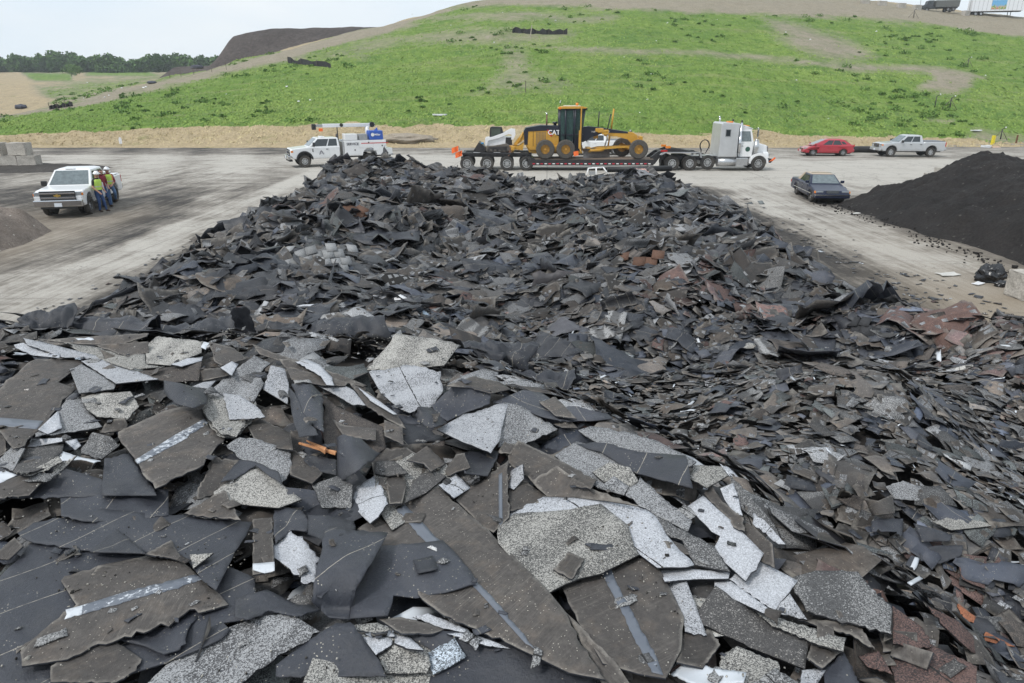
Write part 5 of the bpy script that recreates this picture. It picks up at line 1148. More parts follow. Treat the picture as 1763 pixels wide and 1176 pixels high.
def curl(px, py, Y, L_, W_, deg, yaw, lab, tone=.8, seed=0, roll=0, z=None):
    """a sheet bent round its long axis, lying along the crest"""
    rs = np.random.default_rng(seed + 7000); b = yp(px, py, Y); nx, ny = 26, 18; al = np.linspace(-.5, .5, nx); an = np.linspace(-.5, .5, ny)
    A, T = np.meshgrid(al, an); e = fbm(A * 3 + seed, T * 2, 2.2, seed, 3); phi = T * R(deg) * (1 + .25 * A) ; rad = W_ / R(deg) * (1 + .22 * A + .16 * e)
    X_ = A * L_ * (1 + .10 * np.sin(T * 7 + seed)) + .05 * L_ * fbm(T + seed, A, 4, seed + 1, 2) * (abs(A) > .42); Y_ = rad * np.sin(phi); Z_ = rad * np.cos(phi) + .05 * e + .014 * fbm(A * 4, T * 4, 3, seed + 5, 3)
    top = np.stack([X_, Y_, Z_ - Z_.min()], -1); du = np.gradient(top, axis=1); dv = np.gradient(top, axis=0); nn = np.cross(du, dv); nn /= np.linalg.norm(nn, axis=-1, keepdims=True); bot = top - nn * .004
    V = np.concatenate([top.reshape(-1, 3), bot.reshape(-1, 3)]); n = nx * ny; f = gridfaces(ny, nx); idx = np.arange(n).reshape(ny, nx)
    loop = np.concatenate([idx[0, :-1], idx[:-1, -1], idx[-1, :0:-1], idx[:0:-1, 0]]); nxt = np.roll(loop, -1)
    Fq = np.concatenate([f, f[:, ::-1] + n, np.stack([loop, loop + n, nxt + n, nxt], -1)])
    M = np.array(Matrix.Rotation(R(yaw), 3, 'Z') @ Matrix.Rotation(R(roll), 3, 'X')); V = V @ M.T; uv = np.stack([A * L_, T * W_], -1).reshape(-1, 2); uv = np.concatenate([uv, uv])
    o = mesh_np('felt_sheet', V, Fq, SM4, np.full(len(Fq), 2), {'tint': np.tile((tone, tone, tone, 1), (2 * n, 1)), 'par': np.tile((.5, 1.0 if seed % 2 else 0, 0, rs.random()), (2 * n, 1))}, uv, smooth=True)
    o.location = (b.x, Y, max(b.z, float(heap(b.x, Y)) - .05) if z is None else z); tag(o, lab, 'roofing felt', GROUP_H)
curl(185, 583, 5.1, .85, .42, 190, -8, 'big black felt roll lying on the back left crest', 1.0, 1, 20)
curl(95, 595, 5.0, .35, .35, 150, 30, 'small black felt curl at the left end of the crest', .8, 2)
curl(290, 590, 5.2, .6, .34, 110, 8, 'dark felt sheet sloping behind the back left stack', .9, 3, -20)
curl(375, 585, 5.2, .45, .40, 170, 55, 'black felt curl left of the upright flap', .85, 4, -15)
curl(500, 592, 5.1, .55, .42, 200, -25, 'crumpled black felt roll right of the upright flap', .62, 5, 10)
curl(600, 596, 5.0, .62, .50, 170, 20, 'big crumpled felt sheet left of the tan back board', .75, 6, -10)
curl(556, 612, 4.9, .4, .3, 140, -50, 'dark felt fold below the big crumpled felt sheet', .55, 8)
curl(850, 622, 4.8, .65, .30, 120, -12, 'dark wavy felt sheet behind the near heap', .7, 7, 10)
curl(800, 648, 4.6, .5, .28, 150, 10, 'second wavy felt sheet closer to the white double shingle', .85, 10)
curl(930, 668, 4.5, .5, .35, 90, -25, 'flat dark felt end on the slope right of the wavy sheets', .9, 9)
standing(428, 590, 5.0, .30, .13, .5, R(115), R(78), 'upright leaf shaped black felt flap on the back crest', tone=.65, seed=3, twist=.25)
# ================================================================== VEHICLES (x forward, y left, z up)
WHITE = simple('white_paint', (.78, .79, .80), .28, var=.03, dirt=.55, dirtcol=(.42, .37, .31), coat=.5)
SILVER = simple('silver_paint', (.52, .54, .56), .3, .35, var=.03, dirt=.4, dirtcol=(.3, .27, .24), coat=.5)
RED = simple('red_paint', (.40, .022, .04), .28, var=.05, dirt=.3, coat=.6)
NAVY = simple('navy_paint', (.012, .018, .045), .3, 0, var=.05, dirt=.12, coat=.1, spec=.35)
BLACK = simple('black_plastic', (.018, .018, .019), .55, var=.2)
BLKM = simple('black_frame_paint', (.022, .022, .025), .4, .1, var=.2, dirt=.5, dirtcol=(.12, .10, .085))
RUB = simple('tyre_rubber', (.028, .027, .026), .85, var=.25, sc=9, dirt=.6, dirtcol=(.11, .098, .085), bmp=.3)
DRUB = simple('dusty_tyre_rubber', (.075, .068, .06), .9, var=.25, sc=7, bmp=.4)
GLASS = simple('window_glass', (.025, .032, .036), .06, var=.3, spec=.8)
GLASSL = simple('windscreen_glass', (.12, .15, .16), .08, var=.3, spec=.9)
CHR = simple('chrome', (.62, .63, .65), .18, 1.0, var=.05)
ALU = simple('polished_aluminium', (.55, .56, .57), .32, .9, var=.08)
GALV = simple('grey_metal', (.36, .37, .38), .45, .5, var=.12)
AMB = simple('amber_lens', (.75, .22, .02), .25, var=.05)
REDL = simple('red_lens', (.45, .012, .012), .25, var=.05)
LENS = simple('clear_lens', (.36, .385, .41), .12, .4, var=.3)
YEL = simple('machine_yellow', (.56, .30, .035), .42, var=.10, dirt=.7, dirtcol=(.26, .17, .08), bmp=.1)
YELR = simple('worn_yellow_rim', (.48, .25, .04), .6, var=.25)
ORG = simple('orange_cloth', (.85, .16, .035), .8, var=.12)
TANV = simple('tan_vinyl_roof', (.42, .34, .25), .6, var=.08)
BLUE = simple('blue_cover', (.03, .10, .42), .5, var=.1)
PLATE = simple('plate_white', (.7, .74, .8), .5)
GREENL = simple('door_emblem_green', (.03, .09, .07), .5)

def text(body, size, loc, rot, mat, parent, name='lettering', ext=.004, bold=False):
    cu = bpy.data.curves.new(name, 'FONT'); cu.body = body; cu.size = size; cu.extrude = ext; cu.align_x = 'CENTER'; cu.align_y = 'CENTER'
    if bold: cu.offset = size * .022
    tmp = bpy.data.objects.new('tmp_text', cu); COL.objects.link(tmp)
    dg_ = bpy.context.evaluated_depsgraph_get(); me = bpy.data.meshes.new_from_object(tmp.evaluated_get(dg_)); bpy.data.objects.remove(tmp); bpy.data.curves.remove(cu)
    me.name = name; me.materials.clear(); me.materials.append(mat)
    o = link(name, me, parent); o.location = loc; o.rotation_euler = rot; return o
def wheel(root, x, y, r, wd, rimm=ALU, tm=RUB, rr=.6, side=1, dual=False, holes=8, name='wheel', z=None):
    """side: +1 the outer face looks to +y"""
    z = r if z is None else z
    mb = MB(); n = 28
    prof = [(r * rr, -wd / 2), (r * .9, -wd / 2), (r, -wd * .36), (r, wd * .36), (r * .9, wd / 2), (r * rr, wd / 2), (r * rr * .97, wd * .1), (r * rr * .97, -wd * .1)]
    rings = []
    for k in range(n):
        a = 2 * math.pi * k / n; rings.append([mb.bm.verts.new((math.cos(a) * p[0], p[1], math.sin(a) * p[0])) for p in prof])
    fs = []
    for k in range(n):
        A, B = rings[k], rings[(k + 1) % n]
        for j in range(len(prof)): fs.append(mb.bm.faces.new((A[j], A[(j + 1) % len(prof)], B[(j + 1) % len(prof)], B[j])))
    bmesh.ops.recalc_face_normals(mb.bm, faces=fs); mb._fin(fs, tm, True)
    for f in fs:
        if abs(f.normal.y) > .5: f.smooth = False
    if dual: mb.cyl((0, -side * wd * 1.12 - wd / 2, 0), (0, -side * wd * 1.12 + wd / 2, 0), r, tm, n=24)
    o = mb.build(name, root); o.location = (x, y, z)
    rb = MB(); s = side
    rb.cyl((0, -s * wd * .25, 0), (0, s * wd * .30, 0), r * rr * .98, rimm, n=24, cap=False)
    rb.cyl((0, -s * wd * .1, 0), (0, s * wd * .05, 0), r * rr * .95, rimm, n=24)
    rb.cyl((0, s * wd * .05, 0), (0, s * wd * .32, 0), r * rr * .28, rimm, r * rr * .22, n=14)
    for k in range(holes):
        a = 2 * math.pi * k / holes; rb.cyl((math.cos(a) * r * rr * .62, s * wd * .04, math.sin(a) * r * rr * .62), (math.cos(a) * r * rr * .62, s * wd * .065, math.sin(a) * r * rr * .62), r * rr * .15, BLACK, n=8)
    rb.build('rim', o); return o
def arch(cx, r, zb, n=9):
    """points over a wheel opening, running from rear to front"""
    return [(cx - r * math.cos(t), zb + (r * math.sin(t)) * 1.0) for t in np.linspace(0, math.pi, n)]
def pan(mb, q, u0, u1, v0, v1, off, t, m):
    q = [Vector(p) for p in q]
    def at(u, v): return (q[0] * (1 - u) + q[1] * u) * (1 - v) + (q[3] * (1 - u) + q[2] * u) * v
    P = [at(u0, v0), at(u1, v0), at(u1, v1), at(u0, v1)]; n = (P[1] - P[0]).cross(P[3] - P[0]).normalized()
    mb.quad([p + n * off for p in P], t, m)
def cab_quads(c):
    """c: xfb,xft,xrt,xrb, zb,zt, wb,wt -> faces with outward normals"""
    B = lambda x, w_, z: {s: (x, s * w_, z) for s in (1, -1)}
    fb, ft, rt, rb = B(c['xfb'], c['wb'], c['zb']), B(c['xft'], c['wt'], c['zt']), B(c['xrt'], c['wt'], c['zt']), B(c['xrb'], c['wb'], c['zb'])
    return {'front': [fb[-1], fb[1], ft[1], ft[-1]], 'rear': [rb[1], rb[-1], rt[-1], rt[1]],
            'left': [fb[1], rb[1], rt[1], ft[1]], 'right': [rb[-1], fb[-1], ft[-1], rt[-1]]}
def road_vehicle(name, label, cat, loc, heading, sp, scale=1.0, group=None):
    root = empty(name, label, cat, loc, R(heading), group, scale)
    W2 = sp['W'] / 2; paint = sp['paint']; r = sp['r']; zb = sp.get('zb', .42)
    mb = MB(); xr, xf = -sp['L'] / 2, sp['L'] / 2
    poly = [(xr, zb + .12), (xr + .18, zb)] + arch(sp['ax'][0], r * 1.22, zb) + arch(sp['ax'][1], r * 1.22, zb) + [(xf - .25, zb), (xf - .03, zb + .16)] + sp['top']
    mb.prism(poly, -W2, W2, paint, bev=sp.get('bev', .07), segs=3)
    for a in sp['ax']:
        for s in (1, -1): mb.cyl((a, s * (W2 - .30), zb + .02), (a, s * (W2 - .46), zb + .02), r * 1.16, BLACK, n=20)
    mb.box((0, 0, zb + .02), (sp['L'] * .9, sp['W'] * .8, .18), BLACK)
    c = sp['cab']; Q = cab_quads(c)
    rm = sp.get('roofmat', paint)
    mb.hexa([Q['front'][0], Q['front'][1], Q['rear'][0], Q['rear'][1]], [Q['front'][3], Q['front'][2], Q['rear'][3], Q['rear'][2]], paint, bev=.05)
    mb.hexa([(c['xft'] - .02, -c['wt'] + .03, c['zt'] - .01), (c['xft'] - .02, c['wt'] - .03, c['zt'] - .01), (c['xrt'] + .02, c['wt'] - .03, c['zt'] - .01), (c['xrt'] + .02, -c['wt'] + .03, c['zt'] - .01)],
            [(c['xft'] - .25, -c['wt'] + .16, c['zt'] + .05), (c['xft'] - .25, c['wt'] - .16, c['zt'] + .05), (c['xrt'] + .25, c['wt'] - .16, c['zt'] + .05), (c['xrt'] + .25, -c['wt'] + .16, c['zt'] + .05)], rm, bev=.03)
    for ex in sp.get('extra', []): ex(mb)
    mb.build('body', root)
    if rm is not paint:
        vb = MB()
        pan(vb, Q['rear'], .03, .97, .02, .99, .004, .012, rm)
        for sd in ('left', 'right'):
            u = (.80, .985) if sd == 'left' else (.015, .20); pan(vb, Q[sd], u[0], u[1], .03, .99, .004, .012, rm)
        vb.build('vinyl_cover', root)
    m = MB(); pan(m, Q['front'], .06, .94, .10, .93, .004, .012, sp.get('wsglass', GLASSL)); m.build('windscreen', root)
    m = MB(); pan(m, Q['rear'], .10, .90, .2, .88, .018, .012, GLASS); m.build('rear_window', root)
    for sd in ('left', 'right'):
        for (u0, u1, v0, v1) in sp['win']:
            if sd == 'right': u0, u1 = 1 - u1, 1 - u0
            m = MB(); pan(m, Q[sd], u0, u1, v0, v1, .004, .01, GLASS); m.build('side_window', root)
    for s in (1, -1):
        for (x0, x1, hx) in sp['doors']:
            d = MB().box(((x0 + x1) / 2, s * (W2 + .001), (c['zb'] + zb + .14) / 2), (abs(x1 - x0) - .03, .022, c['zb'] - zb - .16), paint, bev=.008).build('door', root)
            MB().box((hx, s * (W2 + .03), c['zb'] - .14), (.17, .035, .035), sp.get('handle', paint), bev=.008).build('handle', d)
        mm = MB().box((c['xfb'] - .28, s * (W2 + (.12 if sp.get('bigmir') else .03)), c['zb'] + .13), (.14, .24, .22) if sp.get('bigmir') else (.12, .2, .14), sp.get('mirmat', paint), bev=.03)
        mm.cyl((c['xfb'] - .28, s * (W2 - .05), c['zb'] + .07), (c['xfb'] - .28, s * (W2 + .08), c['zb'] + .07), .025, BLACK, n=6); mm.build('mirror', root)
        hl = sp['hl']; MB().box((xf - hl[3] / 2 + hl[4], s * (W2 - hl[1] / 2 - .03), hl[0]), (hl[3], hl[1], hl[2]), LENS, bev=.02).build('headlight', root)
        if sp.get('amber'): MB().box((xf - .11, s * (W2 - .03), sp['amber'][0]), (.16, .07, sp['amber'][1]), AMB, bev=.01).build('turn_signal', root)
        tl = sp['tl']; MB().box((xr + tl[3] / 2 - .012, s * (W2 - tl[1] / 2 + .004), tl[0]), (tl[3], tl[1], tl[2]), REDL, bev=.01).build('tail_light', root)
        for k, a in enumerate(sp['ax']): wheel(root, a, s * (W2 - .14), r, sp.get('tw', .25), sp.get('rim', ALU), RUB, .62, s, holes=sp.get('holes', 6))
    for f in sp.get('parts', []): f(root, xf, xr, W2)
    return root
def bumper(xoff, z, h, m, w_=1.0, t=.18, name='bumper', rear=False):
    def f(root, xf, xr, W2):
        x = (xr - xoff) if rear else (xf + xoff)
        MB().box((x, 0, z), (t, W2 * 2 * w_, h), m, bev=.04).build(name, root)
    return f
def grille(z, h, w_, bars, bm_, m=BLACK, xo=.0, emblem=None):
    def f(root, xf, xr, W2):
        g = MB().box((xf + xo, 0, z), (.05, w_, h), m, bev=.01)
        for k in range(bars): g.box((xf + xo + .03, 0, z - h / 2 + h * (k + .5) / bars), (.03, w_ * .98, h / bars * .34), bm_, bev=.006)
        o = g.build('grille', root)
        if emblem: e = MB(); emblem(e, xf + xo + .05, z); e.build('emblem', o)
    return f
def plate(z, txt=None, xo=.10):
    def f(root, xf, xr, W2):
        o = MB().box((xf + xo, 0, z), (.015, .31, .16), PLATE, bev=.004).build('licence_plate', root)
    return f
# --- pickups
def pk(L, paint, **kw):
    h = L / 2
    sp = dict(L=L, W=2.0, r=.41, zb=.50, ax=(-h + 1.18, h - .98), paint=paint, bev=.08,
              top=[(h - .0, .95), (h - .06, 1.12), (h - .35, 1.20), (h - 1.55, 1.27), (h - 1.62, 1.24), (-h + 1.95, 1.26), (-h + 1.90, 1.33), (-h + .04, 1.33), (-h, .75)],
              cab=dict(xfb=h - 1.50, xft=h - 2.25, xrt=-h + 2.15, xrb=-h + 2.0, zb=1.23, zt=1.86, wb=.96, wt=.76),
              win=[(.10, .47, .14, .86), (.51, .86, .14, .86)], doors=[(h - 1.70, h - 2.68, h - 2.58), (h - 2.70, h - 3.60, h - 3.48)],
              hl=(1.0, .34, .22, .16, -.01), amber=(1.04, .12), tl=(1.10, .10, .36, .08), bigmir=True, mirmat=BLACK)
    sp.update(kw); return sp
def tonneau(m, edge):
    def f(mb):
        pass
    return f
def bed_cover(m, em, z=1.35, box=False):
    def f(root, xf, xr, W2):
        o = MB().box((xr + .98, 0, z + .012), (1.80, W2 * 2 - .14, .04), m, bev=.015).build('bed_cover', root)
        if box: MB().box((xr + 1.62, 0, z + .10), (.52, W2 * 2 - .10, .22), em, bev=.03).box((xr + 1.62, 0, z + .23), (.56, W2 * 2 - .04, .05), m, bev=.015).build('toolbox', root)
    return f
def bowtie(e, x, z):      # gold cross-shaped badge
    g = simple('gold_badge', (.55, .36, .08), .35, .6)
    e.prism([(-.13, -.035), (-.04, -.035), (-.04, -.06), (.05, -.06), (.05, -.03), (.15, -.03), (.13, .035), (.04, .035), (.04, .06), (-.05, .06), (-.05, .03), (-.15, .03)], x, x + .02, g, axis='x')
    bmesh.ops.translate(e.bm, vec=(0, 0, z), verts=e.bm.verts)
def oval(e, x, z):
    b_ = simple('dark_badge', (.03, .04, .09), .3, .3); e.cyl((x, 0, z), (x + .02, 0, z), .09, b_, n=16)
    for v in e.bm.verts: v.co.y *= 1.6
pw = gp(141, 352)
white_pick = road_vehicle('pickup_truck', 'white crew cab pickup with covered bed and two men leaning on its side', 'pickup truck', (-21.7, 34.95, .02), -77,
    pk(6.0, WHITE, r=.42, hl=(1.0, .30, .30, .14, -.01), cab=dict(xfb=1.48, xft=.62, xrt=-.85, xrb=-1.0, zb=1.23, zt=1.92, wb=.97, wt=.78), parts=[bumper(.06, .66, .30, CHR), bumper(.02, .70, .22, CHR, rear=True), grille(1.0, .40, 1.46, 2, CHR, emblem=bowtie), plate(.60, xo=.17), bed_cover(WHITE, ALU, box=True),
       lambda root, xf, xr, W2: MB().box((xf - 2.45, -.1, 1.95), (.16, .42, .05), WHITE, bev=.02).build('roof_light', root),
       lambda root, xf, xr, W2: [MB().box((xf + .10, s * .78, .66), (.06, .16, .12), BLACK, bev=.02).build('fog_light', root) for s in (1, -1)],
       lambda root, xf, xr, W2: MB().box((xf + .06, 0, .48), (.12, W2 * 1.5, .12), BLACK, bev=.02).build('air_dam', root),
       lambda root, xf, xr, W2: [MB().box((xf - 2.7, s * (W2 + .03), .44), (2.3, .16, .05), BLACK, bev=.015).build('side_step', root) for s in (1, -1)]]), 1.02)
silver_pick = road_vehicle('pickup_truck', 'silver crew cab pickup parked by the bank at the far right', 'pickup truck', (*gp(1560, 269).xy, .02), 177,
    pk(5.7, SILVER, parts=[bumper(.04, .66, .24, SILVER), bumper(.02, .66, .2, CHR, rear=True), grille(.98, .32, .95, 2, CHR, emblem=oval), plate(.62, xo=.15), bed_cover(simple('grey_cover', (.16, .17, .19), .6), ALU)], mirmat=BLACK, handle=BLACK))
far_pick = road_vehicle('pickup_truck', 'white pickup mostly hidden behind the yellow grader and trailer', 'pickup truck', (*gp(1027, 266).xy, .02), 178,
    pk(5.7, WHITE, parts=[bumper(.04, .66, .24, CHR), bumper(.02, .66, .2, CHR, rear=True), grille(.98, .32, .95, 2, CHR), bed_cover(simple('grey_cover', (.16, .17, .19), .6), ALU)]))
# --- red hatchback
h = 4.45 / 2
road_vehicle('hatchback_car', 'red five door hatchback parked left of the silver pickup', 'car', (*gp(1420, 267.5).xy, .02), 174,
    dict(L=4.45, W=1.72, r=.31, zb=.24, ax=(-h + .88, h - .90), paint=RED, bev=.15, tw=.19,
         top=[(h, .52), (h - .10, .66), (h - .55, .82), (h - 1.05, .92), (-h + .30, 1.0), (-h + .04, .98), (-h, .55)],
         cab=dict(xfb=h - .72, xft=h - 1.95, xrt=-h + .95, xrb=-h + .10, zb=.92, zt=1.45, wb=.80, wt=.60),
         win=[(.24, .47, .12, .84), (.50, .74, .12, .84), (.77, .88, .2, .66)], doors=[(h - 1.35, h - 2.28, h - 2.15), (h - 2.30, h - 3.15, h - 3.05)],
         hl=(.66, .28, .14, .30, -.07), tl=(.92, .10, .22, .06), rim=GALV, holes=5, bigmir=False,
         parts=[grille(.60, .10, .9, 1, CHR, xo=-.01), bumper(-.02, .42, .20, RED, .96), plate(.44, xo=.08), bumper(-.02, .48, .24, RED, .96, rear=True)]))
# --- dark blue sedan with a tan roof
h = 5.2 / 2
road_vehicle('sedan_car', 'dark blue four door sedan with a tan vinyl roof', 'car', (*gp(1407, 341).xy, .02), -97,
    dict(L=5.1, W=1.86, r=.34, zb=.27, ax=(-h + 1.2, h - 1.0), paint=NAVY, bev=.14, tw=.21, roofmat=TANV,
         top=[(h - .05, .55), (h - .12, .72), (h - .9, .84), (h - 1.55, .93), (-h + 1.15, .97), (-h + .12, .93), (-h + .04, .50)],
         cab=dict(xfb=h - 1.42, xft=h - 2.20, xrt=-h + 1.72, xrb=-h + 1.05, zb=.90, zt=1.38, wb=.86, wt=.64),
         win=[(.13, .45, .12, .84), (.48, .78, .12, .84)], doors=[(h - 1.62, h - 2.60, h - 2.48), (h - 2.62, h - 3.45, h - 3.36)],
         hl=(.64, .42, .13, .10, -.03), amber=(.64, .12), tl=(.70, .5, .16, .08), rim=CHR, holes=10, bigmir=False, handle=CHR,
         parts=[grille(.66, .16, .66, 5, CHR, xo=-.03), bumper(-.02, .44, .22, NAVY, .98, .2), bumper(.00, .50, .035, CHR, 1.0, .22, 'bumper_trim'), bumper(-.03, .46, .26, NAVY, .98, rear=True),
                lambda root, xf, xr, W2: [MB().box((0, s * (W2 + .014), .50), (3.6, .025, .05), CHR, bev=.006).build('side_trim', root) for s in (1, -1)],
                lambda root, xf, xr, W2: MB().box((.05, 0, 1.44), (.05, 1.1, .02), CHR).build('roof_trim', root)]), .95)

# --- service truck
def service_truck():
    g0 = gp(505, 284); hd = 206
    root = empty('service_truck', 'white service truck with a folded crane and blue welder on its body', 'service truck', (0, 0, .02), R(hd), scale=1.06)
    W2 = 1.0; L = 7.6; h = L / 2
    off = Vector((math.cos(R(hd)), math.sin(R(hd)), 0)) * (h - 1.0) * 1.10
    fw = gp(528, 287.5); root.location = (fw.x - off.x - .45, fw.y - off.y + .3, .02)
    mb = MB(); zb = .58; r = .43; fx = h - 1.0; rx = -h + 1.75
    poly = [(h - 3.62, zb), (fx - r * 1.3, zb)] + arch(fx, r * 1.25, zb)[0:] + [(h - .2, zb + .05), (h - .02, .85), (h, 1.18), (h - .12, 1.33), (h - 1.35, 1.45), (h - 1.42, 1.44), (h - 3.62, 1.44)]
    mb.prism(poly, -W2, W2, WHITE, bev=.08, segs=3)
    c = dict(xfb=h - 1.32, xft=h - 2.02, xrt=h - 3.55, xrb=h - 3.62, zb=1.42, zt=2.06, wb=.97, wt=.80); Q = cab_quads(c)
    mb.hexa([Q['front'][0], Q['front'][1], Q['rear'][0], Q['rear'][1]], [Q['front'][3], Q['front'][2], Q['rear'][3], Q['rear'][2]], WHITE, bev=.06)
    for s in (1, -1): mb.cyl((fx, s * (W2 - .30), zb + .02), (fx, s * (W2 - .46), zb + .02), r * 1.2, BLACK, n=20)
    mb.build('cab', root)
    fl = MB()
    for s in (1, -1):
        a1 = arch(fx, r * 1.42, zb - .02, 12); a2 = arch(fx, r * 1.20, zb - .02, 12)[::-1]; fl.prism(a1 + a2, s * (W2 - .05), s * (W2 + .05), BLACK)
    fl.build('fender_flare', root)
    m = MB(); pan(m, Q['front'], .06, .94, .10, .92, .004, .012, GLASSL); m.build('windscreen', root)
    for sd in ('left', 'right'):
        for (u0, u1) in ((.08, .56), (.60, .92)):
            a, b_ = (u0, u1) if sd == 'left' else (1 - u1, 1 - u0); m = MB(); pan(m, Q[sd], a, b_, .10, .86, .004, .01, GLASS); m.build('side_window', root)
    for s in (1, -1):
        d = MB().box((h - 2.22, s * (W2 + .001), 1.03), (1.15, .022, .72), WHITE, bev=.01).build('door', root); MB().box((h - 2.66, s * (W2 + .03), 1.26), (.17, .03, .04), BLACK, bev=.008).build('handle', d)
        d2 = MB().box((h - 3.18, s * (W2 + .001), 1.03), (.72, .022, .72), WHITE, bev=.01).build('door', root)
        MB().box((h - 1.68, s * (W2 + .2), 1.62), (.13, .2, .30), BLACK, bev=.03).cyl((h - 1.68, s * W2, 1.52), (h - 1.68, s * (W2 + .15), 1.55), .025, BLACK, n=6).build('mirror', root)
        MB().box((h - .12, s * .84, 1.06), (.2, .26, .30), LENS, bev=.03).build('headlight', root); MB().box((h - .12, s * .975, 1.14), (.18, .06, .13), AMB, bev=.01).build('turn_signal', root)
        MB().box((h - 1.62, s * (W2 + .01), 1.2), (.06, .03, .22), BLACK).build('fender_vent', root)
    grille(1.06, .44, 1.30, 2, CHR, xo=.0, emblem=oval)(root, h, -h, W2)
    bumper(.10, .72, .28, CHR)(root, h, -h, W2); plate(.74, xo=.21)(root, h, -h, W2)
    MB().box((h - .02, 0, .5), (.25, 1.6, .14), BLACK, bev=.03).build('air_dam', root)
    MB().box((h - 2.5, 0, 2.1), (.3, .9, .08), WHITE, bev=.03).build('beacon_bar', root)
    # chassis and body
    MB().box((-.55, 0, .66), (6.2, .85, .2), BLKM).box((-h + .35, 0, .62), (.5, 1.9, .12), BLKM).build('chassis', root)
    x0, x1 = -h + .45, h - 3.95; sb = MB(); xc = (x0 + x1) / 2
    sb.prism([(x0, .72), (rx - r * 1.35, .72)] + arch(rx, r * 1.3, .72) + [(x1, .72), (x1, 1.82), (x0, 1.82)], -1.1, -.62, WHITE, bev=.02)
    sb.prism([(x0, .72), (rx - r * 1.35, .72)] + arch(rx, r * 1.3, .72) + [(x1, .72), (x1, 1.82), (x0, 1.82)], .62, 1.1, WHITE, bev=.02)
    sb.box((xc, 0, 1.0), (x1 - x0 - .02, 1.3, .12), GALV)
    sb.build('service_body', root)
    MB().prism([(x1 + .02, .75), (x1 + .14, .75), (x1 + .14, 1.75), (x1 + .02, 1.75)], -1.08, 1.08, ALU).build('front_guard', root)
    for s in (1, -1):
        for (a, b_, z0, z1) in ((x1 - .04, x1 - 1.10, .78, 1.76), (x1 - 1.14, x0 + 1.05, 1.30, 1.76), (x0 + 1.0, x0 + .04, 1.05, 1.76)):
            d = MB().box(((a + b_) / 2, s * 1.105, (z0 + z1) / 2), (abs(a - b_), .02, z1 - z0), WHITE, bev=.006).build('locker_door', root)
            MB().box(((a + b_) / 2 - .2, s * 1.12, z0 + .35), (.09, .02, .09), BLKM).build('latch', d)
    # writing and stripe, both sides
    RS_ = simple('red_stripe', (.55, .02, .03), .4); DK = simple('dark_lettering', (.05, .05, .07), .5)
    for s in (1, -1):
        MB().box(((x0 + x1) / 2 - .72, s * 1.119, 1.60), (2.1, .006, .055), RS_).build('red_stripe', root)
        text('SERVICE', .25, (x1 - .62, s * 1.122, 1.56), (R(90), 0, R(180) if s > 0 else 0), DK, root, bold=True)
        MB().box((h - 2.3, s * (W2 + .013), .98), (.30, .004, .03), simple('grey_decal', (.25, .25, .27), .5)).prism([(h - 2.42, .88), (h - 2.32, 1.12), (h - 2.22, 1.2), (h - 2.12, 1.1), (h - 2.06, .88), (h - 2.12, .88), (h - 2.22, 1.08), (h - 2.36, .88)], s * (W2 + .012), s * (W2 + .016), simple('grey_decal', (.25, .25, .27), .5)).build('door_decal', root)
    # load: compressor, tank box, welder
    cp = MB().box((x1 - .55, .62, 2.07), (.95, .85, .46), WHITE, bev=.05).build('compressor', root); MB().box((x1 - .10, .62, 2.07), (.03, .5, .3), BLKM).build('vent', cp)
    MB().box((x1 - 1.48, .7, 2.05), (.62, .7, .44), GALV, bev=.03).build('tool_chest', root)
    wd = MB().box((x0 + .72, .62, 2.16), (1.1, .85, .66), BLUE, bev=.06, taper=(.97, .95)).box((x0 + .6, .62, 2.52), (.22, .3, .1), BLUE, bev=.03).cyl((x0 + .55, .62, 2.5), (x0 + .55, .62, 2.68), .07, BLUE, n=10).build('welder', root)
    WL = simple('white_lettering', (.8, .8, .8), .5)
    lo = MB().cyl((x0 + 1.0, 1.06, 2.2), (x0 + 1.0, 1.075, 2.2), .13, WL, n=18).build('round_logo', wd); text('Miller', .20, (x0 + .62, 1.058, 2.2), (R(90), 0, R(180)), WL, wd, bold=True)
    # folded crane along the top
    cr = MB().cyl((x0 + 1.0, -.45, 1.9), (x0 + 1.0, -.45, 2.75), .17, WHITE, n=14).box((x0 + 2.4, -.45, 2.86), (4.0, .24, .26), WHITE, bev=.03).box((x0 + 4.6, -.45, 2.86), (.9, .17, .18), GALV, bev=.02)
    cr.build('crane_boom', root)
    MB().box((x0 + 5.05, -.45, 2.78), (.3, .3, .42), BLACK, bev=.06).build('crane_head', root)
    for xx in (.62, 3.0): MB().cyl((x0 + xx, -.62, 2.88), (x0 + xx, -.28, 2.88), .2 if xx < 1 else .13, BLACK, n=14).build('crane_sheave', root)
    MB().box((x0 + 4.55, -.42, 2.56), (.30, .12, .22), ORG, bev=.04).build('crane_hook_block', root)
    MB().cyl((x1 + .1, -.4, 1.8), (x1 + .12, -.45, 2.75), .04, BLKM, n=8).build('boom_rest', root)
    MB().cyl((x1 + .28, .2, 1.7), (x1 + .28, .2, 2.3), .07, BLACK, n=8).cyl((x1 + .28, -.05, 1.7), (x1 + .28, -.05, 2.25), .07, BLACK, n=8).build('exhaust_stack', root)
    MB().box((x0 - .25, 0, .95), (.5, 2.0, .5), WHITE, bev=.03).box((x0 - .45, 0, .72), (.2, 2.1, .12), GALV).build('rear_bumper', root)
    for s in (1, -1):
        wheel(root, fx, s * .86, r, .26, ALU, DRUB, .58, s, holes=8); wheel(root, rx, s * .92, r, .26, ALU, RUB, .58, s, dual=True, holes=8)
service_truck()

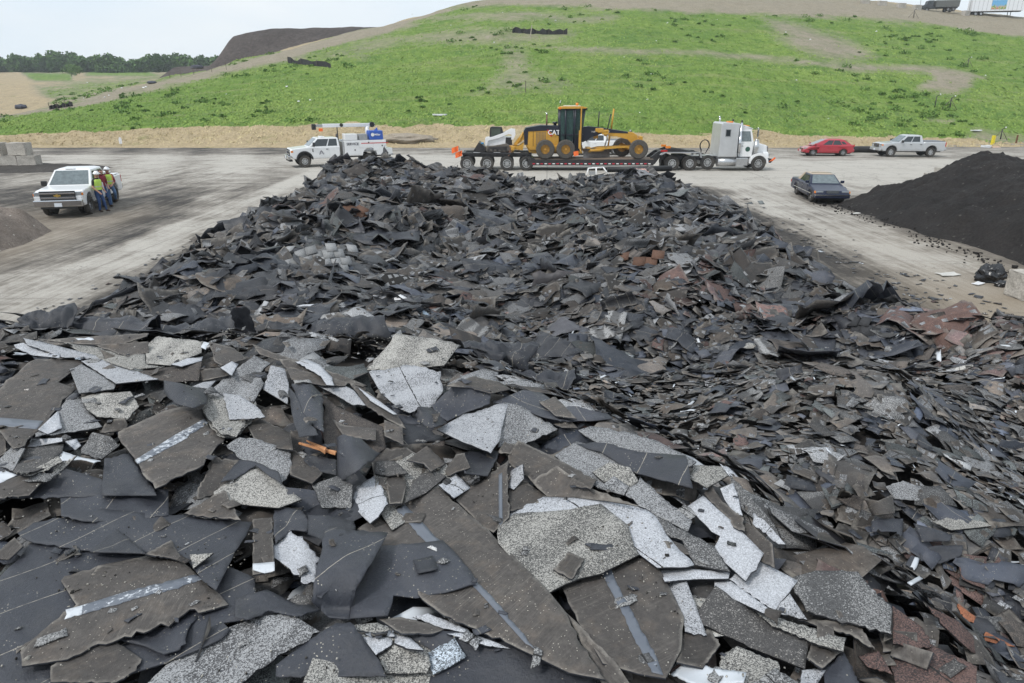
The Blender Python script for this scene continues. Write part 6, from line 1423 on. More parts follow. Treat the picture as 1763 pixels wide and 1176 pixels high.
# ================================================================== LOWBOY TRAILER, TRACTOR, GRADER, LOADER (one long row at y = 54)
TY0 = 52.6
def wx(px): return (px - 881.5) / F * 51.9
row_y = gp(1000, 291).y
def lowboy():
    root = empty('lowboy_trailer', 'long black lowboy trailer carrying the yellow grader', 'trailer', (0, row_y, 0)); yw = 1.35
    rear, neck = wx(797), wx(1135)
    mb = MB()
    for s in (1, -1): mb.box(((wx(797) + wx(915)) / 2, s * .55, 1.12), (wx(915) - wx(797), .18, .34), BLKM).box(((wx(797) + wx(915)) / 2, s * 1.2, 1.24), (wx(915) - wx(797), .2, .12), BLKM, bev=.02)
    for k in range(5): x = wx(800 + k * 28); mb.box((x, 0, 1.22), (.14, 2.6, .14), BLKM)
    mb.build('rear_deck', root)
    d = MB().box(((wx(908) + wx(1122)) / 2, 0, .60), (wx(1122) - wx(908), 2.7, .42), BLKM, bev=.02).box(((wx(908) + wx(1122)) / 2, 0, .83), (wx(1122) - wx(908), 2.3, .05), simple('deck_wood', (.18, .14, .11), .8, var=.3))
    d.hexa([(wx(905), -1.2, .7), (wx(905), 1.2, .7), (wx(922), 1.2, .45), (wx(922), -1.2, .45)], [(wx(905), -1.2, 1.25), (wx(905), 1.2, 1.25), (wx(922), 1.2, .80), (wx(922), -1.2, .80)], BLKM)
    dk = d.build('low_deck', root)
    RT = simple('reflective_red', (.55, .02, .05), .4); WT = simple('reflective_white', (.75, .75, .75), .4)
    t = MB(); n = 30
    for k in range(n):
        x = wx(915) + (wx(1118) - wx(915)) * (k + .5) / n
        t.box((x, -1.356, .52), ((wx(1118) - wx(915)) / n * .62, .01, .07), RT if k % 2 == 0 else WT)
    t.build('reflective_tape', dk)
    # gooseneck
    gn = MB()
    for s in (1, -1):
        gn.prism([(wx(1118), .45), (wx(1118), .95), (wx(1130), 1.35), (wx(1150), 1.62), (wx(1200), 1.34), (wx(1205), 1.18), (wx(1150), 1.36), (wx(1134), .95), (wx(1126), .45)], s * .75 - .11, s * .75 + .11, BLKM)
    gn.box((wx(1160), 0, 1.36), (2.4, 1.4, .12), BLKM).cyl((wx(1132), -.7, 1.1), (wx(1132), .7, 1.1), .12, BLKM, n=10).box((wx(1140), -.95, 1.42), (.5, .05, .12), REDL)
    gn.build('gooseneck', root)
    for s in (1, -1):
        MB().box((wx(1147), s * .82, 1.68), (.38, .12, .16), AMB, bev=.02).build('marker_light', root)
        for k in range(3): MB().box((wx(822 + 34 * k), s * 1.22, 1.32), (.5, .3, .035), ALU, bev=.01).build('fender_plate', root)
    MB().box((wx(797), 0, .75), (.12, 2.4, .5), BLKM).box((wx(795), -1.0, .80), (.03, .25, .8), simple('faded_yellow_flap', (.5, .42, .2), .8)).box((wx(795), 1.0, .80), (.03, .25, .8), simple('faded_yellow_flap', (.5, .42, .2), .8)).build('rear_frame', root)
    for px in (805, 839, 873, 906):
        MB().cyl((wx(px), -1.1, .52), (wx(px), 1.1, .52), .09, BLKM, n=10).build('axle', root)
        for s in (1, -1): wheel(root, wx(px), s * 1.14, .52, .27, ALU, RUB, .64, s, dual=True, holes=10)
    for (x, z, a) in ((wx(791), 1.62, .5), (wx(797), 1.28, -.3)):
        fo = MB().cyl((x + .18, -1.3, z - .35), (x, -1.3, z + .2), .012, BLKM, n=6).build('flag_staff', root)
        q = []; fl = MB(); n = 6
        for k in range(n + 1): q.append((x - .5 * k / n, -1.3 + .05 * math.sin(k * 1.3), z + .2 - .03 * k))
        for k in range(n): fl.quad([q[k], q[k + 1], (q[k + 1][0], q[k + 1][1] + .03, q[k + 1][2] - .38), (q[k][0], q[k][1], q[k][2] - .40)], .006, ORG)
        fl.build('orange_flag', root)
    return root
lowboy()
def tractor():
    root = empty('semi_tractor', 'white sleeper cab semi tractor hitched to the lowboy trailer', 'truck', (0, row_y, 0))
    X = wx
    fr = MB()
    for s in (1, -1): fr.box(((X(1140) + X(1310)) / 2, s * .42, .86), (X(1310) - X(1140), .1, .26), BLKM)
    fr.box((X(1215), 0, 1.02), (X(1240) - X(1185), 1.0, .05), ALU); fr.cyl((X(1168), 0, 1.02), (X(1168), 0, 1.14), .5, BLKM, n=18); fr.build('frame', root)
    for s in (1, -1):     # flat covers over the drive wheels
        MB().prism([(X(1131), 1.18), (X(1134), 1.30), (X(1140), 1.36), (X(1196), 1.36), (X(1200), 1.32), (X(1202), .98), (X(1199), .98), (X(1197), 1.30), (X(1140), 1.32), (X(1134), 1.16)], s * 1.26 - .3, s * 1.26 + .02, GALV).build('fender', root)
        MB().box((X(1134), s * 1.1, .68), (.04, .5, .75), BLACK).build('mud_flap', root)
        MB().cyl((X(1231), s * 1.0, .62), (X(1262), s * 1.0, .62), .32, ALU, n=22).box((X(1246), s * 1.0, .93), (X(1262) - X(1231), .4, .03), GALV).build('fuel_tank', root)
        MB().box((X(1272), s * 1.02, .66), (X(1283) - X(1263), .42, .55), ALU, bev=.04).box((X(1272), s * 1.1, .4), (.9, .3, .04), GALV).build('step_box', root)
    SL = simple('sleeper_aluminium', (.60, .61, .62), .35, .55, var=.08, sc=2)
    sp_ = MB().prism([(X(1231), 1.0), (X(1262), 1.0), (X(1262), 3.40), (X(1235), 3.46), (X(1232), 3.35)], -1.22, 1.22, SL, bev=.05).build('sleeper', root)
    for s in (1, -1): MB().box((X(1244), s * 1.225, 2.72), (.42, .02, .55), GALV).box((X(1244), s * 1.235, 2.72), (.32, .02, .45), GLASS).build('sleeper_window', sp_)
    c = dict(xfb=X(1291), xft=X(1285), xrt=X(1262.2), xrb=X(1262.2), zb=1.95, zt=3.05, wb=1.02, wt=.92); Q = cab_quads(c)
    cb = MB().hexa([Q['front'][0], Q['front'][1], Q['rear'][0], Q['rear'][1]], [Q['front'][3], Q['front'][2], Q['rear'][3], Q['rear'][2]], WHITE, bev=.06)
    cb.prism([(X(1262.3), .98), (X(1289), .98), (X(1291), 1.96), (X(1262.3), 1.96)], -1.02, 1.02, WHITE, bev=.04)
    cb.prism([(X(1250), 3.30), (X(1263), 3.36), (X(1275), 3.22), (X(1288), 3.02), (X(1286), 2.97), (X(1262), 2.97), (X(1250), 3.1)], -.95, .95, WHITE, bev=.06); cb.build('cab', root)
    m = MB(); pan(m, Q['front'], .06, .94, .12, .86, .004, .012, GLASS); m.build('windscreen', root)
    for sd in ('left', 'right'):
        m = MB(); a = (.14, .72) if sd == 'left' else (.28, .86); pan(m, Q[sd], a[0], a[1], .14, .80, .006, .01, GLASSL); m.build('side_window', root)
    for s in (1, -1):
        d = MB().box((X(1277.5), s * 1.024, 1.47), (.95, .02, .9), WHITE, bev=.01).build('door', root); MB().box((X(1271), s * 1.045, 1.78), (.14, .03, .04), CHR).build('handle', d)
        MB().cyl((X(1281), s * 1.036, 1.55), (X(1281), s * 1.042, 1.55), .18, GREENL, n=18).build('round_emblem', d)
        st = MB().cyl((X(1266), s * 1.1, 1.0), (X(1266), s * 1.1, 3.45), .085, CHR, n=12).cyl((X(1266), s * 1.1, 1.3), (X(1266), s * 1.1, 2.6), .13, CHR, n=12).cyl((X(1266), s * 1.1, 3.4), (X(1266), s * 1.1, 3.62), .06, BLACK, n=10); st.build('exhaust_stack', root)
        MB().cyl((X(1295), s * 1.02, 1.25), (X(1295), s * 1.02, 2.15), .19, ALU, n=16).cyl((X(1295), s * 1.02, 2.15), (X(1295), s * 1.02, 2.25), .14, CHR, n=14).build('air_cleaner', root)
        MB().box((X(1293.5), s * 1.28, 2.75), (.09, .16, .62), CHR, bev=.03).tube([(X(1290), s * .98, 3.0), (X(1293.5), s * 1.28, 3.1), (X(1293.5), s * 1.28, 2.35), (X(1291), s * .98, 2.3)], .015, CHR).build('mirror', root)
    hd_ = MB().hexa([(X(1291), -.92, 1.05), (X(1291), .92, 1.05), (X(1318.5), .72, .95), (X(1318.5), -.72, .95)], [(X(1291), -.85, 2.08), (X(1291), .85, 2.08), (X(1316.5), .62, 1.80), (X(1316.5), -.62, 1.80)], WHITE, bev=.09)
    for s in (1, -1):
        o_ = arch(X(1301), .74, .55, 12); i_ = arch(X(1301), .60, .50, 12)[::-1]
        hd_.prism(o_ + i_, s * 1.22, s * .70, WHITE, bev=.02)
        hd_.hexa([(X(1312), s * .62, .9), (X(1312), s * 1.12, .9), (X(1319), s * 1.0, .9), (X(1319), s * .62, .9)], [(X(1308), s * .62, 1.40), (X(1308), s * 1.08, 1.28), (X(1318), s * .95, 1.25), (X(1318), s * .62, 1.35)], WHITE, bev=.03)
    hd_.build('hood', root)
    MB().box((X(1318.8), 0, 1.35), (.06, 1.05, .75), CHR, bev=.02).build('grille', root)
    for s in (1, -1): MB().box((X(1319), s * .85, 1.12), (.06, .28, .2), LENS, bev=.03).build('headlight', root)
    MB().box((X(1320.5), 0, .72), (.22, 2.35, .32), BLKM, bev=.05).build('bumper', root)
    MB().quad([(X(1323.5), -1.0, .78), (X(1327), -1.25, 1.0), (X(1328), -1.3, .9), (X(1324), -1.05, .62)], .01, ORG).quad([(X(1318), -1.2, .66), (X(1324), -1.22, .86), (X(1327), -1.25, 1.0), (X(1321), -1.25, .72)], .01, ORG).build('orange_flag', root)
    rl = MB()
    for k in range(5): rl.box((X(1282), -.6 + .3 * k, 3.2), (.12, .07, .05), AMB, bev=.01)
    rl.build('roof_marker_lights', root)
    MB().box((X(1251), -.3, 3.47), (.34, .7, .1), AMB, bev=.03).build('beacon', root)
    MB().cyl((X(1241), .8, 3.3), (X(1241), .8, 3.75), .06, CHR, n=10).cyl((X(1241), .8, 3.72), (X(1239.5), .8, 3.85), .06, CHR, n=10).build('air_horn_pipe', root)
    hs = MB()
    for k in range(3):
        pts = [(X(1212) + .35 * math.sin(t) + .06 * k, -.2 + .12 * k, 1.75 + .42 * math.cos(t)) for t in np.linspace(-2.4, 2.4, 14)]; hs.tube([(X(1208), -.1, 1.2)] + pts + [(X(1216), 0, 1.15)], .022, BLACK, n=6)
    hs.build('coiled_air_hose', root)
    for (px, r_, du, z_) in ((1154.3, .53, True, .53), (1184.3, .53, True, .53), (1214.5, .53, False, .60), (1301, .53, False, .53)):
        MB().cyl((X(px), -1, z_), (X(px), 1, z_), .08, BLKM, n=8).build('axle', root)
        for s in (1, -1): wheel(root, X(px), s * 1.12, r_, .27, ALU, RUB, .60, s, dual=du, holes=10, z=z_)
tractor()
def grader():
    X = wx; dz = .84
    root = empty('motor_grader', 'yellow motor grader with a black cab standing on the lowboy trailer', 'grader', (0, row_y, dz)); Z = lambda py: (HC - slope_of(py) * (row_y - 1)) - dz
    NV = simple('dark_navy_panel', (.012, .016, .030), .3, var=.1, dirt=.3)
    eh = MB().prism([(X(905.5), .95), (X(905), 1.9), (X(908), 2.05), (X(961), 2.12), (X(961), .55), (X(912), .62)], -.62, .62, YEL, bev=.03)
    eh.build('engine_hood', root)
    MB().prism([(X(902.5), 1.0), (X(901.5), 2.0), (X(905), 2.22), (X(930), 2.40), (X(961), 2.36), (X(961), 1.62), (X(942), 2.02), (X(909), 1.96), (X(908), 1.0)], -.66, .66, NV, bev=.03).build('hood_cover', root)
    RD = simple('red_flash', (.6, .02, .03), .4); WL = simple('white_lettering', (.8, .8, .8), .5)
    for s in (1, -1):
        MB().prism([(X(940.5), 2.08), (X(943.5), 2.08), (X(950), 1.62), (X(947), 1.62)], s * .663, s * .672, RD).build('red_flash', root)
        text('CAT', .46, (X(952.5), s * .672, 1.88), (R(90), 0, 0 if s < 0 else R(180)), WL, root, bold=True)
        MB().prism([(X(952), 1.66), (X(956), 1.66), (X(954), 1.86)], s * .673, s * .684, YEL).build('yellow_triangle', root)
        g_ = MB()
        for k in range(7): g_.box((X(923) + .11 * k, s * .625, 1.45), (.06, .02, .95), simple('vent_grey', (.25, .17, .08), .6))
        g_.build('side_vent', root)
        MB().box((X(917.5), s * .623, 1.45), (.03, .014, 1.1), NV).build('panel_seam', root)
    MB().cyl((X(940.5), -.25, 2.3), (X(940.5), -.25, 3.12), .06, simple('rusty_pipe', (.18, .10, .07), .8), n=10).cyl((X(940.5), -.25, 3.1), (X(939.8), -.25, 3.28), .06, CHR, n=10).build('exhaust_pipe', root)
    MB().cyl((X(955), .1, 2.35), (X(955), .1, 2.55), .12, NV, n=12).cyl((X(955), .1, 2.5), (X(955), .1, 2.62), .2, NV, n=14).build('air_intake', root)
    # cab
    x0, x1, x2 = X(961), X(971), X(1008)
    cb = MB().prism([(X(962), .55), (X(1000), .55), (X(1001), 1.1), (X(996), 1.75), (X(962), 1.75)], -.55, .55, NV, bev=.02)
    for (xa, ya, xb, yb_) in ((X(963), .66, X(961.5), .72), (X(972), .72, X(971), .80), (X(998), .66, X(1004), .76), (X(986), .74, X(988), .82)):
        for s in (1, -1): cb.cyl((xa, s * ya, 1.0 if xa < X(990) else 1.2), (xb, s * yb_, 3.62), .05, NV, n=8)
    cb.box((X(984), 0, 1.72), (X(1000) - X(963), 1.45, .1), NV).build('cab_frame', root)
    Gc = simple('cab_glass', (.045, .085, .08), .08, var=.4, spec=.8)
    gl = MB().hexa([(X(964), -.62, 1.1), (X(964), .62, 1.1), (X(996), .5, 1.0), (X(996), -.5, 1.0)], [(X(963), -.76, 3.6), (X(963), .76, 3.6), (X(1003), .72, 3.6), (X(1003), -.72, 3.6)], Gc)
    gl.build('cab_glass', root)
    dr = MB()
    for s in (1, -1): dr.tube([(X(973), s * .69, 1.0), (X(971.8), s * .80, 3.5), (X(985), s * .81, 3.5), (X(986), s * .72, 1.4), (X(980), s * .66, 1.0), (X(973), s * .69, 1.0)], .035, NV, n=6)
    dr.build('cab_door', root)
    MB().box((X(978), .1, 1.75), (.5, .5, .6), BLACK, bev=.08).box((X(974), .1, 2.2), (.12, .45, .7), BLACK, bev=.05).build('seat', root)
    rf = MB().prism([(X(960), 3.60), (X(961), 3.67), (X(968), 3.73), (X(1000), 3.73), (X(1007), 3.66), (X(1007), 3.58), (X(960), 3.56)], -.9, .9, YEL, bev=.03).box((X(983), 0, 3.76), (1.2, 1.5, .06), simple('cream_roof', (.62, .58, .45), .5), bev=.02); rf.build('cab_roof', root)
    MB().cyl((X(991), -.3, 3.76), (X(991), -.3, 3.98), .10, AMB, n=12).build('beacon', root)
    MB().box((X(961.5), -.85, 3.62), (.2, .14, .16), AMB, bev=.03).box((X(1006), -.85, 3.55), (.12, .14, .14), BLACK, bev=.03).cyl((X(962.5), -.9, 3.8), (X(962.5), -.9, 4.1), .015, BLACK, n=6).quad([(X(962.5), -.9, 3.98), (X(960.5), -.9, 4.0), (X(962), -.9, 4.16), (X(963), -.9, 4.16)], .01, WL).build('cab_lamps', root)
    # long yellow upright in front of the cab (far ladder post) and its brace
    MB().box((X(997), -1.02, 2.2), (.09, .09, 3.1), YEL).cyl((X(997), -1.02, .7), (X(1000), -1.0, -.1 + .5), .06, YEL, n=8).box((X(995.5), -1.02, 1.4), (.13, .12, 1.3), YEL, bev=.02).build('yellow_post', root)
    # front frame: navy taper, arched yellow beam, down to the front axle
    MB().prism([(X(1000), 2.25), (X(1012), 2.32), (X(1040), 2.18), (X(1079), 1.92), (X(1080), 1.80), (X(1040), 1.85), (X(1020), 1.55), (X(1003), 1.15), (X(998), 1.2)], -.27, .27, NV, bev=.03).build('front_frame', root)
    MB().prism([(X(1038), 2.02), (X(1078), 1.90), (X(1088), 1.88), (X(1096), 1.65), (X(1098), 1.0), (X(1090), .85), (X(1086), 1.1), (X(1080), 1.35), (X(1060), 1.58), (X(1040), 1.60)], -.24, .24, YEL, bev=.03).box((X(1102), 0, 1.15), (.2, 1.1, .9), YEL, bev=.03).box((X(1100), 0, 1.2), (.4, .5, .5), YEL, bev=.04).build('front_arch', root)
    text('140M', .17, (X(1021), -.277, 1.92), (R(90), 0, 0), WL, root)
    MB().cyl((X(1084), -.1, 1.88), (X(1084), -.1, 2.05), .07, GALV, n=8).cyl((X(1086), .15, 1.88), (X(1086), .15, 2.02), .06, BLACK, n=8).build('arch_lamps', root)
    # lift cylinders, upright rods
    for (pa, za, pb, zb_, y_, m_) in ((1031, 3.35, 1030, 2.1, .5, BLACK), (1048, 3.2, 1043, 2.0, -.5, BLACK), (1046, 2.0, 1040, .9, -.55, GALV), (1056, 3.55, 1053, 2.0, .55, YEL), (1053, 2.1, 1049, .8, .6, YEL)):
        MB().cyl((X(pa), y_, za), (X(pb), y_, zb_), .045 if m_ is not YEL else .06, m_, n=8).build('lift_cylinder', root)
    MB().box((X(1030), 0, 2.05), (.6, 1.3, .25), YEL, bev=.05).box((X(1040), -.5, 1.9), (.5, .25, .35), YEL, bev=.05).box((X(1026), .35, 1.7), (.35, .3, .6), YEL, bev=.05).cyl((X(1027), -.55, 1.95), (X(1043), -.55, 1.95), .1, YEL, n=10).build('lift_saddle', root)
    db = MB()
    for s in (1, -1): db.prism([(X(1004), .45), (X(1010), .62), (X(1030), .82), (X(1062), .88), (X(1096), .92), (X(1096), .80), (X(1062), .74), (X(1030), .62), (X(1012), .40)], s * .42 - .07, s * .42 + .07, YEL)
    db.cyl((X(1022), 0, .52), (X(1022), 0, .68), .82, YEL, n=28).box((X(1013), 0, .62), (.35, 1.3, .35), YEL, bev=.05).build('drawbar_circle', root)
    # blade set across, curved
    bl = MB(); n = 7; yaw = .12
    pr = [(math.cos(t) * .42, math.sin(t) * .42) for t in np.linspace(-1.15, 1.1, n)]
    xa, xb = X(1003), X(1052); ya, yb_ = -.85, .5
    for k in range(n - 1):
        (c0, s0), (c1, s1) = pr[k], pr[k + 1]; o_ = .36
        a0 = (xa, ya - (.42 - c0), o_ + s0 - .0); a1 = (xb, yb_ - (.42 - c0), o_ + s0); b1 = (xb, yb_ - (.42 - c1), o_ + s1); b0 = (xa, ya - (.42 - c1), o_ + s1)
        bl.quad([a0, a1, b1, b0], .02, simple('worn_blade_steel', (.16, .15, .145), .4, .5, var=.25))
    bl.build('blade', root)
    # rear ripper
    rp_ = MB()
    for y_ in (-.5, 0, .5): rp_.prism([(X(902), 1.15), (X(893), .90), (X(876.5), .95), (X(877), .70), (X(881), .30), (X(885), .28), (X(884), .65), (X(900), .6)], y_ - .09, y_ + .09, YEL).prism([(X(905), 1.9), (X(898), 1.75), (X(884), 1.0), (X(889), .95), (X(903), 1.4)], y_ * .6 - .07, y_ * .6 + .07, YEL)
    rp_.box((X(883), 0, .75), (.28, 1.9, .3), YEL, bev=.04).cyl((X(901), -.35, 1.9), (X(892), -.4, 1.1), .07, YEL, n=8)
    for y_ in (-.8, -.4, 0, .4, .8): rp_.prism([(X(879), .9), (X(876), .5), (X(873.5), .05), (X(875.5), .05), (X(879), .4), (X(882), .7)], y_ - .05, y_ + .05, simple('rusty_pipe', (.18, .10, .07), .8))
    rp_.build('ripper', root)
    MB().prism([(X(905), .95), (X(912), .35), (X(1000), .35), (X(1002), .95)], -.5, .5, YEL, bev=.02).box((X(955), -.72, .72), (1.9, .3, .45), YEL, bev=.06).box((X(955), .72, .72), (1.9, .3, .45), YEL, bev=.06).build('rear_frame', root)
    for px in (937.8, 972.5):
        for s in (1, -1): wheel(root, X(px), s * 1.05, .70, .42, YELR, DRUB, .50, s, holes=0)
    for s, px in ((-1, 1096), (1, 1075)): wheel(root, X(px), s * 1.05, .70, .40, YELR, DRUB, .50, s, holes=0)
    MB().cyl((X(1096), -1.05, .7), (X(1076), 1.05, .7), .13, YEL, n=10).build('front_axle', root)
    MB().quad([(X(985), -1.4, .55), (X(993), -1.42, .62), (X(994), -1.42, .30), (X(986), -1.4, .22)], .01, ORG).build('orange_flag', root)
grader()
def loader():
    X = lambda p: wx(p) * 1.005; dz = 1.30
    root = empty('track_loader', 'white compact track loader parked on the rear deck of the trailer', 'loader', (0, row_y + .35, dz))
    TR = simple('dusty_track', (.13, .115, .10), .9, var=.2, bmp=.4)
    for s in (1, -1):
        tk = MB(); y_ = s * .78; tk.prism([(X(836.5), .22), (X(838.5), .03), (X(874), .02), (X(878.5), .2), (X(877), .5), (X(872), .62), (X(850), .46), (X(838), .44)], y_ - .2, y_ + .2, TR, bev=.03)
        tk.prism([(X(841), .28), (X(872), .14), (X(874), .42), (X(860), .42), (X(842), .36)], y_ - .22, y_ + .22, BLKM)
        for k in range(5): tk.cyl((X(842 + 7.4 * k), y_ - .225, .15), (X(842 + 7.4 * k), y_ + .225, .15), .09, BLKM, n=10)
        tk.build('track', root)
    MB().prism([(X(838), .35), (X(838), .9), (X(852), 1.0), (X(870), 1.12), (X(880), 1.1), (X(882), .45), (X(876), .3)], -.56, .56, WHITE, bev=.05).prism([(X(870), .5), (X(882), .5), (X(881), 1.05), (X(871), 1.05)], -.57, .57, BLKM).build('body', root)
    cg = MB().prism([(X(843), .95), (X(844), 1.74), (X(847), 1.80), (X(864), 1.78), (X(866.5), 1.35), (X(862), .98)], -.45, .45, BLACK, bev=.03).build('cab', root)
    MB().box((X(854), -.455, 1.42), (.72, .02, .55), simple('cage_mesh', (.05, .065, .05), .6)).box((X(854), .455, 1.42), (.72, .02, .55), simple('cage_mesh', (.05, .065, .05), .6)).build('side_window', cg)
    am = MB()
    for s in (1, -1): am.prism([(X(835), .45), (X(836), 1.02), (X(848), 1.10), (X(868), 1.40), (X(880), 1.66), (X(887), 1.60), (X(887.5), 1.25), (X(884), .9), (X(880), .9), (X(881), 1.25), (X(876), 1.30), (X(862), 1.05), (X(848), .88), (X(841), .82), (X(839), .45)], s * .62 - .07, s * .62 + .07, WHITE, bev=.015)
    am.build('lift_arm', root)
    MB().prism([(X(814), .0), (X(825), .72), (X(829), .6), (X(835), .40), (X(836), .05), (X(833), -.02)], -.85, .85, BLKM, bev=.01).box((X(831), -.5, .62), (.2, .2, .12), simple('blue_rag', (.05, .25, .5), .8), bev=.04).build('bucket', root)
loader()
# ================================================================== PEOPLE
SKIN = simple('skin', (.48, .27, .19), .55, var=.06); JEAN = simple('blue_jeans', (.035, .075, .19), .85, var=.25, sc=14)
JEAN2 = simple('faded_jeans', (.07, .13, .24), .85, var=.25, sc=14)
HV = simple('yellow_green_vest', (.50, .72, .12), .7, var=.1); HVO = simple('orange_vest_trim', (.8, .25, .10), .7)
SIL = simple('reflective_grey', (.5, .52, .5), .4); TSH = simple('black_shirt', (.02, .02, .022), .85); MAR = simple('maroon_shirt', (.22, .03, .045), .85, var=.2)
HAT = simple('white_hard_hat', (.80, .81, .82), .3, var=.02); HAIR = simple('dark_brown_hair', (.035, .022, .015), .8); BOOT = simple('brown_boots', (.07, .045, .03), .8); EYE = simple('eye_dark', (.02, .015, .012), .3)
def person(loc, yaw, label, P, shirt, jean, sleeve_long, vest=True, hat=True, scale=1.0):
    """P: joint name -> (x, y, z); the person faces +x"""
    root = empty('person', label, 'person', loc, R(yaw), 'men standing at the white pickup', scale)
    J = dict(P); V, E, Rr, M = [], [], [], []
    def v(p, r, m): V.append(Vector(p)); Rr.append(r); M.append(m); return len(V) - 1
    def lk(a, b): E.append((a, b))
    pel = v(J['pel'], .155, 'j'); wa = v(J['wa'], .145, 's'); ch = v(J['ch'], .175, 's'); nk0 = v(J['nk'], .085, 's'); nk = v(Vector(J['nk']) + Vector((.015, 0, .07)), .06, 'k')
    hd = Vector(J['hd']); h1 = v(hd + Vector((.0, 0, -.06)), .075, 'k'); h2 = v(hd + Vector((0, 0, .02)), .098, 'k'); h3 = v(hd + Vector((-.005, 0, .10)), .085, 'k')
    for a, b in ((pel, wa), (wa, ch), (ch, nk0), (nk0, nk), (nk, h1), (h1, h2), (h2, h3)): lk(a, b)
    ns = v(hd + Vector((.118, 0, -.01)), .014, 'k'); lk(h2, ns)
    chn = v(hd + Vector((.075, 0, -.085)), .035, 'k'); lk(h1, chn)
    for s in (1, -1):
        er = v(hd + Vector((-.005, s * .105, -.005)), .018, 'k'); lk(h2, er)
        q = 'L' if s > 0 else 'R'
        sh = v(J['sh' + q], .085, 's'); el = v(J['el' + q], .05, 's' if sleeve_long else 'k'); up = v(Vector(J['sh' + q]).lerp(Vector(J['el' + q]), .45), .062, 's'); wr = v(J['wr' + q], .032, 'k')
        lk(ch, sh); lk(sh, up); lk(up, el); lk(el, wr)
        d = (Vector(J['wr' + q]) - Vector(J['el' + q])).normalized(); side = d.cross(Vector((1, 0, .2))).normalized()
        pm = v(Vector(J['wr' + q]) + d * .055, .036, 'k'); lk(wr, pm)
        for f in range(4):
            o = side * (-.030 + .020 * f); a = v(Vector(V[pm]) + d * .045 + o, .011, 'k'); ln = (.055, .065, .062, .048)[f]
            b = v(Vector(V[a]) + d * ln * .6 + Vector((.012, 0, -.006)), .0095, 'k'); c = v(Vector(V[b]) + d * ln * .35 + Vector((.018, 0, -.002)), .008, 'k'); lk(pm, a); lk(a, b); lk(b, c)
        t1 = v(Vector(V[pm]) - side * .042 + d * .005, .013, 'k'); t2 = v(Vector(V[t1]) - side * .012 + d * .038, .010, 'k'); lk(pm, t1); lk(t1, t2)
        hp = v(J['hp' + q], .115, 'j'); kn = v(J['kn' + q], .072, 'j'); cf = v(Vector(J['kn' + q]).lerp(Vector(J['an' + q]), .35), .066, 'j'); an = v(J['an' + q], .052, 'j')
        ft = Vector(J['an' + q]); he = v(ft + Vector((-.04, 0, -.045)), .045, 'b'); bl = v(ft + Vector((.11, s * .02, -.055)), .045, 'b'); to = v(ft + Vector((.19, s * .03, -.062)), .033, 'b')
        for a, b in ((pel, hp), (hp, kn), (kn, cf), (cf, an), (an, he), (he, bl), (bl, to)): lk(a, b)
    me = bpy.data.meshes.new('body'); me.from_pydata([tuple(p) for p in V], E, []); tmp = bpy.data.objects.new('tmp_body', me); COL.objects.link(tmp)
    mo = tmp.modifiers.new('skin', 'SKIN'); mo.use_smooth_shade = True
    for i, r in enumerate(Rr): me.skin_vertices[0].data[i].radius = (r, r * (.8 if M[i] in 's' and r > .13 else 1)); me.skin_vertices[0].data[i].use_root = (i == 0)
    sb = tmp.modifiers.new('sub', 'SUBSURF'); sb.levels = 1; sb.render_levels = 1
    dg_ = bpy.context.evaluated_depsgraph_get(); m2 = bpy.data.meshes.new_from_object(tmp.evaluated_get(dg_)); bpy.data.objects.remove(tmp)
    m2.name = 'body'; m2.materials.clear(); mats = {'k': SKIN, 's': shirt, 'j': jean, 'b': BOOT}; order = list(mats)
    for k in order: m2.materials.append(mats[k])
    for p in m2.polygons:
        c = p.center; best, bk = 9e9, 'k'
        for (a, b) in E:
            A, B = V[a], V[b]; d = B - A; t = max(0, min(1, (c - A).dot(d) / (d.length_squared + 1e-9))); dist = (c - A - d * t).length - (Rr[a] * (1 - t) + Rr[b] * t)
            if dist < best: best = dist; bk = M[a] if t < .5 else M[b]
        p.material_index = order.index(bk); p.use_smooth = True
    body = link('body', m2, root)
    for s in (1, -1): MB().sph(hd + Vector((.092, s * .035, .012)), .011, EYE, n=8).build('eye', body)
    MB().box(hd + Vector((.098, 0, -.055)), (.012, .05, .01), simple('lips', (.35, .14, .12), .5)).build('mouth', body)
    if hat:
        k = MB().sph(hd + Vector((-.005, 0, .085)), .125, HAT, n=16, sc=(1.12, .95, .85)).cyl(hd + Vector((.01, 0, .075)), hd + Vector((.01, 0, .09)), .155, HAT, n=18).box(hd + Vector((.13, 0, .078)), (.10, .17, .012), HAT, bev=.004).box(hd + Vector((0, 0, .185)), (.2, .035, .02), HAT, bev=.008)
        k.build('hard_hat', root)
    MB().sph(hd + Vector((-.025, 0, .045)), .112, HAIR, n=12, sc=(1, .98, .98 if not hat else .8)).build('hair', root)
    if vest:
        vb = MB(); a, b = Vector(J['wa']), Vector(J['ch']); top_ = Vector(J['nk'])
        prof = [(a + Vector((0, 0, -.10)), .185, .215), (a, .180, .205), (b, .205, .225), (b.lerp(top_, .55), .165, .215), (b.lerp(top_, .9), .11, .15)]
        rings = []
        for (c, rx, ry) in prof: rings.append([vb.bm.verts.new(c + Vector((math.cos(t) * rx * .82, math.sin(t) * ry, 0))) for t in np.linspace(0, 2 * math.pi, 19)[:-1]])
        fs = []
        for r0, r1 in zip(rings, rings[1:]):
            for i in range(18): fs.append((vb.bm.faces.new((r0[i], r0[(i + 1) % 18], r1[(i + 1) % 18], r1[i])), i))
        vb._mi(HV); oi = vb._mi(HVO); 
        for f, i in fs: f.smooth = True; f.material_index = oi if (i in (2, 15) and vest == 'o') else 0
        vo_ = vb.build('vest', root)
        bd = MB()
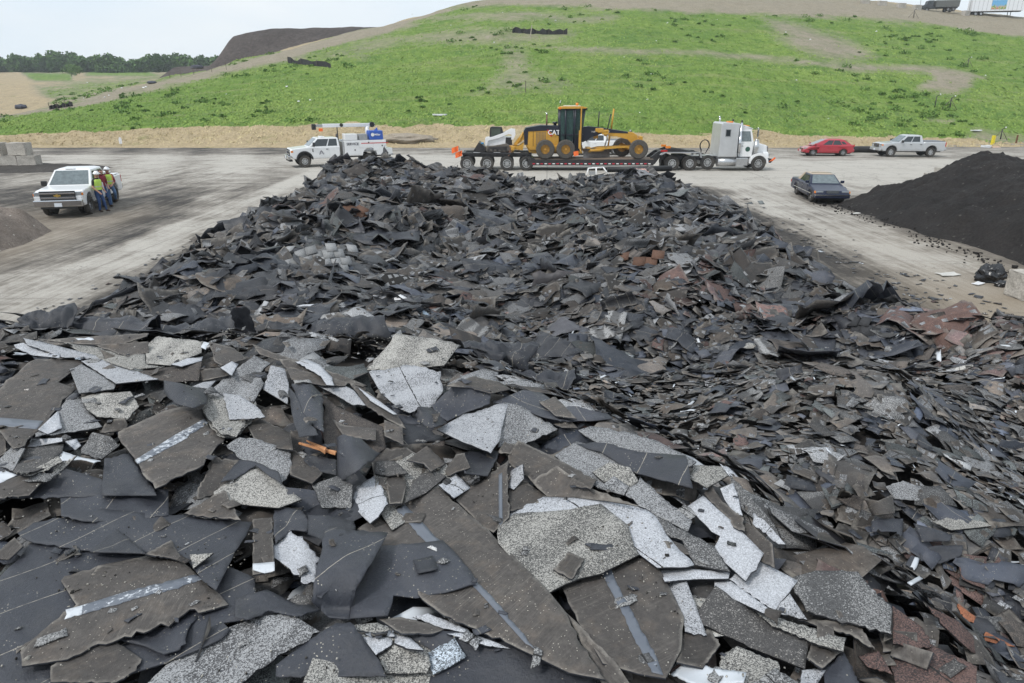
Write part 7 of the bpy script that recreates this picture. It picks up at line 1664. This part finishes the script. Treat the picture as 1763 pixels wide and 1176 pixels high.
        for z_ in (.0, ):
            c = a + Vector((0, 0, .03)); pr_ = [bd.bm.verts.new(c + Vector((math.cos(t) * .156, math.sin(t) * .214, 0))) for t in np.linspace(0, 2 * math.pi, 19)[:-1]]; pt = [bd.bm.verts.new(p.co + Vector((0, 0, .05))) for p in pr_]
            fs = [bd.bm.faces.new((pr_[i], pr_[(i + 1) % 18], pt[(i + 1) % 18], pt[i])) for i in range(18)]; bd._fin(fs, SIL, True)
        bd.build('reflective_band', vo_)
    return root
A_ = dict(pel=(-.05, 0, .92), wa=(-.03, 0, 1.12), ch=(-.02, 0, 1.36), nk=(.02, 0, 1.52), hd=(.06, 0, 1.68), shL=(-.02, .19, 1.44), shR=(-.02, -.19, 1.44), elL=(-.08, .27, 1.16), elR=(-.02, -.27, 1.15), wrL=(.12, .20, .98), wrR=(.16, -.18, .95),
          hpL=(-.05, .10, .86), hpR=(-.05, -.10, .86), knL=(.06, .12, .48), knR=(.02, -.11, .48), anL=(.10, .14, .10), anR=(-.02, -.12, .10))
B_ = dict(A_, pel=(-.10, 0, .90), wa=(-.10, 0, 1.10), ch=(-.10, 0, 1.34), nk=(-.05, 0, 1.50), hd=(-.01, 0, 1.66), shL=(-.10, .19, 1.42), shR=(-.10, -.19, 1.42), elL=(-.06, .26, 1.14), elR=(-.04, -.27, 1.14), wrL=(.14, .10, 1.02), wrR=(.14, -.08, 1.00), hpL=(-.08, .10, .85), hpR=(-.08, -.10, .85), knL=(.30, .12, .62), knR=(.16, -.12, .46), anL=(.08, .13, .30), anR=(.34, -.14, .10))
person((-20.13, 33.75, .02), -15, 'man in white hard hat, black shirt, green vest and jeans facing right', A_, TSH, JEAN, False, vest=True, scale=1.04)
person((-20.75, 35.85, .02), -50, 'man in white hard hat, maroon shirt and orange trimmed vest leaning back on the pickup', B_, MAR, JEAN2, True, vest='o', scale=1.05)
person((-20.78, 35.25, .02), -30, 'bareheaded dark haired man in maroon shirt between the two hard hats', A_, MAR, JEAN, True, vest=False, hat=False, scale=1.03)

# ================================================================== BLOCKS, PIPE, BAGS AND OTHER LOOSE THINGS
CONC = heapmat('cast_concrete', (.33, .31, .275), (.47, .44, .40), 2.2, rough=.9, bm=.5, fleck=(.18, .165, .15))
def block(p, d, rz, label, seed=0, chip=.04, group=None):
    rs = random.Random(seed); m = MB().box((0, 0, d[2] / 2), d, CONC, bev=.04); bmesh.ops.subdivide_edges(m.bm, edges=m.bm.edges[:], cuts=2, use_grid_fill=True)
    for v in m.bm.verts: v.co += Vector((rs.uniform(-1, 1), rs.uniform(-1, 1), rs.uniform(-1, 1) if v.co.z > .05 else 0)) * chip * .5
    for f in m.bm.faces: f.smooth = False
    o = m.build('concrete_block'); o.location = p; o.rotation_euler = (0, 0, R(rz)); return tag(o, label, 'concrete block', group)
GB = 'large concrete blocks stacked at the left'
for i, (px, z0, w_, lb) in enumerate(((-3, 1.00, 1.35, 'upper concrete block cut by the left picture edge'), (38, 1.00, 1.42, 'upper right concrete block of the left stack'), (-4, .06, 1.1, 'lower concrete block at the left picture edge'), (23, .06, 1.28, 'chipped lower concrete block in the middle of the left stack'), (54, .06, 1.36, 'lower right end block of the left stack'))):
    b = yp(px, 290, 54.2); block((b.x, 54.2 + (.25 if z0 > .5 else 0), z0), (w_, .85, .93), -4 + i * 2, lb, i, .05, GB)
block((*gp(1766, 512).xy, 0), (.8, .75, .74), 2, 'light concrete block at the right picture edge by the black bag', 9)
for i, (px, py, lb) in enumerate(((1629, 283, 'pale concrete block behind the peak of the black heap'), (1610, 294, 'lower pale concrete block left of the heap peak'))):
    t = yp(px, py + 6, 41.2); block((t.x, 41.2, 0), (1.3, .8, .8), 3, lb + ', underneath' if False else lb.replace('block', 'base block'), 30 + i); block((t.x, 41.2, .8), (.9, .8, max(.25, t.z - .8)), -2, lb, 20 + i)
def lump(name, label, cat, loc, r, mat, sc=(1, 1, .8), seed=0, amp=.35, n=20, freq=2.2):
    m = MB().sph((0, 0, 0), 1, mat, n=n)
    for v in m.bm.verts:
        k = 1 + amp * noise.noise(v.co * freq + Vector((seed * 7.1, seed, 0))) + amp * .5 * noise.noise(v.co * freq * 2.7 + Vector((seed, 3, 0)))
        v.co = Vector((v.co.x * sc[0], v.co.y * sc[1], max(-.55, v.co.z) * sc[2])) * k * r
    o = m.build(name); o.location = (loc[0], loc[1], loc[2] + r * sc[2] * .5); return tag(o, label, cat)
BAGM = simple('black_plastic_bag', (.012, .012, .014), .22, var=.3, bmp=.3, spec=.7); WB = simple('white_plastic', (.72, .73, .75), .45, var=.1, bmp=.3)
p = gp(1702, 484); lump('trash_bag', 'shiny black trash bag lying beside the right concrete block', 'trash bag', (p.x, p.y, 0), .36, BAGM, (1.1, .9, .95), 3, .5, 26, 2.6)
p = gp(1724, 493); lump('trash_bag', 'small black bag with a pale end touching the right block', 'trash bag', (p.x, p.y, 0), .17, BAGM, (1.2, .9, .7), 5, .5)
p = gp(1722, 478); lump('plastic_bag', 'pale pink bag between the black bag and the block', 'plastic bag', (p.x, p.y + .2, 0), .12, simple('pale_pink', (.6, .45, .5), .6), (1.2, .9, .6), 6, .4)
def scrap(px, py, L_, W_, label, mat, rz=0, z=None, tilt=(0, 0), name='board_scrap', cat='scrap', surf=None, thick=.02):
    if surf == 'heap':
        c = cast(np.array([float(px)]), np.array([float(py)]), np.array([.05]), heap)[0] if py > 900 else None
        if c is None:
            d = ray(px, py); c = None
            for s_ in np.arange(1, 60, .05):
                q = d * s_ + Vector((0, 0, HC))
                if q.z < float(heap(q.x, q.y)) + .08: c = q; break
        p = Vector(c)
    elif surf == 'hill': p = on_hill(px, py); p.z += .05
    else: p = gp(px, py, z or .02)
    m = MB(); n = 5; pts = []
    rs = random.Random(int(px * 7 + py)); ol = [(-.5, -.5), (.1, -.46), (.5, -.38), (.46, .1), (.5, .5), (-.1, .44), (-.48, .5), (-.44, 0)]
    m.prism([(a * L_ + rs.uniform(-.05, .05) * L_, b_ * W_ + rs.uniform(-.08, .08) * W_) for a, b_ in ol], 0, thick, mat, axis='z')
    for v in m.bm.verts: v.co.z += .12 * L_ * (v.co.x / L_) ** 2
    o = m.build(name); o.location = p; o.rotation_euler = (tilt[0], tilt[1], R(rz)); return tag(o, label, cat)
scrap(1632, 473, .72, .42, 'pale flat board lying on the concrete before the black heap', simple('pale_board', (.5, .49, .46), .8), 8)
scrap(1684, 489, .4, .22, 'whitish scrap lying left of the small black bag', WB, 30)
scrap(1738, 500, .3, .2, 'crumpled white scrap below the right block', WB, 60)
scrap(1745, 507, .28, .16, 'white paper scrap at the foot of the right block', WB, 10)
scrap(1470, 355, .4, .3, 'white chunk at the left tip of the black heap', WB, 0, tilt=(.2, .1))
scrap(1472, 368, .55, .25, 'pale scrap in front of the black heap tip', simple('pale_board', (.5, .49, .46), .8), 20)
p = gp(1487, 263.5); MB_ = MB().cyl((-2.6, 0, .31), (2.6, 0, .31), .31, BLACK, n=20, cap=False).cyl((-2.6, 0, .31), (2.6, 0, .31), .28, BLACK, n=20)
o = MB_.build('drain_pipe'); o.location = (p.x, p.y + .4, 0); tag(o, 'large black plastic pipe lying between the red car and silver pickup', 'pipe')
# on the heap
def heap_pt(px, py):
    d = ray(px, py)
    for s_ in np.arange(2, 60, .04):
        q = d * s_ + Vector((0, 0, HC))
        if q.z < float(heap(q.x, q.y)) + .03: return q
    return gp(px, py)
def slab(px, py, rows, cols, tw, tl, rz, tintk, label, lift=.12, bend=.12, seed=0):
    """a torn piece of roof: courses of overlapping tabs, one sheet"""
    rs = np.random.default_rng(seed + 300); p = heap_pt(px, py); nrm = (Vector(hnorm(np.array([p.x]), np.array([p.y]), .5)[0]) + Vector((-p.x, -p.y, 2)).normalized() * .75).normalized(); V, Fq, T = [], [], []
    x = Vector((math.cos(R(rz)), math.sin(R(rz)), 0)); x -= nrm * x.dot(nrm); x.normalize(); y = nrm.cross(x); tc_ = TONES[tintk][0]
    for j in range(rows):
        for i in range(cols):
            if rs.random() < (.45 if (i in (0, cols - 1) or j in (0, rows - 1)) else .02): continue
            cx, cy = (i - cols / 2 + .5 * (j % 2)) * tw, (j - rows / 2) * tl; w2, l2 = tw * .505, tl * .66; cx += rs.normal(0, .004); cy += rs.normal(0, .006); tz = rs.uniform(0, .02)
            val = math.exp(rs.normal(0, .18)); cs = []
            for (a, b_) in ((-w2, -l2), (w2, -l2), (w2, l2), (-w2, l2)):
                X_, Y_ = cx + a, cy + b_ + rs.uniform(-.01, .01); u_ = X_ / (cols * tw / 2)
                h_ = lift - bend * u_ * u_ - bend * .5 * (Y_ / (rows * tl / 2)) ** 2 + .035 * math.sin(X_ * 4 + seed) + (.016 if b_ < 0 else 0) + tz
                cs.append(x * X_ + y * Y_ + nrm * h_)
            o_ = len(V); V += [tuple(c) for c in cs] + [tuple(c - nrm * .007) for c in cs]
            Fq += [(o_, o_ + 1, o_ + 2, o_ + 3), (o_ + 7, o_ + 6, o_ + 5, o_ + 4)] + [(o_ + k, o_ + 4 + k, o_ + 4 + (k + 1) % 4, o_ + (k + 1) % 4) for k in range(4)]
            T += [tuple(np.array(tc_) * val) + (1,)] * 8
    V = np.array(V); uv = V[:, :2].copy(); o = mesh_np('roof_slab', V, np.array(Fq), SM4, np.full(len(Fq), 1), {'tint': np.array(T), 'par': np.tile((.95, 0, 0, rs.random()), (len(V), 1))}, uv)
    o.location = p; tag(o, label, 'roof slab')
TONES['q'] = ((.15, .085, .06), .8); TONES['B'] = ((.055, .056, .06), .9); TONES['P'] = ((.34, .345, .35), 1)
slab(560, 458, 6, 7, .21, .20, 24, 'P', 'pale grey roof slab of squared tabs on the left of the heap', .10, .10, 1)
slab(512, 450, 4, 4, .21, .20, -20, 'P', 'smaller pale tabbed slab left of the large pale one', .08, .1, 2)
slab(628, 376, 5, 4, .26, .34, 65, 'q', 'rusty brown roof slab high on the left part of the heap', .16, .15, 3)
slab(668, 380, 4, 3, .26, .34, 100, 'B', 'dark roof slab right of the rusty one', .15, .15, 4)
slab(1110, 462, 5, 4, .24, .22, -15, 'q', 'reddish brown tabbed slab on the right of the heap', .10, .12, 5)
slab(1165, 455, 5, 5, .24, .22, -25, 'B', 'dark tabbed slab right of the reddish one', .10, .1, 6)
slab(1500, 575, 4, 5, .14, .14, -40, 'B', 'blue black curved slab near the right edge of the heap', .10, .15, 10)
slab(1290, 360, 4, 6, .28, .26, 10, 'n', 'greenish grey slab near the far right of the heap', .12, .15, 11)
WOOD = simple('fresh_split_wood', (.46, .22, .10), .8, var=.35, sc=60)
c0 = cast(np.array([514., 578.]), np.array([765., 782.]), np.array([.07, .09]), mound)
MB_ = MB(); a, b = Vector(c0[0]), Vector(c0[1])
MB_.hexa([a + Vector((0, 0, 0)), a + Vector((.0, .012, 0)), b + Vector((0, .03, 0)), b + Vector((0, -.01, 0))], [a + Vector((0, 0, .006)), a + Vector((0, .012, .006)), b + Vector((0, .012, .01)), b + Vector((0, -.006, .01))], WOOD)
MB_.hexa([a + Vector((.03, .03, .0)), a + Vector((.03, .035, 0)), b + Vector((-.05, .03, .0)), b + Vector((-.05, .0, .0))], [a + Vector((.03, .03, .005)), a + Vector((.03, .035, .005)), b + Vector((-.05, .03, .02)), b + Vector((-.05, .0, .02))], WOOD)
tag(MB_.build('wood_splinter'), 'orange brown split wood piece in the gap of the near heap', 'wood splinter')
def heap_lump(px, py, r, label, mat, cat='bag', name='plastic_bag', sc=(1.2, 1, .7), seed=0):
    p = heap_pt(px, py); lump(name, label, cat, (p.x, p.y, p.z + .05), r, mat, sc, seed, .45)
heap_lump(531, 329, .14, 'white plastic bag on the upper left part of the heap', WB, seed=1)
heap_lump(622, 327, .14, 'white bag on the heap right of the first white bag', WB, seed=2)
heap_lump(604, 415, .08, 'bright blue plastic bottle cap end on the heap', simple('bright_blue', (.03, .3, .65), .4), 'bottle', 'plastic_bottle', (1, .7, .7), 3)
heap_lump(616, 412, .11, 'white plastic rag beside the blue bottle', WB, seed=4)
heap_lump(690, 528, .13, 'white crumpled cup in the middle of the heap', WB, seed=5)
heap_lump(726, 551, .09, 'small pale blue bag in the middle of the heap', simple('pale_blue', (.45, .55, .65), .5), seed=6)
heap_lump(1102, 303, .30, 'pink insulation bundle on the far right crest', simple('pink_insulation', (.65, .38, .32), .8, bmp=.5), 'insulation', 'insulation_bundle', (1.4, .8, .7), 7)
p = heap_pt(1102, 300); o = MB().cyl((-1.75, 0, 0), (1.75, 0, .06), .15, BLACK, n=16).build('black_tube'); o.location = (p.x, p.y + .3, p.z + .22); tag(o, 'long black roll lying across the far right crest', 'roll')
p = heap_pt(1030, 304); fr = MB().tube([(-.9, 0, -.3), (-.7, 0, .55), (.35, 0, .62), (.85, 0, .0), (.95, 0, -.3)], .05, WHITE).tube([(-.15, 0, .6), (-.1, 0, -.2)], .06, WHITE).box((-.4, .02, .1), (.5, .02, .5), GALV); o = fr.build('metal_frame'); o.location = (p.x, p.y + .2, p.z + .0); tag(o, 'white bent metal door frame standing at the far crest', 'metal frame')
for (px, py, lb, an) in ((1395, 455, 'grey batten leaning out of the right edge of the heap', .55), (1412, 462, 'pale second batten beside the leaning grey one', .42)):
    p = heap_pt(px, py); o = MB().box((0, 0, .35), (.045, .03, .95), simple('weathered_batten', (.33, .31, .28), .8)).build('wood_batten'); o.location = p; o.rotation_euler = (.3, -an, 0); tag(o, lb, 'batten')
# litter and scraps on the concrete near the heap edge
def ground_scatter():
    rs = np.random.default_rng(71); out = []; T = [template(4, 4, rs, bendmax=.6) for _ in range(12)]
    n = 560; X = np.concatenate([11.2 + np.abs(rs.normal(0, .9, n // 2)), rs.normal(-12.3, .5, n // 4), rs.uniform(10.8, 13.5, n // 4)]); Y = np.concatenate([rs.uniform(9, 40, n // 2), rs.uniform(9, 42, n // 4), rs.uniform(12, 22, n // 4)])
    k = (abs(X) > 10.4); X, Y = X[k], Y[k]; n = len(X); sz = rs.uniform(.05, .30, n) * np.where(rs.random(n) < .7, .6, 1); top, bot, tint, par = pick(n, X, Y, rs)
    nn = np.tile([0, 0, 1.], (n, 1)); F3 = frames(nn, rs.uniform(0, 6.28, n), np.abs(rs.normal(0, .08, n)), rs.uniform(0, 6.28, n))
    for i in range(n):
        V, uv, rim, Fq, side = T[i % 12]; W = (V * sz[i]) @ F3[i].T + [X[i], Y[i], .015 + .03 * sz[i]]
        mi = np.where(side == 0, top[i], np.where(side == 1, bot[i], 2)); out.append((W, Fq, mi, np.tile(tint[i], (len(V), 1)), np.tile(par[i], (len(V), 1)), uv * sz[i]))
    V, F_, M, T_, P, U = merge(out); o = mesh_np('yard_litter', V, F_, SM4, M, {'tint': T_, 'par': P}, U); tag(o, 'small shingle scraps strewn on the concrete along the heap', 'scraps', kind='stuff')
ground_scatter()
# granule crumbs and small chips over the near heap
def crumbs():
    rs = np.random.default_rng(171); n = 14000; X = rs.uniform(-4.5, 2.2, n); Y = 1.0 + rs.random(n) ** 1.2 * 4; k = (sdist(X, Y, CREST) < .0) & (vn(X, Y, 2.2, 7) + .6 * vn(X, Y, 7, 8) > .12)
    X, Y = X[k], Y[k]; n = len(X); out = []
    dz = np.interp(np.hypot(X, Y), [0, 9], [1, 1])
    px, py = proj(X, Y, mound(X, Y) + .1); ix = np.clip((px / RAS + 18).astype(int), 0, NRX - 1); iy = np.clip((py / RAS).astype(int), 0, NRY - 1); Z = mound(X, Y) + HMAP[iy, ix] + .004
    s = rs.uniform(.0010, .0028, n) * np.where(rs.random(n) < .03, 2.5, 1); T = [template(2, 2, rs, bendmax=.2) for _ in range(6)]
    cube = np.array([(a, b, c) for a in (-1, 1) for b in (-1, 1) for c in (-1, 1)], float); cf = np.array([(0, 1, 3, 2), (4, 6, 7, 5), (0, 4, 5, 1), (2, 3, 7, 6), (0, 2, 6, 4), (1, 5, 7, 3)])
    V = cube[None] * (s[:, None, None] * rs.uniform(.5, 1.3, (n, 1, 3))) * rs.uniform(.7, 1.2, (n, 8, 1)) + np.stack([X, Y, Z], -1)[:, None]
    Fq = cf[None] + (np.arange(n) * 8)[:, None, None]; g_ = rs.choice([.45, .3, .08, .03], n, p=[.35, .2, .2, .25])[:, None, None] * np.array([1, .95, .85]); T_ = np.concatenate([np.broadcast_to(g_, (n, 8, 3)), np.ones((n, 8, 1))], -1)
    o = mesh_np('granule_crumbs', V.reshape(-1, 3), Fq.reshape(-1, 4), SM4[1], None, {'tint': T_.reshape(-1, 4), 'par': np.tile((1.6, 0, 0, .5), (n * 8, 1))}, V.reshape(-1, 3)[:, :2]); tag(o, 'loose granule crumbs and chips strewn over the near heap', 'crumbs', kind='stuff')
crumbs()
def chips():
    rs = np.random.default_rng(271); T = [template(5, 4, rs, bendmax=1.0) for _ in range(14)]; out = []; k = 0
    while k < 330:
        x, y = rs.uniform(-4.3, 1.3), 1.2 + rs.random() ** 1.2 * 3.6
        if sdist(np.array([x]), np.array([y]), CREST)[0] > -.02: continue
        zz = float(mound(np.array([x]), np.array([y]))[0]); px, py = proj(x, y, zz + .1); ix, iy = int(px / RAS + 18), int(py / RAS)
        if not (0 <= ix < NRX and 0 <= iy < NRY): continue
        z = zz + HMAP[iy, ix] + .006; s_ = .018 + .085 * rs.random() ** 2.2; V, uv, rim, Fq, side = T[k % 14]; top, bot, tint, par = pick(1, np.array([x]), np.array([y]), rs)
        F3 = frames(np.array([[0, 0, 1.]]), np.array([rs.uniform(0, 6.3)]), np.array([abs(rs.normal(0, .18))]), np.array([rs.uniform(0, 6.3)]))[0]; th2 = V.copy()
        W = (th2 * s_) @ F3.T + [x, y, z]; m = len(V); W[m // 2:, 2] -= .003
        t0 = rs.choice([0, 1, 1, 2]); 
        if t0 == 1 and tint[0, 0] > .6: tint[0, :3] = .35
        if t0 != 1: tint[0, :3] = rs.uniform(.8, 1.4)
        pr_ = np.tile(par[0], (m, 1)); pr_[:, 2] = rim * .85; out.append((W, Fq, np.full(len(Fq), t0), np.tile(tint[0], (m, 1)), pr_, uv * s_)); k += 1
    V, F_, M, T_, P, U = merge(out); o = mesh_np('shingle_chips', V, F_, SM4, M, {'tint': T_, 'par': P}, U); tag(o, 'small torn shingle chips strewn over the big sheets', 'chips', kind='stuff')
chips()

# ================================================================== ON THE HILL
POST = simple('grey_wood_post', (.12, .10, .08), .9); SILT = simple('black_silt_cloth', (.022, .022, .024), .8, var=.3)
def silt_fence(pts, hgt, label, drop=.0, seed=0):
    rs = random.Random(seed); P = []
    for i in range(len(pts) - 1):
        for k in range(6):
            t = k / 6; P.append(on_hill(pts[i][0] * (1 - t) + pts[i + 1][0] * t, pts[i][1] * (1 - t) + pts[i + 1][1] * t))
    root = empty('silt_fence', label, 'silt fence', P[0]); o_ = P[0]; m = MB(); hs = [hgt * rs.uniform(.55, 1.1) for _ in P]
    for i in range(len(P) - 1):
        a, b = P[i] - o_, P[i + 1] - o_; ja, jb = Vector((0, .12 * math.sin(i * 1.7), 0)), Vector((0, .12 * math.sin((i + 1) * 1.7), 0))
        m.hexa([a + ja + Vector((0, 0, -.1)), b + jb + Vector((0, 0, -.1)), b + jb + Vector((0, .03, -.1)), a + ja + Vector((0, .03, -.1))], [a + ja + Vector((0, 0, hs[i])), b + jb + Vector((0, 0, hs[i + 1])), b + jb + Vector((0, .03, hs[i + 1])), a + ja + Vector((0, .03, hs[i]))], SILT)
    m.build('cloth', root)
    for i in range(0, len(P), 4): a = P[i] - o_; MB().box(a + Vector((0, -.05, .45)), (.06, .06, 1.2), POST).build('post', root)
silt_fence([(882, 57), (912, 59), (945, 60), (983, 60)], 1.0, 'low black silt fence high on the grass hill above the grader', seed=1)
silt_fence([(496, 109), (530, 113), (578, 118)], 1.0, 'sagging black silt fence on the left shoulder of the hill', seed=2)
silt_fence([(86, 189), (106, 186), (130, 183)], .7, 'short fallen black silt fence at the left foot of the track', seed=3)
def stake(px, py, h_, label, mat=POST, w_=.08, lean=0, name='wooden_stake', cat='stake'):
    p = on_hill(px, py); o = MB().box((0, 0, h_ / 2 - .1), (w_, w_, h_), mat).build(name); o.location = p; o.rotation_euler = (0, lean, .2); return tag(o, label, cat)
stake(905, 160, 1.6, 'thin wooden stake in the middle of the grass hill')
stake(913, 64, 2.0, 'leaning pale post before the upper silt fence', simple('pale_post', (.4, .36, .3), .8), .14, .15)
for i, px in enumerate((293, 312, 334, 365, 390)): stake(px, np.interp(px, [293, 390], [136, 121]), 1.5, ['first', 'second', 'third', 'fourth', 'fifth'][i] + ' stake from the left along the track edge', w_=.07)
def wellhead(px, py, label, k=1.0, frame=True):
    p = on_hill(px, py); root = empty('well_pipe', label, 'well pipe', p); m = MB().cyl((0, 0, -.2), (0, 0, 1.3 * k), .06, BLKM, n=8).cyl((0, 0, 1.3 * k), (.35 * k, 0, 1.45 * k), .05, BLKM, n=8); m.build('riser', root)
    MB().sph((.4 * k, 0, 1.5 * k), .09, WB, n=8).build('valve_cap', root)
    if frame:
        for (a, b) in ((-.9, .2), (.9, -.1), (.5, .6)): MB().cyl((a * k, b * k, -.1), (0, 0, 1.15 * k), .035, POST, n=6).build('brace', root)
wellhead(1609, 186, 'dark upright gas pipe with bent white top on the right slope', 1.1, False)
wellhead(1634, 190, 'braced gas pipe with three slanting stakes on the right slope', 1.15)
wellhead(1665, 116, 'gas pipe with arched pale hose high on the right slope', 1.0, True)
wellhead(1572, 32, 'small dark braced pipe just under the right skyline', 1.3)
wellhead(1722, 240, 'short braced pipe behind the yellow post', .9)
stake(1708, 250, 1.05, 'bright yellow marker post at the foot of the right slope', simple('bright_yellow', (.75, .62, .03), .5), .26, name='marker_post', cat='marker post')
stake(1749, 247, 1.0, 'rusty brown post near the right picture edge', simple('rusty_post', (.16, .07, .04), .8), .12)
p = on_hill(209, 252); root = empty('marker_sign', 'small white round ended sign on the bank at the left', 'sign', p)
MB().cyl((0, 0, -.1), (0, 0, .6), .03, GALV, n=6).build('post', root); MB().prism([(-.14, .25), (.14, .25), (.17, .7), (.08, .92), (-.08, .92), (-.17, .7)], -.02, .02, WB).build('plate', root)
scrap(1697, 257, .9, .6, 'white plastic lump on the bank near the yellow post', WB, 10, surf='hill', cat='litter', name='plastic_litter', thick=.22)
scrap(1714, 257, 1.3, .6, 'pale brown cardboard leaning on the bank near the yellow post', simple('cardboard', (.45, .31, .22), .8), 25, surf='hill', tilt=(.4, 0), cat='cardboard', name='cardboard_sheet')
scrap(757, 201, 1.6, .5, 'white torn plastic sheet low on the grass hill', WB, -12, surf='hill', cat='plastic sheet', name='plastic_sheet', thick=.15)
scrap(1680, 229, 1.2, .5, 'white scrap on the bare patch left of the yellow post', WB, 10, surf='hill', cat='litter', name='plastic_litter', thick=.12)
lump('tyre_litter', 'dark lump of rubbish at the left end of the track', 'rubbish', on_hill(37, 187), .8, simple('dark_rubbish', (.05, .055, .075), .7), (1.3, 1, .6), 8)
lump('tarp_heap', 'black and white rubbish heap at the foot of the brown stockpile', 'rubbish', on_hill(340, 118), .9, simple('dark_rubbish', (.05, .055, .075), .7), (1.7, 1, .6), 9)
lump('grey_boulder', 'dark grey lump on the left track', 'rubbish', on_hill(262, 144), .6, simple('dark_rubbish', (.05, .055, .075), .7), (1.5, 1, .5), 10)
p = on_hill(703, 242); lump('gravel_mound', 'low grey gravel mound on the bank behind the service truck', 'gravel mound', (p.x, p.y - .5, p.z - .45), 2.6, heapmat('grey_gravel', (.24, .21, .17), (.36, .31, .25), 3), (1.3, .7, .26), 12, .35, 30)
rl_ = random.Random(4)
for i in range(34):
    px, py = rl_.choice([(rl_.uniform(820, 1150), rl_.uniform(12, 45)), (rl_.uniform(600, 1500), rl_.uniform(20, 100)), (rl_.uniform(130, 260), rl_.uniform(140, 178)), (rl_.uniform(1200, 1700), rl_.uniform(30, 60)), (rl_.uniform(300, 1700), rl_.uniform(120, 205))])
    p = on_hill(px, py); s_ = rl_.uniform(.12, .3); o = MB().box((0, 0, s_ * .3), (s_ * 1.6, s_, s_ * .6), WB, bev=s_ * .15, taper=(.6, .5)).build('litter_bag'); o.location = p; o.rotation_euler = (rl_.uniform(-.4, .4), rl_.uniform(-.4, .4), rl_.uniform(0, 3)); tag(o, 'small white piece of litter on the landfill slope', 'litter', 'white litter on the slope')
# skyline
for i, (px, py) in enumerate(((1489, 4), (1518, 8), (1551, 12), (1578, 15), (1662, 25))):
    p = on_hill(px, py + 1.5); block((p.x, p.y, p.z - .3), (2.0, 1.0, 1.25), i * 7, ['first', 'second', 'third', 'fourth', 'fifth'][i] + ' pale block from the left along the right skyline', 40 + i, group='blocks on the skyline')
for i, (px, py, h_) in enumerate(((1583, 15, 5.0), (1612, 18, 4.5), (1642, 22, 4.0), (1667, 26, 5.5))):
    p = on_hill(px, py); o = MB().cyl((0, 0, -.3), (0, 0, h_), .05, GALV, n=6).build('skyline_pole'); o.location = p; tag(o, ['first', 'second', 'third', 'fourth'][i] + ' thin pole from the left on the right skyline', 'pole', 'poles on the skyline')
def hill_trailer():
    p = on_hill(1723, 33); base = Vector((p.x, p.y + 3, th(p.x, p.y + 3))); root = empty('box_trailer', 'white box trailer with a blue picture panel on the right skyline', 'trailer', base, R(-11)); L_ = 11.4
    tw = simple('trailer_white', (.75, .77, .80), .4, var=.03)
    MB().box((0, 0, 2.35), (L_, 2.6, 2.7), tw, bev=.05).box((0, 0, .95), (L_ - .2, 1.0, .2), BLKM).build('box', root)
    for k in range(12): MB().box((-L_ / 2 + .5 + k * (L_ - 1) / 11, -1.31, 2.35), (.05, .025, 2.5), GALV).build('side_rib', root)
    pm, nt_, b_ = newmat('picture_panel'); o_ = obj_co(nt_); z_ = N(nt_, 'SeparateXYZ'); nt_.links.new(o_, z_.inputs[0]); n_ = noise_(nt_, o_, 1.6, 4, .6)
    c_ = mixc(nt_, ramp(nt_, math_(nt_, 'ADD', math_(nt_, 'MULTIPLY', z_.outputs[2], .4), math_(nt_, 'SUBTRACT', n_, .1)), [(.22, 0.), (.40, 1.)]), ramp(nt_, n_, [(.42, (.12, .3, .10)), (.5, (.6, .5, .25)), (.62, (.5, .12, .10))]), (.16, .42, .70)); nt_.links.new(c_, b_.inputs['Base Color'])
    m = MB().box((0, 0, 0), (3.2, .03, 2.0), pm).build('picture_panel', root); m.location = (.2, -1.34, 2.4)
    for x_ in (-L_ / 2 + 1.2, -L_ / 2 + 2.4):
        for s in (1, -1): wheel(root, x_, s * 1.05, .5, .3, ALU, RUB, .58, s)
    for s in (1, -1): MB().box((L_ / 2 - 2.4, s * .8, .5), (.12, .12, 1.0), BLKM).build('landing_leg', root)
    p = on_hill(1627, 23); base = Vector((p.x, p.y + 2, th(p.x, p.y + 2))); root = empty('roll_off_truck', 'dark roll off truck with a grey container on the right skyline', 'truck', base, R(170)); dk = simple('dark_truck_paint', (.05, .055, .06), .5)
    MB().box((-.9, 0, 1.75), (5.2, 2.3, 1.5), simple('container_grey', (.12, .125, .12), .7, var=.3), taper=(1.04, 1.03)).build('container', root)
    MB().box((.5, 0, .85), (8.0, .9, .25), dk).build('chassis', root)
    cb = MB().prism([(2.2, .7), (4.4, .7), (4.45, 1.5), (3.7, 1.65), (3.45, 2.5), (2.2, 2.55)], -1.05, 1.05, dk, bev=.06).build('cab', root)
    for s in (1, -1):
        MB().box((2.9, s * 1.06, 2.0), (.7, .02, .5), GLASS).build('side_window', cb)
        for x_ in (3.6, -1.2, -2.4): wheel(root, x_, s * 1.0, .5, .3, GALV, RUB, .55, s)
hill_trailer()

# ================================================================== AIR
def haze():
    m = bpy.data.materials.new('haze_air'); m.use_nodes = True; nt = m.node_tree; nt.nodes.clear()
    o = nt.nodes.new('ShaderNodeOutputMaterial'); v = nt.nodes.new('ShaderNodeVolumePrincipled'); v.inputs['Color'].default_value = (.90, .95, 1, 1); v.inputs['Density'].default_value = HAZE; v.inputs['Anisotropy'].default_value = .2
    nt.links.new(v.outputs[0], o.inputs['Volume'])
    b = MB().box((0, 130, 29), (1500, 1360, 62), m).build('haze'); tag(b, 'pale haze over the far wood', kind='stuff')
HAZE = .00035
if HAZE: haze()
